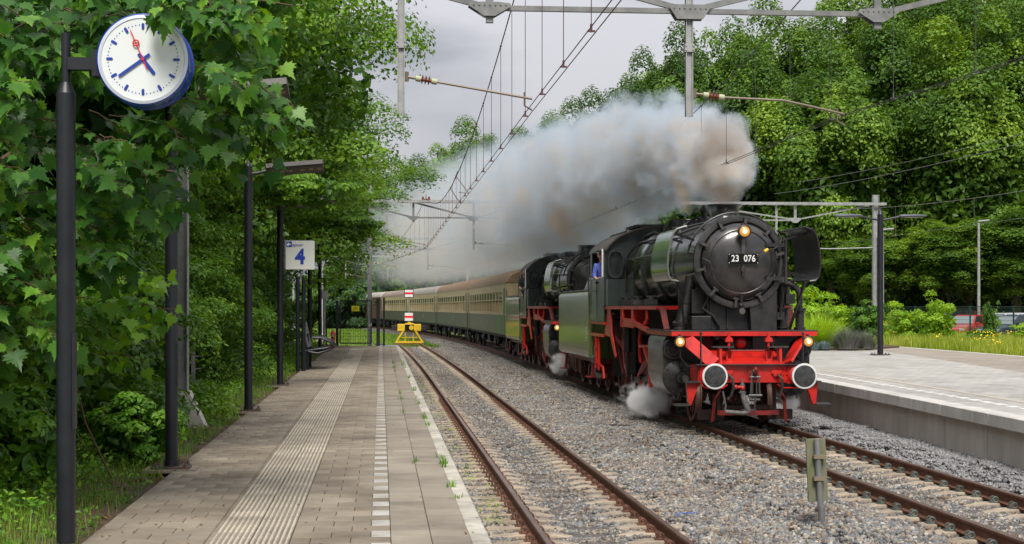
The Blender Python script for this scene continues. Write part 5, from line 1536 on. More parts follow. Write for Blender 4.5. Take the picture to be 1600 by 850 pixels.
# ---- hydrant
HY = empty('hydrant', W(-2.0, 64.8, PZ), TRACK_ROT, 'small red hydrant standing before the mesh fence', 'hydrant')
b = MB(); b.lathe([(.13, 0), (.13, .05), (.085, .07), (.085, .52), (.11, .54), (.11, .62), (.08, .70), (.03, .74), (.03, .78), (0, .78)], (0, 0, 0), 'z', 18); b.build('body', REDP, HY)
b = MB(); b.cyl((0, -.15, .55), (0, 0, .55), .06, n=12); b.build('outlet', GALV, HY)
b = MB(); b.lathe([(.14, 0), (.14, .03), (.0, .035)], (0, 0, 0), 'z', 14); b.build('foot', GALVD, HY)
# ---- small sign on a grey pole near the hydrant
PS = empty('small_sign', W(-2.28, 62.5, PZ), TRACK_ROT, 'small grey sign on a galvanised pole left of the hydrant', 'sign')
b = MB(); b.cyl((0, 0, 0), (0, 0, 2.45), .05, n=10); b.build('pole', GALV, PS)
b = MB(); b.cbox((0, -.07, 2.25), (.32, .03, .34)); b.build('sign_board', mat('sign_grey', (.42, .42, .40), .5), PS)

# ---- gate and mesh fence at the platform end
FG = mat('fence_black_green', (.018, .024, .022), .5)
def mesh_wires(b, x0, x1, z0, z1, step=.1):
    n = int((x1 - x0) / step)
    for i in range(n + 1):
        x = x0 + (x1 - x0) * i / n; b.bar((x, 0, z0), (x, 0, z1), .012, .012)
    z = z0
    while z < z1: b.bar((x0, .008, z), (x1, .008, z), .012, .012); z += .28
GT = empty('mesh_gate', W(-.98, 69.6, PZ), TRACK_ROT, 'dark steel gate of upright wires with a yellow notice, closing the platform end', 'gate')
b = MB(); 
for x in (-.85, .55): b.bar((x, 0, .12), (x, 0, 2.05), .055, .055)
for z in (.12, 2.03): b.bar((-.85, 0, z), (.55, 0, z), .055, .055)
b.build('gate_frame', FG, GT)
b = MB(); mesh_wires(b, -.80, .50, .14, 2.0, .105); o = b.build('wire_mesh', FG, GT); o['kind'] = 'stuff'
b = MB(); b.cbox((-.16, -.04, 1.68), (.34, .012, .24)); yn = b.build('notice', YELLOWS, GT)
b = MB()
for i in range(3): b.box(-.28, -.05, -.05, -.048, 1.615 + i * .055, 1.63 + i * .055)
b.build('notice_print', PLATEBLACK, yn)
b = MB(); b.cbox((.50, -.05, .95), (.16, .05, .12)); b.cbox((.42, -.08, 1.0), (.12, .03, .03)); b.build('gate_lock', GALV, GT)
for x, wd, hh, nm, m, lb in ((.86, .16, 2.10, 'fence_post', FG, 'thick dark gate post at the right of the mesh gate'), (1.12, .09, 2.15, 'fence_post', FG, 'slim dark fence post at the platform edge past the gate'), (-.98, .12, 2.0, 'fence_post', FG, 'dark post the mesh gate hangs from')):
    f = empty(nm, W(-.98 + x, 69.62, PZ - .2), TRACK_ROT, lb, 'post', 'posts of the gate and fence')
    b = MB(); b.cbox((0, 0, hh / 2 + .1), (wd, wd, hh + .2)); b.build('shaft', m, f)
    b = MB(); b.cbox((0, 0, hh + .215), (wd + .02, wd + .02, .03)); b.build('cap', m, f)
FN = empty('mesh_fence', W(-2.2, 69.7, PZ - .1), TRACK_ROT, 'low mesh fence panels running left from the gate', 'fence')
for k in range(3):
    b = MB(); mesh_wires(b, -k * 1.25 - .02 - .2, -k * 1.25 + 1.0 - .2, .1, 1.4, .1); o = b.build('fence_panel', FG, FN); o['kind'] = 'stuff'
    b = MB(); b.bar((-k * 1.25 - .25, 0, 0), (-k * 1.25 - .25, 0, 1.5), .06, .06); b.build('fence_upright', FG, FN)
b = MB(); b.box(-.2, .3, -.2, .2, 0, .1); bx = b.build('cable_box', GALV, None, W(-.1, 70.6, PZ - .02), (0, 0, TRACK_ROT), bevel=.01); tag(bx, 'low galvanised cover plate at the foot of the gate post', 'cover')
b = MB(); b.box(-.55, .55, -.15, .5, 0, .05); bx = b.build('drain_cover', mat('pale_blue_plate', (.45, .52, .62), .5, .2), None, W(.25, 69.85, PZ - .04), (0, 0, TRACK_ROT)); tag(bx, 'pale flat cover plate on the ground right of the gate posts', 'cover')
# ---- wire fence along the left verge behind the bench
WF = empty('wire_fence', W(-3.6, 30, .8), TRACK_ROT, 'sagging wire fence half hidden in bushes behind the lamp posts', 'fence')
b = MB()
for k in range(9): b.cbox((0, k * 4.6, .5), (.07, .07, 1.2))
b.build('fence_upright', GALVD, WF)
for z in (.25, .5, .75, 1.0):
    b = MB(); b.tube([(0, k * 4.6 + (0 if j == 0 else 2.3), z - (0 if j == 0 else .05)) for k in range(9) for j in (0, 1)][:-1], .010, 4); b.build('fence_wire', GALVD, WF)

# ================================================================== buffer stop
BSt = empty('buffer_stop', W(left_t(107), 107.0, 0), TRACK_ROT + .03, 'yellow steel buffer stop with black buffer ends at the end of the siding', 'buffer stop')
b = MB(); b.box(-.82, .82, -.12, .14, .85, 1.33); b.build('cross_beam', YELLOWP, BSt, bevel=.02)
for sx in (-1, 1):
    x0, x1 = sorted((sx * .83, sx * 1.22)); b = MB(); b.box(x0, x1, -.08, .10, .88, 1.26); b.build('beam_end', mat('rubber_black', (.015, .015, .016), .6), BSt, bevel=.02)
    b = MB(); b.bar((sx * .42, 0, .86), (sx * .92, -.05, .06), .20, .10, up=(1, 0, 0)); b.build('front_strut', YELLOWP, BSt)
    b = MB(); b.bar((sx * .5, .05, .9), (sx * .8, 2.2, .06), .08, .1); b.build('rear_strut', YELLOWP, BSt)
    b = MB(); b.bar((sx * .28, 0, .85), (sx * .28, 0, .15), .05, .05, up=(0, 1, 0)); b.build('upright', YELLOWP, BSt)
    b = MB(); b.bar((sx * .78, -.1, .05), (sx * .78, 2.3, .05), .1, .1); b.build('side_beam', YELLOWP, BSt)
b = MB(); b.bar((-.98, -.1, .08), (.98, -.1, .08), .14, .14); b.bar((-.7, 0, .40), (.7, 0, .40), .05, .05); b.build('foot_beam', YELLOWP, BSt)
b = MB(); b.cbox((-.0, -.135, 1.09), (.62, .02, .42)); b.build('coupling_recess', PLATEBLACK, BSt)
b = MB(); b.cyl((.13, -.35, 1.08), (.13, -.13, 1.08), .16, n=20); b.build('coupling_pad', YELLOWP, BSt)
b = MB(); b.box(-.3, .3, -.1, .1, 1.33, 1.40); b.box(-.12, .12, -.1, .1, 1.40, 1.47); b.build('top_cap', YELLOWP, BSt)
b = MB(); b.box(-1.0, 1.0, .3, .5, -.12, .02); b.box(-1.0, 1.0, -.7, -.5, -.15, -.02); b.build('rusty_chain_plate', RUST, BSt)
EP = empty('end_signal_boards', W(left_t(107) - .02, 107.45, 0), TRACK_ROT, 'two white boards with red bars on a thin pole above the buffer stop', 'sign')
b = MB(); b.cyl((0, 0, -.1), (0, 0, 3.25), .022, n=8); b.build('pole', GALV, EP)
for z, wd, hh, fr in ((1.83, .57, .55, 0), (3.47, .56, .52, 1)):
    b = MB(); b.cbox((0, -.04, z), (wd, .02, hh)); bo = b.build('board', WHITEP, EP)
    b = MB(); b.cbox((0, -.054, z), (wd, .006, hh * .28)); b.build('red_bar', REDW, bo)
    if fr:
        b = MB()
        for a in (-1, 1): b.cbox((a * (wd / 2 + .02), -.04, z), (.04, .05, hh + .08)); b.cbox((0, -.04, z + a * (hh / 2 + .02)), (wd, .05, .04))
        b.build('board_frame', PLATEBLACK, bo)

# ================================================================== marker post in the ballast
MP = empty('marker_post', (3.64, 18.35, -.2), .12, 'short pipe with two mossy grey boards clamped to it, standing in the stone', 'post')
RT = Matrix.Rotation(radians(-3.5), 3, 'Y')
b = MB(); b.cyl((.05, -.05, .0), (-.015, -.05, 1.13), .036, n=14); b.cyl((.05, -.05, 0), (.04, -.05, .34), .042, n=14); b.build('pipe', GALVD, MP)
for x in (-.022, .108):
    b = MB(); b.box(x - .058, x + .058, .0, .035, .38, 1.13); b.build('board', WOOD, MP, rot=(0, radians(-2.6 if x < 0 else -3), 0), bevel=.004)
for z in (.66, .92):
    b = MB(); b.cbox((.01, -.06, z), (.14, .075, .045)); b.build('clamp', mat('clamp_rust', (.25, .2, .14), .6, .3), MP)
b = MB(); b._add([(0, 0, .02), (.22, -.02, .03), (.17, .12, .05), (.02, .14, .02), (.02, .01, -.02), (.2, 0, -.02), (.15, .1, -.01), (.03, .12, -.02)], [(0, 1, 2, 3), (7, 6, 5, 4), (0, 4, 5, 1), (1, 5, 6, 2), (2, 6, 7, 3), (3, 7, 4, 0)])
tag(b.build('brick_shard', mat('brick_orange', (.42, .16, .07), .9), None, (3.93, 18.0, -.15)), 'orange brick shard lying on the stones beside the marker post', 'brick')
b = MB(); b.tube([(2.05, 19.35, -.13), (2.13, 19.45, -.10), (2.24, 19.5, -.12), (2.34, 19.52, -.10)], .008, 5); tag(b.build('hose_scrap', mat('blue_plastic', (.08, .17, .5), .4)), 'scrap of blue hose lying between the siding rails', 'hose')

# ================================================================== catenary portals
def channel(b, p0, p1, w=.14):
    b.bar(p0, p1, w, w * 1.1)
def mast(parent, p, h, w=.2):
    b = MB()
    b.box(-w / 2, w / 2, -.006, .006, 0, h)
    for s_ in (-1, 1): b.box(min(s_ * w / 2, s_ * (w / 2 - .014)), max(s_ * w / 2, s_ * (w / 2 - .014)), -w * .42, w * .42, 0, h)
    o = b.build('mast', GALV, parent, p)
    return o
def insulator_arm(parent, p0, p1, p2=None, big=True):
    """registration arm: insulator then tube"""
    p0, p1 = Vector(p0), Vector(p1); d = (p1 - p0).normalized()
    b = MB()
    mid = (p1 - p0)
    a = p0 + d * .42
    pts = [a] + ([Vector(q) for q in p2] if p2 else []) + [p1]
    b.tube(pts, .018, 8)
    b.tube([p0, p0 + d * .16], .022, 8); b.cyl(p0 - Vector((0, 0, .07)), p0 + Vector((0, 0, .07)), .035, n=8)
    b.tube([p1 - d * .12 + Vector((0, 0, .08)), p1 - d * .12 - Vector((0, 0, .12)), p1 - Vector((0, 0, .17))], .014, 6)
    o = b.build('registration_arm', mat('arm_tube', (.20, .16, .12), .5, .4), parent)
    for q0 in (.14, .38):
        i_ = MB(); i_.cyl(p0 + d * q0, p0 + d * (q0 + .08), .045, n=12); i_.build('insulator_cap', INSULG, o)
    i_ = MB(); i_.cyl(p0 + d * .2, p0 + d * .4, .03, n=12)
    for k in range(3): 
        q = p0 + d * (.24 + k * .05); i_.tube([q - d * .012, q, q + d * .012], [.04, .075, .04], 14)
    i_.build('insulator', INSUL, o)
def portal(s, dt, tl, tr, label, near=False, ztop=7.78, far_mast=True):
    P = empty('catenary_portal', W(0, s, 0), TRACK_ROT, label, 'catenary portal', 'steel portals over the tracks')
    def Q(t, z, y=0): return (t + dt, y, z)
    for t, z0, zt in ((tl, -.1, 8.6), (tr, .6, 8.25)):
        if t is None: continue
        m = mast(P, (t + (dt if not near else 0) * 0, 0, z0), zt - z0, .30 if t == tr else .22)
        if t == tl:
            f = MB(); f.prism([(-.42, 0), (.42, 0), (.14, .62), (-.14, .62)], -.16, .16, 'y'); f.build('concrete_foot', WALLC, m, (0, 0, .75 if near else 0))
    b = MB()
    for y in (-.22, .22):
        b.bar(((tl if tl is not None else -4) + .0, y, ztop), (tr + .5, y, ztop), .08, .13)
    n = int((tr - tl) / .9)
    for i in range(n): 
        x = tl + (tr - tl) * i / n; b.bar((x, -.22, ztop + .0), (x + .9, .22, ztop), .04, .04)
    b.build('top_chord', GALV, P)
    zl_ = 6.97
    for a, c in ((1.62, 4.64), (4.64, 7.55)):
        b = MB(); b.bar(Q(a, zl_), Q(c, zl_), .075, .075); b.build('lower_chord', GALVD, P)
    for a, ta in ((1.62, 0.0), (4.64, 1.0), (4.64, 8.2), (7.55, 10.5)):
        b = MB(); e = Vector(Q(a, zl_ + .02)); sgn = 1 if ta > a else -1
        b.bar(Q(a + sgn * .15, zl_ + .04), Q(a + sgn * 3.0, ztop - .05), .06, .085); b.build('diagonal', GALVD, P)
    for a in (1.62, 4.64, 7.55):
        b = MB()
        up = [(a - .32, zl_ + .02), (a - .30, zl_ + .06), (a - .12, zl_ + .08), (a + .12, zl_ + .08), (a + .30, zl_ + .06), (a + .32, zl_ + .02), (a + .08, zl_ - .13), (a - .08, zl_ - .13)] if a != 4.64 else \
             [(a - .34, zl_ + .09), (a + .34, zl_ + .09), (a + .20, zl_ - .13), (a - .20, zl_ - .13)]
        for y in (-.09, .075): b.prism([(x + dt, z) for x, z in up], y, y + .012, 'y')
        for i in range(-3, 4):
            b.sphere((a + dt + i * .08, -.095, zl_ + .03), .014, 6)
        b.build('gusset_plate', GALVD, P)
    for a in (1.62, 7.55):
        b = MB(); b.bar(Q(a, zl_ - .22), Q(a, ztop - .06), .11, .09, up=(0, 1, 0)); b.build('hanger', GALVD, P)
    for a, ze in ((.30, 5.38), (4.64, 5.38)):
        b = MB()
        z1 = ztop if a < 1 else ztop
        b.box(a + dt - .055, a + dt + .055, -.01, .01, ze, z1)
        for q in (-1, 1): b.box(min(a + dt + q * .055, a + dt + q * .042), max(a + dt + q * .055, a + dt + q * .042), -.05, .05, ze, z1)
        for q in (-.09, .09):
            for zz in (6.38, 6.44): b.sphere((a + dt + q * .6, -.055, zz), .022, 6)
        b.cbox((a + dt, 0, 6.41), (.15, .12, .12)); b.build('drop_post', GALV, P)
    insulator_arm(P, Q(.38, 5.93), Q(2.26, 5.62))
    insulator_arm(P, Q(4.72, 5.73), Q(7.05, 5.44), [Q(6.1, 5.64), Q(6.5, 5.56)])
    for a in (2.25, 7.02):
        b = MB(); b.box(a + dt - .22, a + dt + .22, -.15, .15, ztop + .08, ztop + .12)
        for q in (-.15, .15): b.cyl((a + dt + q, 0, ztop + .12), (a + dt + q, 0, ztop + .24), .05, n=8)
        b.bar((a + dt, 0, ztop + .1), (a + dt, 0, ztop + .36), .03, .03, up=(0, 1, 0)); b.build('messenger_support', INSUL, P)
    return P
p1_ = portal(22.9, 0, -2.93, 17.5, 'nearest steel portal, its riveted struts crossing the top of the view', near=True)
p2_ = portal(76.8, 0, -.55, 25.25, 'steel portal over the front coaches, its grey mast left of the island lamp')
b = MB(); b.bar((21.05, 0, 6.97), (21.05, 0, 7.75), .12, .12, up=(0, 1, 0)); b.bar((20.07, 0, 7.75), (20.07, 0, 6.0), .10, .10, up=(0, 1, 0)); b.build('hanger', GALV, p2_)
b = MB(); b.bar((20.95, 0, 6.97), (17.0, 0, 7.55), .07, .07); b.bar((21.15, 0, 6.97), (24.9, 0, 7.7), .07, .07); b.bar((20.95, 0, 6.93), (15.4, 0, 6.93), .07, .07); b.prism([(20.65, 7.05), (21.45, 7.05), (21.15, 6.8), (20.95, 6.8)], -.05, .05, 'y'); b.build('diagonal', GALV, p2_)
b = MB(); b.tube([(25.15, 0, 5.55), (22.9, 0, 5.48), (21.0, 0, 5.52)], .03, 8); b.build('registration_arm', GALV, p2_)
b = MB(); b.box(25.30, 25.44, -.25, -.15, 2.9, 6.2); b.build('mast_box', mat('mast_box_grey', (.10, .10, .10), .6), p2_)
portal(118.5, right_t(118.5) - 7.3, -4.5, 14, 'third steel portal, faint behind the smoke above the coaches')
portal(160, right_t(160) - 7.3, -9, 9, 'farthest steel portal, above the tail of the train')

# ================================================================== overhead lines
def overhead_line(label, tpts, supports, zc=5.45, ztop=8.0, zmid=6.35, m=WIRE, twin=True, s0=8, s1=160, dstep=2.45):
    O = empty('overhead_line', W(np.interp(30, *zip(*tpts)), 30, 0), 0, label, 'overhead line', 'overhead lines')
    org = Vector(O.location)
    tf = lambda s: float(np.interp(s, *zip(*tpts)))
    def zm(s):
        for a, c in zip(supports, supports[1:]):
            if a <= s <= c:
                u = (s - a) / (c - a); return zmid + (ztop - zmid) * (2 * u - 1) ** 2
        return ztop
    S = np.arange(s0, s1, 1.5)
    for off in ((-.045, .045) if twin else (0,)):
        b = MB(); b.tube([W(tf(s) + off, s, zc) - org for s in S], .0065, 5); b.build('contact_wire', m, O)
    b = MB(); b.tube([W(tf(s), s, zm(s)) - org for s in S], .011, 5); b.build('messenger_wire', m, O)
    k = 0
    for s in np.arange(s0 + 1, s1 - 2, dstep):
        z1 = zm(s)
        if s < 95:
            b = MB(); b.tube([W(tf(s), s, zc + .02) - org, W(tf(s), s, z1) - org], .005, 4)
            b.cbox(W(tf(s), s, zc + .012) - org, (.085, .02, .02)); b.cyl(W(tf(s), s, zc) - org, W(tf(s), s, zc + .09) - org, .014, n=5); b.sphere(W(tf(s), s, z1) - org, .022, 6)
            b.build('dropper', m, O)
    return O
overhead_line('overhead wires with droppers above the siding, running to the upper middle', [(0, 2.30), (23, 2.23), (77, 2.25), (118, -1.0), (160, -7.5)], [-31, 22.9, 76.8, 118.5, 160])
overhead_line('overhead wires with droppers above the running track and the smoke', [(0, 8.1), (18, 7.55), (23, 7.08), (76, 7.0), (90, 6.9), (118.5, right_t(118.5)), (160, right_t(160))], [-31, 22.9, 76.8, 118.5, 160], m=WIREG)
overhead_line('overhead wires far right, crossing before the dark woods', [(0, 22.6), (200, 22.6)], [-20, 22, 76.8, 130], zc=5.65, ztop=7.5, zmid=6.6, m=mat('wire_pale', (.22, .23, .22), .5, .3), twin=False, s0=20, s1=76.8, dstep=9)
for i, (t, z) in enumerate(((22.9, 8.7), (21.6, 8.05))):
    b = MB(); b.tube([W(t, s, z + .5 * ((s - 50) / 28) ** 2) for s in range(20, 84, 3)], .012, 5)
    tag(b.build('feeder_cable', mat('wire_pale', (.2, .2, .2), .5)), ['upper feeder cable crossing in front of the trees at right', 'lower feeder cable passing the top of the grey mast'][i], 'cable', 'feeder cables')
b = MB(); b.tube([W(2.2, 44, 6.4), W(2.0, 44.2, 5.9), W(2.3, 44.4, 5.5)], .012, 5); b.tube([W(2.3, 47, 6.5), W(2.7, 47.2, 6.0), W(2.4, 47.4, 6.05)], .012, 5)
tag(b.build('jumper_cable', WIRE), 'loose jumper cable looping between the siding wires', 'cable')

# ================================================================== island platform lamp, far lamps
IL = empty('double_lamp_post', (12.42, 51.8, PZ2), TRACK_ROT, 'dark double-headed lamp post standing on the island platform', 'lamp post')
b = MB(); b.cyl((0, 0, .03), (0, 0, 4.75), .10, n=18); b.cyl((0, 0, 4.75), (0, 0, 4.95), .10, .01, n=18); b.build('pole', POSTB, IL)
b = MB(); base_plate(b, .3); b.build('base_plate', mat('base_plate_steel', (.05, .05, .05), .5), IL)
for sx in (-1, 1):
    b = MB(); b.tube([(0, 0, 4.55), (sx * .3, 0, 4.60), (sx * .68, 0, 4.68)], .035, 8); b.build('bracket_arm', POSTB, IL)
    b = MB(); n = 16
    b.lathe([(0.0, 0), (.10, .03), (.135, .2), (.15, .5), (.13, .8), (.06, .95), (0, .97)], (0, 0, 0), 'x', 18, sx=1.0)
    o = b.build('lamp_head', mat('lamp_head_grey', (.10, .11, .13), .35, .3), IL, (sx * .64, 0, 4.70), (0, 0, 0 if sx > 0 else pi), scale=(1, 1.15, .42))
    b = MB(); b.lathe([(.0, .12), (.11, .2), (.125, .5), (.10, .82), (0, .9)], (0, 0, -.03), 'x', 16); b.build('lamp_lens', mat('lens_pale', (.5, .5, .46), .3), o)
for x, y, zt, lb in ((20.5, 85, 6.75, 'thin grey street lamp behind the island mast'), (27.35, 90, 7.5, 'thin grey street lamp above the parked cars')):
    f = empty('street_lamp', (x, y, .62), 0, lb, 'street lamp', 'street lamps of the car park')
    b = MB(); b.cyl((0, 0, 0), (0, 0, zt - .62), .10, .07, n=12); b.build('pole', GALV, f)
    b = MB(); b.box(-.05, .62, -.12, .12, 0, .10); b.build('lamp_head', GALV, f, (0, 0, zt - .64), (0, radians(-6), 0), bevel=.03)
# ---- car-park fence
CF = empty('green_mesh_fence', W(30, 60, .75), TRACK_ROT, 'dark green mesh fence in front of the parked cars', 'fence')
GF = mat('fence_green', (.012, .045, .035), .5)
for k in range(22):
    b = MB(); b.cbox((0, k * 2.7, .9), (.07, .07, 1.85)); b.build('fence_post', GF, CF)
    b = MB()
    for z in np.arange(.1, 1.8, .2): b.bar((0, k * 2.7 + .04, z), (0, k * 2.7 + 2.66, z), .012, .014)
    for y in np.arange(.12, 2.6, .12): b.bar((0.01, k * 2.7 + y, .05), (0.01, k * 2.7 + y, 1.8), .009, .009)
    b.bar((0, k * 2.7 + .04, 1.78), (0, k * 2.7 + 2.66, 1.78), .02, .03)
    o = b.build('wire_mesh', GF, CF); o['kind'] = 'stuff'

# ================================================================== parked cars
def make_car(paint, hatch=True, tall=0.0, name='parked_car'):
    Cr = empty(name, (0, 0, 0))
    L_, Wd, Ht = 4.1, 1.72, 1.45 + tall
    # body: lower shell with wheel arches (profile along y, front at -y)
    def arch(cy, r=.36, n=8): return [(cy + r * cos(a), .30 + r * sin(a)) for a in np.linspace(pi, 0, n)]
    pl = [(-2.0, .30)] + arch(-1.28)[0:] + arch(1.25) + [(2.02, .30), (2.05, .55), (2.02, .86), (1.9, .93), (-.85, .95), (-1.75, .80), (-2.03, .66), (-2.06, .42)]
    b = MB()
    vs = []; fs = []; n = len(pl)
    secs = [(-1, .80), (-.93, 1), (.93, 1), (1, .80)]
    for k, (sx, sc) in enumerate(secs):
        for y, z in pl:
            zz = z if abs(sx) < 1 else .3 + (z - .3) * (.93 if z > .5 else 1)
            vs.append((sx * Wd / 2, y * (1 if abs(sx) < 1 else .985), zz))
    for k in range(3):
        for j in range(n):
            fs.append((k * n + j, k * n + (j + 1) % n, (k + 1) * n + (j + 1) % n, (k + 1) * n + j))
    fs += [tuple(reversed(range(n))), tuple(range(3 * n, 4 * n))]
    b._add(vs, fs, 0, False); b.build('body', paint, Cr, bevel=.03)
    H0, H1 = .93, Ht
    fr, rf, rr, re = (-.95, -.25, 1.35, 1.85) if hatch else (-.95, -.25, 1.75, 2.0)
    def ring(z, yf, yr, w): return [(-w, yf, z), (w, yf, z), (w, yr, z), (-w, yr, z)]
    A = ring(H0, fr, re, .80); B_ = ring(H1 - .04, rf, rr, .62); T = ring(H1, rf + .12, rr - .1, .52)
    b = MB(); b._add(A + B_ + T, [(0, 1, 5, 4), (1, 2, 6, 5), (2, 3, 7, 6), (3, 0, 4, 7), (4, 5, 9, 8), (5, 6, 10, 9), (6, 7, 11, 10), (7, 4, 8, 11), (8, 9, 10, 11)]); b.build('cabin', paint, Cr, bevel=.05)
    def lerp(P, Q, u): return Vector(P).lerp(Vector(Q), u)
    def pane(name, a, b_, c, d, mx, mz, sh):
        a, b_, c, d = map(Vector, (a, b_, c, d))
        def pt(u, v): return a.lerp(b_, u).lerp(d.lerp(c, u), v)
        nrm = (b_ - a).cross(d - a).normalized() * sh
        q = [pt(mx, mz) + nrm, pt(1 - mx, mz) + nrm, pt(1 - mx, 1 - mz) + nrm, pt(mx, 1 - mz) + nrm]
        p = MB(); p._add(q, [(0, 1, 2, 3)]); p.build(name, GLASSD if name != 'windscreen' else mat('windscreen_glass', (.18, .22, .22), .06, spec=.8), Cr)
    pane('windscreen', A[0], A[1], B_[1], B_[0], .05, .06, .012)
    pane('rear_window', A[2], A[3], B_[3], B_[2], .08, .12, .012)
    for s_, i0, i1 in ((1, 1, 2), (-1, 3, 0)):
        a, b_, c, d = A[i0], A[i1], B_[i1], B_[i0]
        m0 = lerp(a, b_, .48); m1 = lerp(d, c, .48)
        pane('side_window', a, m0, m1, d, .08, .10, .012); pane('side_window', m0, b_, c, m1, .06, .10, .012)
    for sx in (-1, 1):
        for y in (-1.28, 1.25):
            b = MB(); b.lathe([(.0, -.09), (.2, -.1), (.31, -.1), (.31, .1), (0, .1)], (0, 0, 0), 'x', 20); o = b.build('wheel', mat('tyre_black', (.02, .02, .02), .8), Cr, (sx * (Wd / 2 - .10), y, .31))
            b = MB(); b.lathe([(0, -.02), (.19, -.01), (.2, .01)], (sx * .1, 0, 0), 'x', 14); b.build('rim', GALV, o)
        b = MB(); b.cbox((sx * .62, -1.98, .62), (.34, .12, .16)); b.build('headlight', LENSOFF, Cr, bevel=.03)
        b = MB(); b.cbox((sx * .66, 1.98, .78), (.26, .1, .22)); b.build('tail_light', REDP, Cr, bevel=.02)
        b = MB(); b.cbox((sx * .95, -.72, .98), (.2, .12, .13)); b.build('wing_mirror', paint, Cr, bevel=.02)
    b = MB(); b.cbox((0, -2.045, .48), (1.3, .04, .16)); b.build('grille', PLATEBLACK, Cr)
    return Cr
cpaint = lambda n, c: mat(n, c, .25, .2, coat=.8)
cars = [((25.8, 87.0), 138, cpaint('paint_red', (.55, .015, .015)), 0, 'red hatchback parked behind the green fence'),
        ((27.2, 96.0), 125, cpaint('paint_black', (.012, .012, .014)), .35, 'tall black estate car parked behind the red hatchback'),
        ((29.6, 99.0), 118, cpaint('paint_dark_red', (.20, .012, .014)), .2, 'dark red car with black windows at the back of the car park'),
        ((27.4, 84.0), 122, cpaint('paint_navy', (.012, .025, .07)), 0, 'dark blue car near the right edge behind the fence'),
        ((29.0, 91.0), 118, cpaint('paint_white', (.62, .63, .64)), .1, 'white small car half hidden behind the dark blue one'),
        ((21.9, 101.0), 100, cpaint('paint_light_blue', (.10, .28, .55)), 0, 'light blue car glimpsed through the left bushes'),
        ((24.2, 103.0), 95, cpaint('paint_red', (.55, .015, .015)), 0, 'red car glimpsed beside the grey portal mast'),
        ((26.2, 104.5), 95, cpaint('paint_silver', (.45, .46, .47)), 0, 'silver car glimpsed through the bush right of the lamp post')]
for (x, y), a, p, tall, lb in cars:
    c = make_car(p, tall == 0, tall); c.location = (x, y, .62); c.rotation_euler = (0, 0, radians(a) + pi)
    tag(c, lb, 'car', 'cars parked behind the fence')

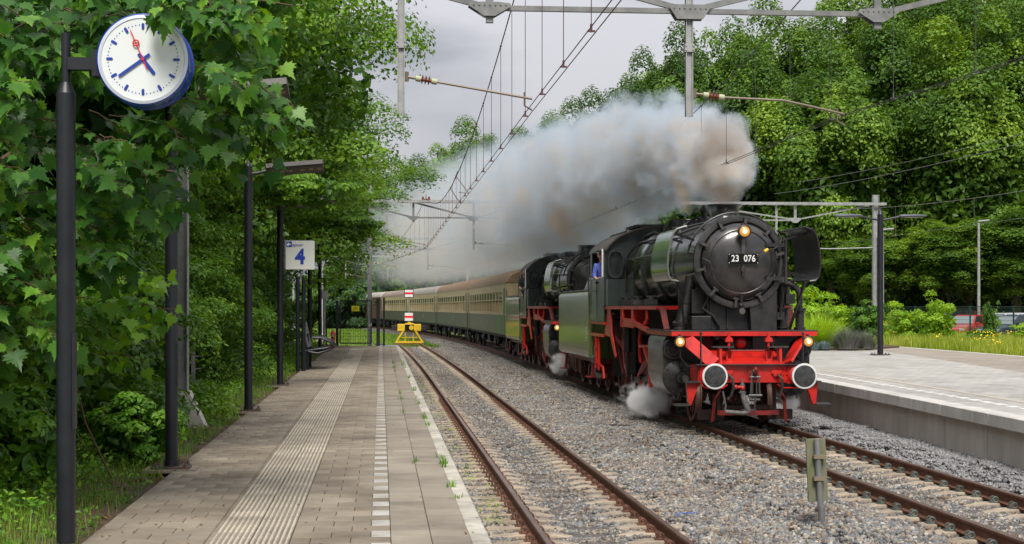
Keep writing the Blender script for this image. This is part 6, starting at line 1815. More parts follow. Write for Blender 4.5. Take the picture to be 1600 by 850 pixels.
# ================================================================== people at the cab windows
SKIN = mat('skin', (.50, .27, .20), .55); HAIRG = mat('hair_grey', (.35, .33, .31), .8); HAIRD = mat('hair_dark', (.03, .02, .015), .7)
def make_person(shirt, capm, label, dark=False):
    P = empty('person', (0, 0, 0))
    def skin(name, V_, E_, R_, m, sub=2):
        me = bpy.data.meshes.new(name); me.from_pydata(V_, E_, []); me.materials.append(m)
        o = bpy.data.objects.new(name, me); COL.objects.link(o); o.parent = P
        md = o.modifiers.new('skin', 'SKIN'); sv = me.skin_vertices[0].data
        for i, r in enumerate(R_): sv[i].radius = r if isinstance(r, tuple) else (r, r)
        sv[0].use_root = True; md.use_smooth_shade = True
        ss_ = o.modifiers.new('sub', 'SUBSURF'); ss_.levels = sub; ss_.render_levels = sub
        return o
    # facing -y; origin at the feet; the person leans out of an opening at x<0
    Vb = [(0, 0, .95), (0, 0, 1.15), (-.02, -.02, 1.36), (-.02, -.02, 1.46), (-.02, -.03, 1.53), (-.02, -.05, 1.62), (-.02, -.05, 1.70),
          (-.19, -.02, 1.41), (-.27, -.04, 1.16), (-.30, -.26, 1.10), (-.31, -.34, 1.10),
          (.17, -.02, 1.41), (.25, .0, 1.16), (.22, -.20, 1.02), (.21, -.27, 1.0),
          (-.09, 0, .90), (-.10, 0, .50), (-.10, .02, .08), (-.10, -.12, .04), (.09, 0, .90), (.10, 0, .50), (.10, .02, .08), (.10, -.12, .04)]
    Eb = [(0, 1), (1, 2), (2, 3), (3, 4), (4, 5), (5, 6), (2, 7), (7, 8), (8, 9), (9, 10), (2, 11), (11, 12), (12, 13), (13, 14), (0, 15), (15, 16), (16, 17), (17, 18), (0, 19), (19, 20), (20, 21), (21, 22)]
    Rb = [(.17, .12), (.16, .11), (.17, .11), .065, .055, (.075, .095), (.07, .09), .062, .048, .036, .03, .062, .048, .036, .03, .09, .065, .045, .04, .09, .065, .045, .04]
    skin('body', Vb, Eb, Rb, SKIN)
    Vs = [(0, 0, .88), (0, 0, 1.15), (-.02, -.02, 1.36), (-.02, -.02, 1.45), (-.19, -.02, 1.42), (-.27, -.04, 1.16), (-.30, -.24, 1.10), (.17, -.02, 1.42), (.25, .0, 1.16), (.22, -.19, 1.03)]
    Es = [(0, 1), (1, 2), (2, 3), (2, 4), (4, 5), (5, 6), (2, 7), (7, 8), (8, 9)]
    skin('shirt', Vs, Es, [(.19, .135), (.18, .13), (.185, .125), (.085, .08), .082, .064, .048, .082, .064, .048], shirt)
    Vt = [(0, 0, .93), (-.09, 0, .88), (-.10, 0, .50), (-.10, .02, .10), (.09, 0, .88), (.10, 0, .50), (.10, .02, .10)]
    skin('trousers', Vt, [(0, 1), (1, 2), (2, 3), (0, 4), (4, 5), (5, 6)], [.17, .10, .08, .065, .10, .08, .065], mat('trousers_dark', (.03, .035, .05), .8))
    h = MB(); h.sphere((-.02, -.045, 1.675), .105, 16, s=(.80, 1.0, 1.15)); h.sphere((-.02, -.150, 1.66), .018, 8, s=(.8, 1, 1.3)); h.sphere((-.105, -.04, 1.665), .022, 8, s=(.5, 1, 1.3)); h.sphere((.065, -.04, 1.665), .022, 8, s=(.5, 1, 1.3)); h.build('head', SKIN, P)
    e = MB()
    for x in (-.055, .015): e.sphere((x, -.138, 1.69), .011, 8)
    e.cbox((-.02, -.147, 1.615), (.045, .006, .008)); e.build('eyes_and_mouth', mat('face_dark', (.12, .04, .035), .5), P)
    if dark:
        g = MB(); g.sphere((-.02, -.025, 1.71), .108, 14, s=(.84, 1.0, 1.05)); g.build('hair', HAIRD, P)
        g = MB()
        for x in (-.058, .018): g.torus((x, -.150, 1.688), .025, .004, 'y', 14, 5)
        g.build('glasses', PLATEBLACK, P)
    else:
        g = MB(); g.sphere((-.02, -.02, 1.69), .107, 14, s=(.84, 1.0, 1.0)); g.build('hair', HAIRG, P)
        g = MB(); g.lathe([(.098, 1.735), (.105, 1.76), (.115, 1.80), (.09, 1.82), (0, 1.825)], (-.02, -.045, 0), 'z', 20); g.prism([(-.10, -.10), (-.09, -.17), (-.02, -.21), (.05, -.17), (.06, -.10)], 1.738, 1.748, 'z'); g.build('cap', capm, P)
        g = MB(); g.lathe([(.1085, 1.742), (.112, 1.752), (.1125, 1.76)], (-.02, -.045, 0), 'z', 20); g.build('cap_band', WHITEP, P)
    # hands: palm and bent fingers closed over the window sill
    for s_, (hx, hy, hz) in ((-1, (-.31, -.36, 1.10)), (1, (.21, -.29, 1.0))):
        g = MB(); g.sphere((hx, hy, hz), .04, 10, s=(.95, 1.1, .5))
        for f, l in zip((-.030, -.010, .010, .029), (.06, .07, .066, .052)): g.tube([(hx + f, hy - .03, hz), (hx + f, hy - .03 - l * .6, hz - .004), (hx + f, hy - .03 - l, hz - .030)], [.010, .009, .007], 6)
        g.tube([(hx - s_ * .032, hy, hz), (hx - s_ * .055, hy - .03, hz - .01), (hx - s_ * .05, hy - .055, hz - .02)], [.012, .010, .008], 6)
        g.build('hand', SKIN, P)
    tag(P, label, 'person')
    return P
pr = make_person(mat('shirt_blue', (.09, .13, .48), .75, 0, (.06, .09, .34), 14, 1), mat('cap_dark', (.03, .03, .035), .6), 'man in blue shirt and peaked cap leaning out of the front locomotive cab')
def in_loco(lc, x, y, z): return lc.location + Vector((x * V[0] + y * U[0], x * V[1] + y * U[1], z))
pr.location = in_loco(loco, -1.19, 11.6, 2.10); pr.rotation_euler = (0, radians(-7.5), TRACK_ROT + .1)
pr2 = make_person(mat('jacket_black', (.02, .022, .028), .8), None, 'bareheaded man in dark jacket with glasses leaning from the second locomotive cab', True)
pr2.location = in_loco(loco2, -1.24, 11.6, 2.12); pr2.rotation_euler = (0, radians(-8.5), TRACK_ROT + .1)
# ================================================================== foliage
LEAF2 = np.array([(0, -.5, 0), (.30, 0, .10), (0, .5, -.04), (-.30, 0, .10)], float)
LEAF2F = np.array([(0, 1, 2), (0, 2, 3)])
LEAF4 = np.array([(0, -.5, 0), (.22, -.22, .06), (.24, .12, .05), (0, .52, -.08), (-.24, .12, .05), (-.22, -.22, .06)], float)
LEAF4F = np.array([(0, 1, 2), (0, 2, 3), (0, 3, 4), (0, 4, 5)])
def maple_template():
    half = [(0, -.02), (.10, -.06), (.24, -.13), (.22, .0), (.46, .02), (.36, .12), (.52, .24), (.36, .27), (.40, .42), (.22, .40), (.20, .52), (.14, .50), (.13, .66), (.07, .70), (0, .98)]
    pts = half + [(-x, y) for x, y in half[-2:0:-1]]
    vs = [(0, .30, 0)] + [(x, y, -.16 * (x * x) - .10 * max(0, y - .3) ** 2 + .05 * abs(x)) for x, y in pts]
    n = len(pts)
    return np.array(vs, float), np.array([(0, 1 + i, 1 + (i + 1) % n) for i in range(n)])
MAPLE, MAPLEF = maple_template()
MAPLE_LO = np.array([(0, 0, 0), (.30, -.1, 0), (.26, .08, -.01), (.52, .24, -.06), (.24, .36, 0), (0, .95, -.1), (-.24, .36, 0), (-.52, .24, -.06), (-.26, .08, -.01), (-.30, -.1, 0)], float)
MAPLE_LOF = np.array([(0, i, i + 1) for i in range(1, 9)] )
M_FOREST = leaf_mat('foliage_oak', (.042, .098, .013), (.135, .25, .028), (.29, .42, .050), .45, .32, .22)
M_FOREST2 = leaf_mat('foliage_beech', (.032, .080, .013), (.100, .20, .026), (.21, .35, .045), .45, .30, .22)
M_LEFT = leaf_mat('foliage_hornbeam', (.032, .092, .012), (.105, .225, .024), (.23, .40, .042), .40, .34, .5)
M_MAPLE = leaf_mat('foliage_maple', (.024, .088, .014), (.075, .20, .024), (.22, .42, .038), .36, .36, .9)
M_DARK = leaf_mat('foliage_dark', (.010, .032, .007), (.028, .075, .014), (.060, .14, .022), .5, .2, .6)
M_BRIGHT = leaf_mat('foliage_young', (.13, .26, .018), (.29, .47, .035), (.43, .60, .06), .45, .42, .9)
M_GRASS = leaf_mat('grass_blade', (.06, .14, .016), (.14, .27, .03), (.27, .38, .06), .5, .35, .5)
M_MEADOW = leaf_mat('meadow_blade', (.16, .23, .02), (.32, .40, .045), (.48, .48, .11), .5, .35, .4)
M_HERB = leaf_mat('herb_leaf', (.045, .13, .014), (.13, .30, .028), (.26, .45, .045), .45, .3, .8)
M_LAV = leaf_mat('lavender_grey', (.10, .14, .07), (.19, .21, .14), (.26, .20, .28), .7, .2, 1.0)

def unit(n_, r):
    v_ = r.normal(size=(n_, 3)); return v_ / np.linalg.norm(v_, axis=1, keepdims=True)
def crown_mesh(name, R, H, n, size, m, seed, T=LEAF2, TF=LEAF2F, nclump=70, cr=(.17, .30), inner=.18, zbias=0.0, low=-1.0, droop=0.0):
    r = np.random.default_rng(seed)
    d = unit(nclump, r); d[:, 2] = np.abs(d[:, 2]) ** .9 * np.sign(d[:, 2] + .35)
    keep = d[:, 2] > low; d = d[keep]; k = len(d)
    lob = 1 + .16 * np.sin(3 * np.arctan2(d[:, 1], d[:, 0]) + seed) + .10 * np.sin(5 * d[:, 2] + seed * 2)
    rad = r.uniform(.55, .95, k) * lob
    C = d * rad[:, None]
    cr_ = r.uniform(*cr, k); crn = r.random(k)
    ci = r.choice(k, n, p=cr_ ** 2 / (cr_ ** 2).sum())
    u = unit(n, r); u[:, 2] = np.where(r.random(n) < .7, np.abs(u[:, 2]), u[:, 2])
    rr = cr_[ci] * r.uniform(.45, 1.08, n) ** .6
    P = C[ci] + u * rr[:, None] * np.array([1, 1, .75])
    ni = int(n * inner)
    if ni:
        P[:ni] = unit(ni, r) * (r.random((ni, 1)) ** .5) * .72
        P[:ni, 2] = P[:ni, 2]
    P = P * np.array([R, R, H])
    outw = P / (np.linalg.norm(P, axis=1, keepdims=True) + 1e-6)
    N = u * .75 + outw * .45 + np.array([0, 0, .35]) + r.normal(size=(n, 3)) * .42
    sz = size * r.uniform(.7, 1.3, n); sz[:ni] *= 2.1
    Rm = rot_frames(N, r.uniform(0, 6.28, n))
    rn = np.clip(.45 * crn[ci] + .55 * r.random(n), 0, 1); rn[:ni] *= .5  # inner leaves take darker tones, crown's inner shade put into their colour
    V_, F_, A_ = scatter(T, TF, P, Rm, sz, rn)
    return np_mesh(name, V_, F_, m, A_)
def trunk_mesh(name, h, r0, spread, seed, nb=9, m=BARK):
    r = random.Random(seed); b = MB()
    pts = [(0, 0, -.3), (0, 0, 0)]; x = y = 0
    for i in range(1, 8):
        x += r.uniform(-.1, .1) * h / 10; y += r.uniform(-.1, .1) * h / 10
        pts.append((x, y, h * i / 7))
    b.tube(pts, [r0 * 1.4, r0 * 1.1] + [r0 * (1 - .12 * i) for i in range(1, 8)], 10)
    for i in range(nb):
        z = h * r.uniform(.35, .98); a = r.uniform(0, 6.28); l = spread * r.uniform(.5, .95)
        q = [(x * z / h, y * z / h, z)]
        for k in range(1, 5):
            q.append((q[0][0] + cos(a + .15 * k) * l * k / 4, q[0][1] + sin(a + .15 * k) * l * k / 4, z + l * .55 * (k / 4) ** .8))
        b.tube(q, [r0 * .38, r0 * .28, r0 * .19, r0 * .10, r0 * .04], 6)
    return b.mesh(name, m)

# ---- crowns shared between trees
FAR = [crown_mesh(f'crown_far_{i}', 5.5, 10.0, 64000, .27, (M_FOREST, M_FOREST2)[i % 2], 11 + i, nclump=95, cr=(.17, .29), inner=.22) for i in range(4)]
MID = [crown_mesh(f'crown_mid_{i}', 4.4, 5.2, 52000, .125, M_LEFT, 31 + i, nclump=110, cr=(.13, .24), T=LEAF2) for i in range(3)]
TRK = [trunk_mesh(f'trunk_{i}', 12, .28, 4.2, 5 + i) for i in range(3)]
def tree(name, x, y, z0, h, r, label, group, crown, k, cz=.48, trunk_h=None, cat='tree', R0=5.5, H0=10.0, rz=None):
    t = empty(name, (x, y, z0), 0, label, cat, group)
    th = trunk_h or h * .72
    link('trunk', TRK[k % 3], t, (0, 0, 0), (0, 0, k * 1.3), (th / 12,) * 3 if th > 4 else (th / 12, th / 12, th / 12))
    hz = h * cz
    link('crown', crown, t, (0, 0, h - hz * 1.0), (0, 0, rz if rz is not None else k * 2.399), (r / R0, r / R0, hz / H0))
    return t
# ---- woods beyond the railway
ids = 0
WORDS = ['broad pale green', 'tall mid green', 'rounded deep green', 'spreading yellow green', 'leafy dark green', 'dense bright green']
rowA = [(13.6, 119, 16.5, 4.6), (18.0, 114, 19.5, 5.2), (22.6, 109, 21.0, 5.4), (27.3, 112, 23.5, 5.8), (31.6, 107, 22.0, 5.6), (36.4, 111, 24.5, 6.0), (41.2, 108, 25.0, 6.2), (46.5, 112, 26.0, 6.4)]
rowB = [(7.6, 139, 18.5, 4.8), (11.2, 141, 23.5, 5.0), (15.6, 139, 26.0, 5.6), (20.6, 136, 25.2, 5.4), (25.5, 134, 27.8, 6.0), (31.0, 133, 29.5, 6.4), (37.0, 131, 30.5, 6.6), (43.0, 132, 31, 6.6), (49.5, 132, 32, 6.8), (55, 130, 32, 6.8)]
rowC = [(-16.5, 226, 21.5, 7.2), (-12.0, 214, 22.0, 6.8), (-7.4, 219, 26.0, 7.0), (-3.4, 208, 26.5, 7.2), (1.4, 214, 28.5, 7.4), (6.6, 206, 28, 7.4), (11.5, 196, 27.0, 7.2), (-22, 235, 22, 7)]
rowD = [(16, 158, 27, 6.5), (24, 156, 31, 7), (33, 154, 33, 7.5), (43, 152, 34, 7.5), (53, 150, 35, 7.5), (7, 165, 22, 6.5), (0.5, 178, 21, 6.2)]
pos = ['at the left end of the near wood', 'beside the smoke plume', 'behind the portal beam', 'behind the grey mast', 'above the double lamp', 'above the car park', 'above the black estate car', 'at the right end of the car park']
for i, (x, y, h, r) in enumerate(rowA):
    tree('broadleaf_tree', x, y, .6, h, r, f'{WORDS[i % 6]} tree {pos[i]}', 'trees of the near wood', FAR[(i * 3) % 4], i)
pb = ['at the left shoulder of the rounded wood', 'under the pale sky above the smoke', 'at the round treetop beside the drop post', 'just right of the hanging drop post', 'on the skyline above the right insulator', 'on the skyline under the horizontal strut', 'behind the bright trees near the third gusset', 'behind the trees above the car park', 'far right in the second row', 'last in the second row']
for i, (x, y, h, r) in enumerate(rowB):
    tree('broadleaf_tree', x, y, .6, h, r, f'{WORDS[(i + 2) % 6]} tree {pb[i]}', 'trees of the second row', FAR[(i * 2 + 1) % 4], i + 3)
pc = ['nearly hidden left of the tail wires', 'with a pointed top left of the wires', 'where the messenger wire crosses', 'between the two wires over the smoke', 'right of the crossing wires', 'directly above the densest smoke', 'joining the far trees to the wood', 'farthest left on the horizon']
for i, (x, y, h, r) in enumerate(rowC):
    tree('distant_tree', x, y, 0, h, r, f'distant {WORDS[(i + 1) % 6].split(" ", 1)[1]} tree {pc[i]}', 'distant trees beyond the bend', FAR[(i + 2) % 4], i + 7)
for i, (x, y, h, r) in enumerate(rowD):
    t_ = tree('broadleaf_tree', x, y, 0, h, r, 'tall tree deep in the wood, only its top leaves showing', 'trees deep in the wood', FAR[i % 4], i + 5)
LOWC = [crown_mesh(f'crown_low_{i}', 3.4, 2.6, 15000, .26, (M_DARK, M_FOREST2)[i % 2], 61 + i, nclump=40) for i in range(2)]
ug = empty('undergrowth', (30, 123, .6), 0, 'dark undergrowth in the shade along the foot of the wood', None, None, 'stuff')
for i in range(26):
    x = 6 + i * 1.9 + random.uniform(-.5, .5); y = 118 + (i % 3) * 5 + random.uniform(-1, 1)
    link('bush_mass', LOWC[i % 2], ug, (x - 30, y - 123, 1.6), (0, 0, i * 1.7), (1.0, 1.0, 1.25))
for i, (x, y, z, sc) in enumerate([(28.8, 101.5, 5.6, .62), (33, 100, 6.4, .75), (36.8, 98, 5.2, .6), (24.5, 104, 5.4, .6), (39.5, 96, 5.6, .7), (31.0, 102, 4.8, .5)]):
    t = empty('low_branch_tree', (x, y, .6), 0, ['slim tree with fresh green drooping boughs behind the thin lamp', 'bright young tree over the red hatchback', 'drooping tree over the dark blue car', 'mid green small tree right of the grey mast', 'pale green tree at the right edge over the cars', 'small feathery tree above the tall black car'][i], 'tree', 'small trees behind the car park')
    link('trunk', TRK[i % 3], t, (0, 0, 0), (0, 0, i), (.4, .4, z / 12)); link('crown', FAR[(i * 2) % 4], t, (0, 0, z - .6), (0, 0, i * 2.1), (sc, sc, sc * .42))
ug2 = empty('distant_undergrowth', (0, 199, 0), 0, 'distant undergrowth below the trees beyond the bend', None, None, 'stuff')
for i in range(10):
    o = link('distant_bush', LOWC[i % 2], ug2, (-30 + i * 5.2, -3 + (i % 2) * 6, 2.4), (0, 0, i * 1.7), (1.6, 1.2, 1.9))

# ---- trees and shrubs left of platform 4
left_trees = [(-6.6, 19.5, 11.5, 3.9, 'hornbeam behind the second lamp post, reaching out of view'), (-6.9, 26.5, 13, 4.3, 'tall hornbeam behind the third lamp post'), (-6.8, 34, 13.5, 4.1, 'hornbeam rising behind the fourth lamp post'),
              (-5.3, 41, 14.5, 5.0, 'tall hornbeam above the number 4 sign'), (-4.5, 48, 15.5, 5.9, 'tallest hornbeam whose branches reach over the platform'), (-4.6, 55.5, 13.0, 5.0, 'hornbeam over the slim lamp post'),
              (-4.8, 63, 11.8, 5.6, 'hornbeam hanging over the small grey sign'), (-4.6, 72, 11.6, 6.0, 'spreading hornbeam that overhangs the mesh gate'), (-5.9, 81, 12.8, 6.8, 'hornbeam behind the gate, hiding the tail of the train')]
for i, (t, s_, h, r, lb) in enumerate(left_trees):
    p = W(t, s_)
    tree('hornbeam_tree', p.x, p.y, .75 if s_ < 70 else -.1, h, r, lb, 'hornbeams along platform four', MID[i % 3], i, R0=4.4, H0=5.2, cz=(.47, .47, .44, .42, .42, .40, .38, .36, .38)[i])
for i in range(9):
    p = W(-12.5 - (i % 2) * 2, 16 + i * 8)
    tree('hornbeam_tree', p.x, p.y, .8, 15 + (i % 3), 5.6, 'hornbeam in the back row, filling gaps behind the platform trees', 'hornbeams of the back row', MID[(i + 1) % 3], i + 4, R0=4.4, H0=5.2)
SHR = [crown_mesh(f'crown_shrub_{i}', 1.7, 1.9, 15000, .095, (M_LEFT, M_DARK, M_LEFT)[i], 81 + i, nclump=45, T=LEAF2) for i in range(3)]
hg = empty('hedge', W(-5.5, 42, .8), 0, 'deep leafy hedge under the hornbeams along the left of the platform', 'hedge')
k = 0
for s_ in np.arange(13.5, 66, 2.55):
    for row in range(3):
        t = -4.5 - row * 1.15 - (.8 if s_ > 55 else 0) + random.uniform(-.3, .3); p = W(t, s_ + random.uniform(-.8, .8))
        zc = .9 + [1.0, 2.7, 4.7][row] + random.uniform(-.2, .2)
        link('shrub', SHR[(k * 2 + row) % 3], hg, Vector((p.x, p.y, zc)) - hg.location, (0, 0, k * 2.4), (1.0, 1.15, [.85, 1.05, 1.25][row]))
        k += 1
# small broad-leaved shrub, lower left corner
PRV = crown_mesh('crown_privet', .75, .62, 5200, .085, M_HERB, 95, T=LEAF4, TF=LEAF4F, nclump=26, cr=(.2, .34))
for i, (x, y, z, sc, lb) in enumerate([(-4.75, 14.3, 1.15, 1.0, 'privet-like shrub left of the clock post foot'), (-5.9, 15.0, 1.2, 1.1, 'privet-like shrub at the left edge of the view'), (-4.25, 17.2, 1.05, .8, 'small privet-like shrub between the first two posts'), (-5.4, 13.2, 1.0, .9, 'low privet-like shrub in the lower left corner')]):
    t = empty('privet_shrub', (x, y, .72), 0, lb, 'shrub', 'privet shrubs')
    b = MB()
    for q in range(5): b.tube([(0, 0, 0), (.15 * cos(q * 1.3), .15 * sin(q * 1.3), .3), (.4 * cos(q * 1.3), .4 * sin(q * 1.3), .7)], [.015, .01, .005], 5)
    b.build('stem', TWIG, t); link('crown', PRV, t, (0, 0, z - .72), (0, 0, i * 2), sc)

SPRIG = crown_mesh('crown_sprig', .9, .45, 2600, .095, M_LEFT, 170, nclump=18, cr=(.25, .45), inner=.1)
for i, (x, y, z, sc) in enumerate([(-4.35, 32.9, 4.95, .95), (-5.0, 33.0, 5.15, 1.0), (-5.2, 48.8, 5.0, 1.2), (-5.9, 57, 5.4, 1.1)]):
    o = link('hanging_branch', SPRIG, None, (x, y, z), (0, 0, i * 1.3), (sc, sc, sc)); tag(o, ['leafy branch hanging over the fourth lamp head', 'leafy branch left of the fourth lamp head', 'leafy branch hiding the slim post lamp', 'leafy branch above the small grey sign', 'leafy branch over the lamp near the hydrant', 'leafy branch tip above the number sign'][i], 'branch', 'hanging hornbeam branches')
# ---- the near maple: branches around the clock
def maple_spray(base, direction, L, nleaf, out, twigs, size, r):
    base = np.array(base, float); d = np.array(direction, float); d /= np.linalg.norm(d)
    pts = [base]
    for i in range(1, 7):
        q = base + d * L * i / 6 + np.array([0, 0, -.22 * L * (i / 6) ** 2]) + r.normal(size=3) * .012
        pts.append(q)
    twigs.append(pts)
    pts = np.array(pts)
    for i in range(nleaf):
        u = 6 * (.15 + .85 * (i + r.random()) / nleaf); a = int(min(u, 5)); P = pts[a] * (1 - (u - a)) + pts[a + 1] * (u - a)
        side = 1 if i % 2 else -1
        ax = np.cross(d, [0, 0, 1]); ax /= np.linalg.norm(ax) + 1e-6
        pet = d * .35 + ax * side * r.uniform(.3, 1.0) + np.array([0, -.25, r.uniform(-.5, .15)]) + r.normal(size=3) * .2
        pet /= np.linalg.norm(pet)
        Q = P + pet * r.uniform(.05, .13)
        yv = pet * .55 + np.array([0, -.10, -.62]) + r.normal(size=3) * .28; yv /= np.linalg.norm(yv)
        nv = np.array([.05, -.62, .65]) + r.normal(size=3) * .33; nv -= yv * nv.dot(yv); nv /= np.linalg.norm(nv)
        xv = np.cross(yv, nv)
        out.append((Q, np.stack([xv, yv, nv], 1), size * r.uniform(.5, 1.22), r.random()))
        twigs.append([P, Q])
def px(x, y, Y): return ((x - 800) / 2400 * Y, Y, 2.5 + (480 - y) / 2400 * Y)
MT = empty('maple_tree', (-5.6, 13.2, .75), 0, 'maple with big lobed leaves hanging round the station clock', 'tree')
org = np.array(MT.location)
r = np.random.default_rng(5)
leaves = []; twigs = []
specs = [  # start region (pixels guide where the boughs hang), depth, count
    ((-110, 60), (-20, 560), (12.0, 13.6), 60), ((-80, 80), (-40, 120), (11.8, 13.2), 30), ((90, 290), (-60, 30), (11.9, 13.0), 36),
    ((270, 350), (-40, 110), (11.7, 12.8), 24), ((260, 350), (130, 215), (11.9, 13.0), 15), ((80, 235), (170, 285), (12.0, 13.2), 30), ((70, 160), (300, 400), (12.2, 13.4), 20),
    ((276, 322), (-34, -8), (10.85, 11.1), 6), ((280, 420), (115, 150), (12.2, 13.4), 8)]
for (xa, xb), (ya, yb), (Ya, Yb), n in specs:
    for i in range(n):
        x, y, Yd = r.uniform(xa, xb), r.uniform(ya, yb), r.uniform(Ya, Yb)
        near = Ya < 11
        maple_spray(px(x, y, Yd), (r.uniform(.2, 1.0) if not near else -.35, r.uniform(-.6, .2) if not near else -.1, r.uniform(-.4, .1)), r.uniform(.35, .6) if not near else .22, int(r.integers(8, 14)) if not near else 4, leaves, twigs, .178, r)
leaves.sort(key=lambda q: q[0][1])
LM = [np_mesh('maple_leaf', MAPLE, MAPLEF, M_MAPLE, np.full(len(MAPLE), v_)) for v_ in (.15, .35, .55, .75)]
for i, (Q, Rm, sz, rn) in enumerate(leaves[:300]):
    o = link('leaf', LM[int(rn * 4) % 4], MT)
    M = Matrix.Identity(4)
    for a_ in range(3):
        for b_ in range(3): M[a_][b_] = Rm[a_, b_] * sz
        M[a_][3] = Q[a_] - org[a_]
    o.matrix_local = M
rest = leaves[300:]
V_, F_, A_ = scatter(MAPLE, MAPLEF, np.array([q[0] for q in rest]) - org, np.stack([q[1] for q in rest]), np.array([q[2] for q in rest]), np.array([q[3] for q in rest]))
o = link('foliage', np_mesh('foliage', V_, F_, M_MAPLE, A_), MT); o['kind'] = 'stuff'
b = MB()
for t_ in twigs:
    b.tube([tuple(np.array(p) - org) for p in t_], [.006 - .0007 * i for i in range(len(t_))] if len(t_) > 2 else .0022, 4, smooth=False)
o = b.build('twigs', TWIG, MT); o['kind'] = 'stuff'
b = MB(); b.tube([(0, 0, -.2), (.05, 0, 1.5), (0, .1, 3.0), (.1, .2, 5.0), (.1, .2, 7.0)], [.22, .18, .15, .12, .06], 12); b.build('trunk', BARK, MT)
for i, (e1, e2) in enumerate([((1.2, -.4, 4.4), (3.0, -.9, 4.15)), ((1.0, -.3, 3.2), (2.6, -.4, 3.0)), ((.9, -.4, 2.2), (2.0, -.6, 2.3)), ((1.5, -.2, 4.9), (3.6, -.8, 4.5))]):
    b = MB(); e1 = (e1[0], e1[1] + 1.3, e1[2]); e2 = (e2[0], e2[1] + 1.6, e2[2]); b.tube([(.05, .1, e1[2] - 1.0), e1, e2], [.04, .022, .006], 7); b.build('bough', TWIG, MT)
# maple foliage further back
MB1 = [crown_mesh(f'crown_maple_{i}', 1.7, 1.7, 2600, .16, M_MAPLE, 120 + i, T=MAPLE_LO, TF=MAPLE_LOF, nclump=34, cr=(.2, .36), inner=.25) for i in range(2)]
mb = [(-6.3, 15.6, 4.6, 1.1), (-5.2, 16.4, 5.2, 1.0), (-6.6, 15.4, 2.7, 1.0), (-4.6, 17.5, 4.9, 1.0), (-5.6, 17.2, 3.2, .95), (-4.4, 16.0, 6.0, 1.0), (-7.0, 17.5, 5.8, 1.2), (-5.9, 19.0, 6.4, 1.2), (-3.9, 19.0, 6.9, .9), (-7.4, 18.6, 3.4, 1.2)]
bt = empty('background_maple', (-7.4, 18.5, .8), 0, 'second maple filling the dark left edge behind the clock post', 'tree')
b = MB(); b.tube([(0, 0, -.2), (0, .1, 2), (.2, 0, 4), (.3, -.2, 7.0)], [.2, .17, .13, .05], 10); b.build('trunk', BARK, bt)
for i, (x, y, z, sc) in enumerate(mb):
    link('crown', MB1[i % 2], bt, (x + 7.4, y - 18.5, z - .8), (0, 0, i * 2.1), sc)
# maple sapling with fresh leaves low between the posts
sp_ = empty('maple_sapling', (-4.0, 15.4, .75), 0, 'fresh green maple sapling between the first two posts', 'tree')
leaves2 = []; tw2 = []; so = np.array(sp_.location)
for i in range(24):
    x, y, Yd = r.uniform(95, 190), r.uniform(425, 560), r.uniform(14.4, 15.3)
    maple_spray(px(x, y, Yd), (r.uniform(.3, 1.0), r.uniform(-.5, .1), r.uniform(-.1, .25)), r.uniform(.35, .55), 8, leaves2, tw2, .150, r)
V_, F_, A_ = scatter(MAPLE, MAPLEF, np.array([q[0] for q in leaves2]) - so, np.stack([q[1] for q in leaves2]), np.array([q[2] for q in leaves2]), np.clip(np.array([q[3] for q in leaves2]) * .5 + .6, 0, 1))
o = link('foliage', np_mesh('foliage', V_, F_, M_MAPLE, A_), sp_); o['kind'] = 'stuff'
b = MB(); 
for t_ in tw2: b.tube([tuple(np.array(p) - so) for p in t_], .004 if len(t_) > 2 else .002, 4, smooth=False)
b.tube([(0, 0, 0), (-.25, -.1, .6), (-.4, -.3, 1.5)], [.012, .008, .004], 5)
b.build('stem', TWIG, sp_)

# ---- grass and ground cover
BLADE = np.array([(-.5, 0, 0), (.5, 0, 0), (.32, .16, .55), (-.32, .16, .55), (.0, .48, 1.0)], float)
BLADEF = np.array([(0, 1, 2), (0, 2, 3), (3, 2, 4)])
def blades(n, pos, h, wd, r, lean=.7):
    a = r.uniform(0, 6.28, n); c, s_ = np.cos(a), np.sin(a)
    R = np.zeros((n, 3, 3)); R[:, 0, 0] = c; R[:, 0, 1] = -s_; R[:, 1, 0] = s_; R[:, 1, 1] = c; R[:, 2, 2] = 1
    P = BLADE[None].repeat(n, 0).copy()
    P[:, :, 0] *= wd[:, None]; P[:, :, 1] *= (h * lean * r.uniform(.3, 1.5, n))[:, None]; P[:, :, 2] *= h[:, None]
    Q = np.einsum('nij,nkj->nki', R, P) + pos[:, None, :]
    F = BLADEF[None] + (np.arange(n) * 5)[:, None, None]
    return Q.reshape(-1, 3), F.reshape(-1, 3)
def grass(name, label, t0, t1, s0, s1, n, hz, h0, h1, wd, m, seed, dens=None, zoff=0, clumpy=True):
    r = np.random.default_rng(seed)
    s_ = s0 + (s1 - s0) * r.random(n) ** 1.5; t = r.uniform(t0, t1, n)
    if clumpy:
        k = vnoise(t * 1.3, s_ * 1.3, 1.6, seed) + r.normal(size=n) * .35 > -.25; t, s_ = t[k], s_[k]
    if dens is not None:
        k = dens(t, s_, r); t, s_ = t[k], s_[k]
    n = len(t)
    P = W_np(t, s_, hz(t, s_) + zoff)
    Vv, Ff = blades(n, P, r.uniform(h0, h1, n), np.full(n, wd) * (1 + s_ / 60), r)
    o = link(name, np_mesh(name, Vv, Ff, m, np.repeat(r.random(n), 5)))
    return tag(o, label, kind='stuff')
grass('verge_grass', 'green grass along the left edge of the platform', -4.6, -2.26, 10.5, 70, 52000, zl, .04, .20, .006, M_GRASS, 1, dens=lambda t, s_, r: r.random(len(t)) < np.clip(.45 + (-2.3 - t) * .9, 0, 1))
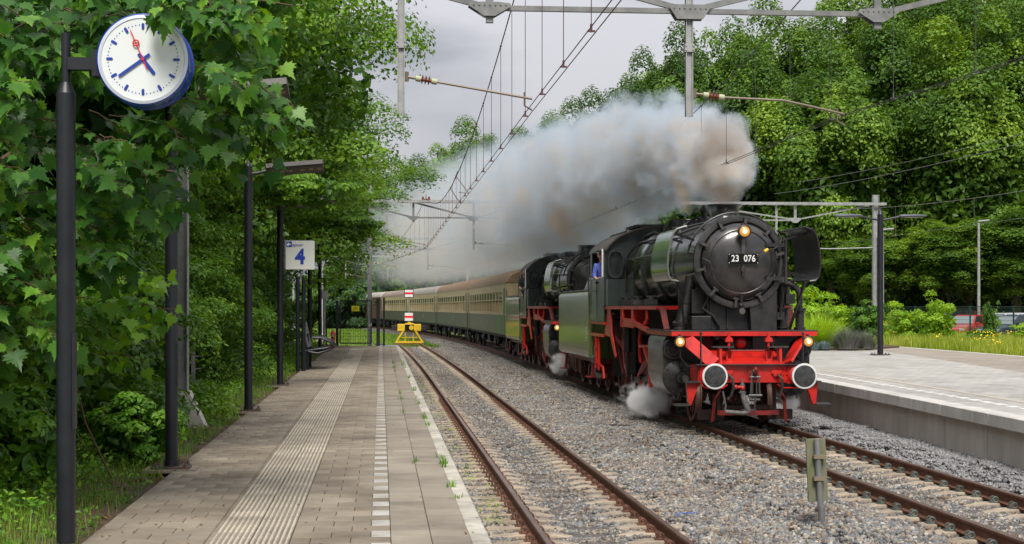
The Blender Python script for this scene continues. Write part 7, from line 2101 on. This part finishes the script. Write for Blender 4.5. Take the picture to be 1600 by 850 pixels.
def scatter_leaves(name, label, t0, t1, s0, s1, n, hz, z0, z1, size, m, seed, T=LEAF4, TF=LEAF4F, pw=1.4, keep=None, kind='stuff'):
    r = np.random.default_rng(seed)
    s_ = s0 + (s1 - s0) * r.random(n) ** pw; t = r.uniform(t0, t1, n)
    k = vnoise(t * 1.6, s_ * 1.6, 1.9, seed) + r.normal(size=n) * .3 > -.1
    if keep is not None: k &= keep(t, s_)
    t, s_ = t[k], s_[k]; n = len(t)
    hh = (.5 + .5 * np.clip(vnoise(t, s_, 3.1, seed + 3), -1, 1)) * (z1 - z0) + z0
    P = W_np(t, s_, hz(t, s_) + hh * r.random(n) ** .6)
    N = r.normal(size=(n, 3)) * .5 + [0, -.25, 1]
    V_, F_, A_ = scatter(T, TF, P, rot_frames(N, r.uniform(0, 6.28, n)), size * r.uniform(.6, 1.4, n), r.random(n))
    return tag(link(name, np_mesh(name, V_, F_, m, A_)), label, kind=kind)
scatter_leaves('ground_cover', 'low leafy weeds covering the bank left of the platform', -6.2, -2.75, 10.5, 70, 62000, zl, .05, .42, .055, M_HERB, 3)
scatter_leaves('verge_weeds', 'small leafy weeds creeping over the soil at the platform edge', -3.6, -2.3, 10.5, 66, 26000, zl, .01, .14, .038, M_HERB, 33, keep=lambda t, s_: vnoise(t * 2, s_ * 1.3, 1.4, 19) > -.2)
scatter_leaves('leaf_litter', 'brown leaf litter at the foot of the bank', -4.2, -2.15, 10, 60, 9000, zl, .0, .03, .05, LITTER, 4, pw=1.3)
bz = lambda t, s_: bal_z(t, s_)
scatter_leaves('track_weeds', 'yellow green weeds between the platform edge and the siding rail', .86, 1.62, 14, 60, 8200, bz, .0, .11, .030, M_BRIGHT, 6, pw=1.2, keep=lambda t, s_: vnoise(t * 3, s_ * .9, 1.2, 9) > .12)
scatter_leaves('track_litter', 'brown leaves caught beside the siding rail', .84, 1.75, 13, 60, 5200, bz, .0, .03, .035, LITTER, 7, pw=1.2)
grass('track_grass', 'grass tufts growing beside the siding rail', .86, 1.5, 16, 60, 2500, bz, .04, .14, .006, M_GRASS, 8, dens=lambda t, s_, r: vnoise(t * 3, s_ * 1.1, 1.5, 4) > .3)
# weeds growing in the nosing joint
r = np.random.default_rng(77)
for i in range(26):
    s_ = 12.5 + 40 * r.random() ** 1.3; n = int(r.integers(10, 34)); q = r.uniform(.25, .75)
    t = (.69 if i % 4 else .38) + r.normal(size=n) * r.uniform(.012, .035); ss = s_ + r.normal(size=n) * r.uniform(.03, .16)
    Vv, Ff = blades(n, W_np(t, ss, np.full(n, PZ)), r.uniform(.03, .16, n) * q * 1.3, r.uniform(.006, .013, n), r, r.uniform(.5, 1.6))
    tag(link('weed_tuft', np_mesh('weed_tuft', Vv, Ff, (M_GRASS, M_HERB)[i % 2], np.repeat(r.random(n), 5))), 'small green weed tuft sprouting from a joint near the pale platform nosing', 'weed', 'weed tufts in the platform joints')
grass('field_grass', 'mown grass beyond the gate and round the buffer stop', -14, 1.9, 71, 190, 60000, zgr, .05, .16, .02, M_GRASS, 10, clumpy=False, dens=lambda t, s_, r: t < np.where(s_ > 100, 7.3 - np.maximum(0, s_ - 75) ** 2 / 1840 - 3.0, .8))
grass('stop_grass', 'grass patch right of the buffer stop', .8, 5.5, 104, 150, 9000, lambda t, s_: np.full_like(t, -.2), .06, .2, .02, M_GRASS, 12, clumpy=False, dens=lambda t, s_, r: t < 7.3 - np.maximum(0, s_ - 75) ** 2 / 1840 - 2.9 + r.normal(size=len(t)) * .2)
grass('meadow_grass', 'long yellowish meadow grass behind the island platform', 21.3, 29.8, 34, 100, 110000, zr, .12, .62, .012, M_MEADOW, 14, clumpy=False)
grass('meadow_grass_far', 'meadow grass past the car park fence', 15, 21, 81, 115, 12000, lambda t, s_: np.full_like(t, .6), .3, .9, .016, M_MEADOW, 15)
# flowers
FL = mat('flower_yellow', (.75, .55, .01), .6)
def flowers(name, label, t0, t1, s0, s1, n, hz, z0, z1, size, m, seed, cl=9):
    r = np.random.default_rng(seed); tc_, sc_ = r.uniform(t0, t1, n), r.uniform(s0, s1, n); zc = r.uniform(z0, z1, n)
    i = np.repeat(np.arange(n), cl); N = len(i)
    t = tc_[i] + r.normal(size=N) * .13; s_ = sc_[i] + r.normal(size=N) * .13
    P = W_np(t, s_, hz(t, s_) + zc[i] + r.normal(size=N) * .05)
    V_, F_, A_ = scatter(LEAF4, LEAF4F, P, rot_frames(r.normal(size=(N, 3)) * .4 + [0, -.4, 1], r.uniform(0, 6.28, N)), size * r.uniform(.7, 1.3, N), r.random(N))
    return tag(link(name, np_mesh(name, V_, F_, m, A_)), label, kind='stuff')
flowers('ragwort_flowers', 'yellow flower heads dotted through the meadow at right', 21.6, 27, 40, 62, 60, zr, .3, .75, .075, FL, 21)
flowers('buttercups', 'few small yellow flowers among the bushes', 21.4, 29, 56, 85, 26, zr, .5, .9, .07, FL, 22, 4)
# ---- planting bed on the island platform
bed = MB(); bed.prism([tuple(W(11.4, 57.6)[:2]), tuple(W(17.9, 56.0)[:2]), tuple(W(20.7, 60)[:2]), tuple(W(20.7, 79)[:2]), tuple(W(11.4, 79)[:2])], PZ2 - .3, PZ2 + .07, 'z')
tag(bed.build('planting_bed', SOIL), 'soil of the planting bed on the island platform', kind='structure')
BUS = [crown_mesh(f'crown_bush_{i}', 1.3, 1.3, 4200, .135, M_BRIGHT, 140 + i, T=LEAF2, nclump=36, cr=(.16, .34), inner=.12) for i in range(2)]
BUSG = crown_mesh('crown_bush_green', 1.3, 1.3, 4200, .13, M_LEFT, 150, T=LEAF2, nclump=30, cr=(.18, .36), inner=.15)
bb = [(12.6, 67, 2.1, 1.25, 1.5, 0, 'large yellow green bush behind the right smoke deflector'), (11.0, 69, 2.0, 1.2, 1.4, 0, 'yellow green bush just behind the locomotive pump'), (13.9, 66, 1.7, .8, 1.15, 0, 'yellow green bush right of the large one'),
      (15.1, 65.5, 1.9, .85, 1.05, 1, 'upright green bush with thin top shoots left of the grey mast'), (14.4, 67, 1.5, .8, .8, 1, 'green bush filling the gap by the thin top shoots'), (18.0, 70, 1.6, 1.0, 1.1, 0, 'bright bush just right of the dark lamp post'), (19.2, 69, 1.75, .9, 1.25, 0, 'taller bright bush right of the dark lamp post'),
      (21.0, 67.5, 1.7, .38, 1.25, 1, 'narrow upright sapling before the red car tail'), (22.2, 66, 1.3, .75, .62, 1, 'green bush at the right edge before the blue car'), (19.9, 66, 1.2, .5, .5, 1, 'small green plant among the yellow flowers'), (17.0, 72, 1.5, .8, .9, 0, 'bright bush behind the grey mast')]
for i, (x, y, z, rx, rz_, kd, lb) in enumerate(bb):
    t = empty('bush', (x, y, .85), 0, lb, 'bush', 'bushes behind the island platform')
    b = MB()
    for q in range(6): b.tube([(0, 0, 0), (.15 * cos(q), .15 * sin(q), .4), (.5 * rx * cos(q), .5 * rx * sin(q), z - .6)], [.03, .02, .008], 5)
    b.build('stem', TWIG, t); link('crown', BUS[i % 2] if kd == 0 else (BUSG if i % 2 else BUS[0]), t, (0, 0, z - .85), (0, 0, i * 1.9), (rx / 1.3 * 1.1, rx / 1.3 * 1.1, rz_ / 1.3 * .95))
    # shoots standing proud of the crown
def tuft_mesh(name, n, R, h, wd, m, seed, lean=.8):
    r = np.random.default_rng(seed); a = r.uniform(0, 6.28, n); q = R * np.sqrt(r.random(n)) * .5
    P = np.stack([q * np.cos(a), q * np.sin(a), np.zeros(n)], -1)
    hh = h * r.uniform(.45, 1.15, n) * (1.05 - .55 * (2 * q / R) ** 2)
    BL = np.array([(-.5, 0, 0), (.5, 0, 0), (.4, .22, .6), (-.4, .22, .6), (0, .7, .92)], float)
    Q = BL[None].repeat(n, 0).copy(); Q[:, :, 0] *= wd; Q[:, :, 1] *= (hh * lean * (.25 + 1.5 * (2 * q / R)) * r.uniform(.5, 1.3, n))[:, None]; Q[:, :, 2] *= hh[:, None]
    c, s_ = np.cos(a - pi / 2), np.sin(a - pi / 2); Rm = np.zeros((n, 3, 3)); Rm[:, 0, 0] = c; Rm[:, 0, 1] = -s_; Rm[:, 1, 0] = s_; Rm[:, 1, 1] = c; Rm[:, 2, 2] = 1
    Q = np.einsum('nij,nkj->nki', Rm, Q) + P[:, None, :]
    F = BLADEF[None] + (np.arange(n) * 5)[:, None, None]
    return np_mesh(name, Q.reshape(-1, 3), F.reshape(-1, 3), m, np.repeat(r.random(n), 5))
TG = tuft_mesh('ornamental_grass', 1500, .8, 1.0, .022, M_BRIGHT, 5); TL = tuft_mesh('lavender', 1500, 1.0, .95, .014, M_LAV, 6, .6); TB = tuft_mesh('blue_fescue', 500, .4, .35, .014, leaf_mat('fescue_blue', (.12, .19, .18), (.22, .30, .30), (.35, .42, .40), .6, .2), 7)
for nm, me, x, y, sc, lb in (('ornamental_grass', TG, 11.3, 58.6, 1.15, 'arching bright ornamental grass behind the right buffer'), ('ornamental_grass', TG, 12.0, 60.5, 1.45, 'taller clump of bright ornamental grass at the back of the bed'), ('ornamental_grass', TG, 11.0, 61.5, 1.5, 'bright ornamental grass clump beside the deck edge'), ('ornamental_grass', TG, 10.5, 57.8, .9, 'low green grass clump nearest the locomotive'),
                             ('ornamental_grass', TG, 12.6, 62, 1.3, 'pale green grass clump behind the lavender'), ('lavender_bush', TL, 12.55, 57.6, .95, 'greyish lavender bush at the front of the planting bed'), ('lavender_bush', TL, 13.3, 58.0, .8, 'greyish lavender bush beside the lamp post'), ('blue_fescue', TB, 11.65, 57.3, 1.0, 'small blue-grey grass tuft in front of the lavender'), ('blue_fescue', TB, 11.25, 57.2, .85, 'small blue-grey grass tuft left of its neighbour')):
    o = link(nm, me, None, (x, y, PZ2 + .05), (0, 0, x * 3), sc); tag(o, lb, 'plant', 'plants of the island bed')
# ================================================================== smoke and steam
def M_(nt, op, a, b=None, c=None, clamp=False):
    n = _n(nt, 'ShaderNodeMath', operation=op, use_clamp=clamp)
    for i, v_ in enumerate((a, b, c)):
        if v_ is None: continue
        if isinstance(v_, (int, float)): n.inputs[i].default_value = v_
        else: nt.links.new(v_, n.inputs[i])
    return n.outputs[0]
def fcurve(nt, x, pts, x0, x1, vmax):
    mr = _n(nt, 'ShaderNodeMapRange'); nt.links.new(x, mr.inputs[0]); mr.inputs[1].default_value = x0; mr.inputs[2].default_value = x1
    fc = _n(nt, 'ShaderNodeFloatCurve'); nt.links.new(mr.outputs[0], fc.inputs['Value'])
    cu = fc.mapping.curves[0]
    P = [((a - x0) / (x1 - x0), b / vmax) for a, b in pts]
    cu.points[0].location = P[0]; cu.points[1].location = P[-1]
    for p in P[1:-1]: cu.points.new(*p)
    for p in cu.points: p.handle_type = 'AUTO_CLAMPED'
    fc.mapping.update()
    return M_(nt, 'MULTIPLY', fc.outputs[0], vmax)
def smoke_material():
    m = bpy.data.materials.new('locomotive_smoke'); m.use_nodes = True
    nt = m.node_tree; nt.nodes.clear()
    o = _n(nt, 'ShaderNodeOutputMaterial'); v_ = _n(nt, 'ShaderNodeVolumePrincipled')
    nt.links.new(v_.outputs[0], o.inputs['Volume'])
    ge = _n(nt, 'ShaderNodeNewGeometry'); sx = _n(nt, 'ShaderNodeSeparateXYZ'); nt.links.new(ge.outputs['Position'], sx.inputs[0])
    X, Y, Z = sx.outputs
    # axis of the drifting plume
    q = M_(nt, 'MAXIMUM', M_(nt, 'SUBTRACT', Y, 75.0), 0.0)
    ax = M_(nt, 'SUBTRACT', M_(nt, 'SUBTRACT', 7.27, M_(nt, 'MULTIPLY', Y, .0854)), M_(nt, 'DIVIDE', M_(nt, 'MULTIPLY', q, q), 1840.0))
    az = fcurve(nt, Y, [(31, 5.1), (33, 5.6), (36, 6.15), (44, 6.75), (52, 6.95), (63, 7.1), (75, 7.5), (100, 8.3), (130, 8.8), (175, 9.0)], 31, 175, 10)
    ra = fcurve(nt, Y, [(31, .05), (32, .38), (33, .66), (35, .95), (38, 1.2), (44, 1.55), (52, 2.0), (63, 2.6), (75, 3.2), (100, 4.3), (130, 5.4), (175, 6.2)], 31, 175, 8)
    dn = fcurve(nt, Y, [(31, 5.0), (36, 3.2), (44, 1.7), (52, 1.15), (63, .75), (75, .46), (100, .16), (130, .06), (160, .028), (175, .0)], 31, 175, 10)
    dx = M_(nt, 'SUBTRACT', X, ax); dz = M_(nt, 'SUBTRACT', Z, az)
    dist = M_(nt, 'SQRT', M_(nt, 'ADD', M_(nt, 'MULTIPLY', dx, dx), M_(nt, 'MULTIPLY', dz, dz)))
    core = M_(nt, 'SUBTRACT', 1.0, M_(nt, 'DIVIDE', dist, ra))
    def capsule(a, b, r0, r1):
        """1 at the axis of a rising puff, 0 at its edge"""
        a, b = Vector(a), Vector(b); ab = b - a
        pa = _n(nt, 'ShaderNodeVectorMath', operation='SUBTRACT'); nt.links.new(ge.outputs['Position'], pa.inputs[0]); pa.inputs[1].default_value = a
        dt = _n(nt, 'ShaderNodeVectorMath', operation='DOT_PRODUCT'); nt.links.new(pa.outputs[0], dt.inputs[0]); dt.inputs[1].default_value = ab / ab.dot(ab)
        h = M_(nt, 'ADD', dt.outputs['Value'], 0.0, clamp=True)
        sc = _n(nt, 'ShaderNodeVectorMath', operation='SCALE'); sc.inputs[0].default_value = ab; nt.links.new(h, sc.inputs['Scale'])
        df = _n(nt, 'ShaderNodeVectorMath', operation='SUBTRACT'); nt.links.new(pa.outputs[0], df.inputs[0]); nt.links.new(sc.outputs[0], df.inputs[1])
        ln = _n(nt, 'ShaderNodeVectorMath', operation='LENGTH'); nt.links.new(df.outputs[0], ln.inputs[0])
        rr = M_(nt, 'ADD', M_(nt, 'MULTIPLY', h, r1 - r0), r0)
        return M_(nt, 'SUBTRACT', 1.0, M_(nt, 'DIVIDE', ln.outputs['Value'], rr))
    ch = loco.location + Vector((-.0851 * 3.05, .9964 * 3.05, 0)); ch2 = loco2.location + Vector((-.0851 * 3.05, .9964 * 3.05, 0))
    c1 = capsule((ch.x, ch.y, 4.66), (ch.x - .02, ch.y + .25, 5.9), .33, .72)
    c2 = capsule((ch2.x - .35, ch2.y + .1, 4.75), (ch2.x - 1.0, ch2.y - .2, 5.5), .38, .62)
    c3 = capsule((ch.x - .62, ch.y + 1.6, 4.65), (ch.x - .60, ch.y + 2.1, 5.5), .14, .42)
    nz = _n(nt, 'ShaderNodeTexNoise'); nz.inputs['Scale'].default_value = .72; nz.inputs['Detail'].default_value = 6; nz.inputs['Roughness'].default_value = .62
    mp = _n(nt, 'ShaderNodeMapping'); mp.inputs['Scale'].default_value = (1.15, .62, 1.0); nt.links.new(ge.outputs['Position'], mp.inputs[0]); nt.links.new(mp.outputs[0], nz.inputs['Vector'])
    nz2 = _n(nt, 'ShaderNodeTexNoise'); nz2.inputs['Scale'].default_value = 2.2; nz2.inputs['Detail'].default_value = 4; nt.links.new(ge.outputs['Position'], nz2.inputs['Vector'])
    n2 = M_(nt, 'MULTIPLY', M_(nt, 'SUBTRACT', nz2.outputs['Fac'], .5), 1.5)
    fine = fcurve(nt, Y, [(31, 1.35), (36, 1.1), (42, .75), (55, .42), (70, .25), (175, .12)], 31, 175, 1)
    n1 = M_(nt, 'ADD', M_(nt, 'MULTIPLY', M_(nt, 'SUBTRACT', nz.outputs['Fac'], .5), 1.9), M_(nt, 'MULTIPLY', n2, fine))
    k1 = M_(nt, 'ADD', core, n1)
    dens_a = M_(nt, 'MULTIPLY', M_(nt, 'MULTIPLY', k1, 3.0, clamp=True), dn)
    kc = M_(nt, 'MAXIMUM', M_(nt, 'MAXIMUM', c1, c2), c3)
    pf = M_(nt, 'ADD', kc, n2)
    near = M_(nt, 'GREATER_THAN', kc, -0.6)
    dens_b = M_(nt, 'MULTIPLY', M_(nt, 'MULTIPLY', M_(nt, 'MULTIPLY', pf, 3.0, clamp=True), near), M_(nt, 'ADD', M_(nt, 'MULTIPLY', M_(nt, 'LESS_THAN', Y, 48.0), 1.5), 6.0))
    lowc = M_(nt, 'MULTIPLY', M_(nt, 'SUBTRACT', Z, fcurve(nt, Y, [(31, .5), (58, 2.2), (70, 4.1), (175, 4.3)], 31, 175, 6)), .8, clamp=True)
    dens = M_(nt, 'MULTIPLY', M_(nt, 'MAXIMUM', dens_a, dens_b), lowc)
    top = M_(nt, 'GREATER_THAN', Z, 4.56)
    nt.links.new(M_(nt, 'MULTIPLY', dens, 1.0), v_.inputs['Density'])
    # colour: thin edges scatter bluish, the body is brown grey, fresh puffs warm
    mc = _n(nt, 'ShaderNodeMixRGB'); mc.inputs[1].default_value = (.64, .765, .895, 1); mc.inputs[2].default_value = (.875, .78, .675, 1)
    nt.links.new(M_(nt, 'MULTIPLY', M_(nt, 'SUBTRACT', k1, .04), 2.0, clamp=True), mc.inputs[0])
    mw = _n(nt, 'ShaderNodeMixRGB'); mw.inputs[2].default_value = (.93, .75, .57, 1); nt.links.new(mc.outputs[0], mw.inputs[1])
    nt.links.new(M_(nt, 'MULTIPLY', M_(nt, 'MAXIMUM', c2, c3), 2.5, clamp=True), mw.inputs[0])
    mk = _n(nt, 'ShaderNodeMixRGB'); mk.inputs[2].default_value = (.72, .63, .55, 1); nt.links.new(mw.outputs[0], mk.inputs[1])
    nt.links.new(M_(nt, 'MULTIPLY', M_(nt, 'ADD', c1, .35), 1.2, clamp=True), mk.inputs[0])
    nt.links.new(mk.outputs[0], v_.inputs['Color'])
    v_.inputs['Anisotropy'].default_value = .1
    return m
SMOKE = smoke_material()
def plume_domain(name, y0, y1, label, z_extra=0.0):
    ys = np.linspace(y0, y1, 14); b = MB(); vs = []; fs = []; n = 12
    for y in ys:
        q = max(0, y - 75); ax = 7.27 - .0854 * y - q * q / 1840
        az = float(np.interp(y, [31, 33, 36, 44, 52, 63, 75, 100, 130, 175], [5.1, 5.6, 6.15, 6.75, 6.95, 7.1, 7.5, 8.3, 8.8, 9.0]))
        ra = float(np.interp(y, [31, 31.8, 33, 36, 44, 52, 63, 75, 100, 130, 175], [.85, 1.25, 1.4, 1.35, 1.65, 2.0, 2.6, 3.2, 4.3, 5.4, 6.2])) * 1.62
        for i in range(n):
            a = 2 * pi * i / n
            vs.append((ax + ra * cos(a), y, az + ra * sin(a)))
    for k in range(13):
        for i in range(n): fs.append((k * n + i, k * n + (i + 1) % n, (k + 1) * n + (i + 1) % n, (k + 1) * n + i))
    fs.append(tuple(reversed(range(n)))); fs.append(tuple(range(13 * n, 14 * n)))
    b._add(vs, [f[::-1] for f in fs])
    return tag(b.build(name, SMOKE), label, kind='stuff')
plume_domain('smoke', 31.2, 42.0, 'thick brown grey smoke billowing up from the front chimney')
plume_domain('smoke', 42.002, 66.0, 'rolling grey smoke above the second locomotive')
plume_domain('smoke', 66.002, 174.0, 'thin bluish smoke drifting over the coaches')
def steam(name, c, s_, dens, label, seed):
    m = bpy.data.materials.new('steam_white'); m.use_nodes = True
    nt = m.node_tree; nt.nodes.clear()
    o = _n(nt, 'ShaderNodeOutputMaterial'); v_ = _n(nt, 'ShaderNodeVolumePrincipled'); nt.links.new(v_.outputs[0], o.inputs['Volume'])
    tcn = _n(nt, 'ShaderNodeTexCoord'); ln = _n(nt, 'ShaderNodeVectorMath', operation='LENGTH'); nt.links.new(tcn.outputs['Object'], ln.inputs[0])
    ge = _n(nt, 'ShaderNodeNewGeometry'); nz = _n(nt, 'ShaderNodeTexNoise'); nz.inputs['Scale'].default_value = 2.6; nz.inputs['Detail'].default_value = 4; nt.links.new(ge.outputs['Position'], nz.inputs['Vector'])
    k = M_(nt, 'ADD', M_(nt, 'SUBTRACT', .72, ln.outputs['Value']), M_(nt, 'MULTIPLY', M_(nt, 'SUBTRACT', nz.outputs['Fac'], .5), 3.4))
    edge = M_(nt, 'MULTIPLY', M_(nt, 'SUBTRACT', 1.0, ln.outputs['Value']), 4.0, clamp=True)
    nt.links.new(M_(nt, 'MULTIPLY', M_(nt, 'MULTIPLY', M_(nt, 'MULTIPLY', k, 1.6, clamp=True), dens), edge), v_.inputs['Density'])
    v_.inputs['Color'].default_value = (.99, .99, .985, 1)
    b = MB(); b.sphere((0, 0, 0), 1.0, 16)
    ob = b.build(name, m, None, c, (0, 0, TRACK_ROT)); ob.scale = s_
    return tag(ob, label, kind='stuff')
steam('steam_puff', W(5.98, 34.2, .42), (.8, 1.2, .46), 10, 'white steam puff by the front driving wheels', 1)
steam('steam_puff', W(8.35, 31.0, .52), (.28, .4, .3), 5, 'small white steam puff by the right rail near the platform wall', 2)
steam('steam_puff', W(5.9, 50.6, .6), (.42, .8, .42), 4, 'faint steam puff under the second locomotive', 3)
cy.volume_step_rate = 1.0
cy.volume_preview_step_rate = 1.0
cy.volume_max_steps = 256
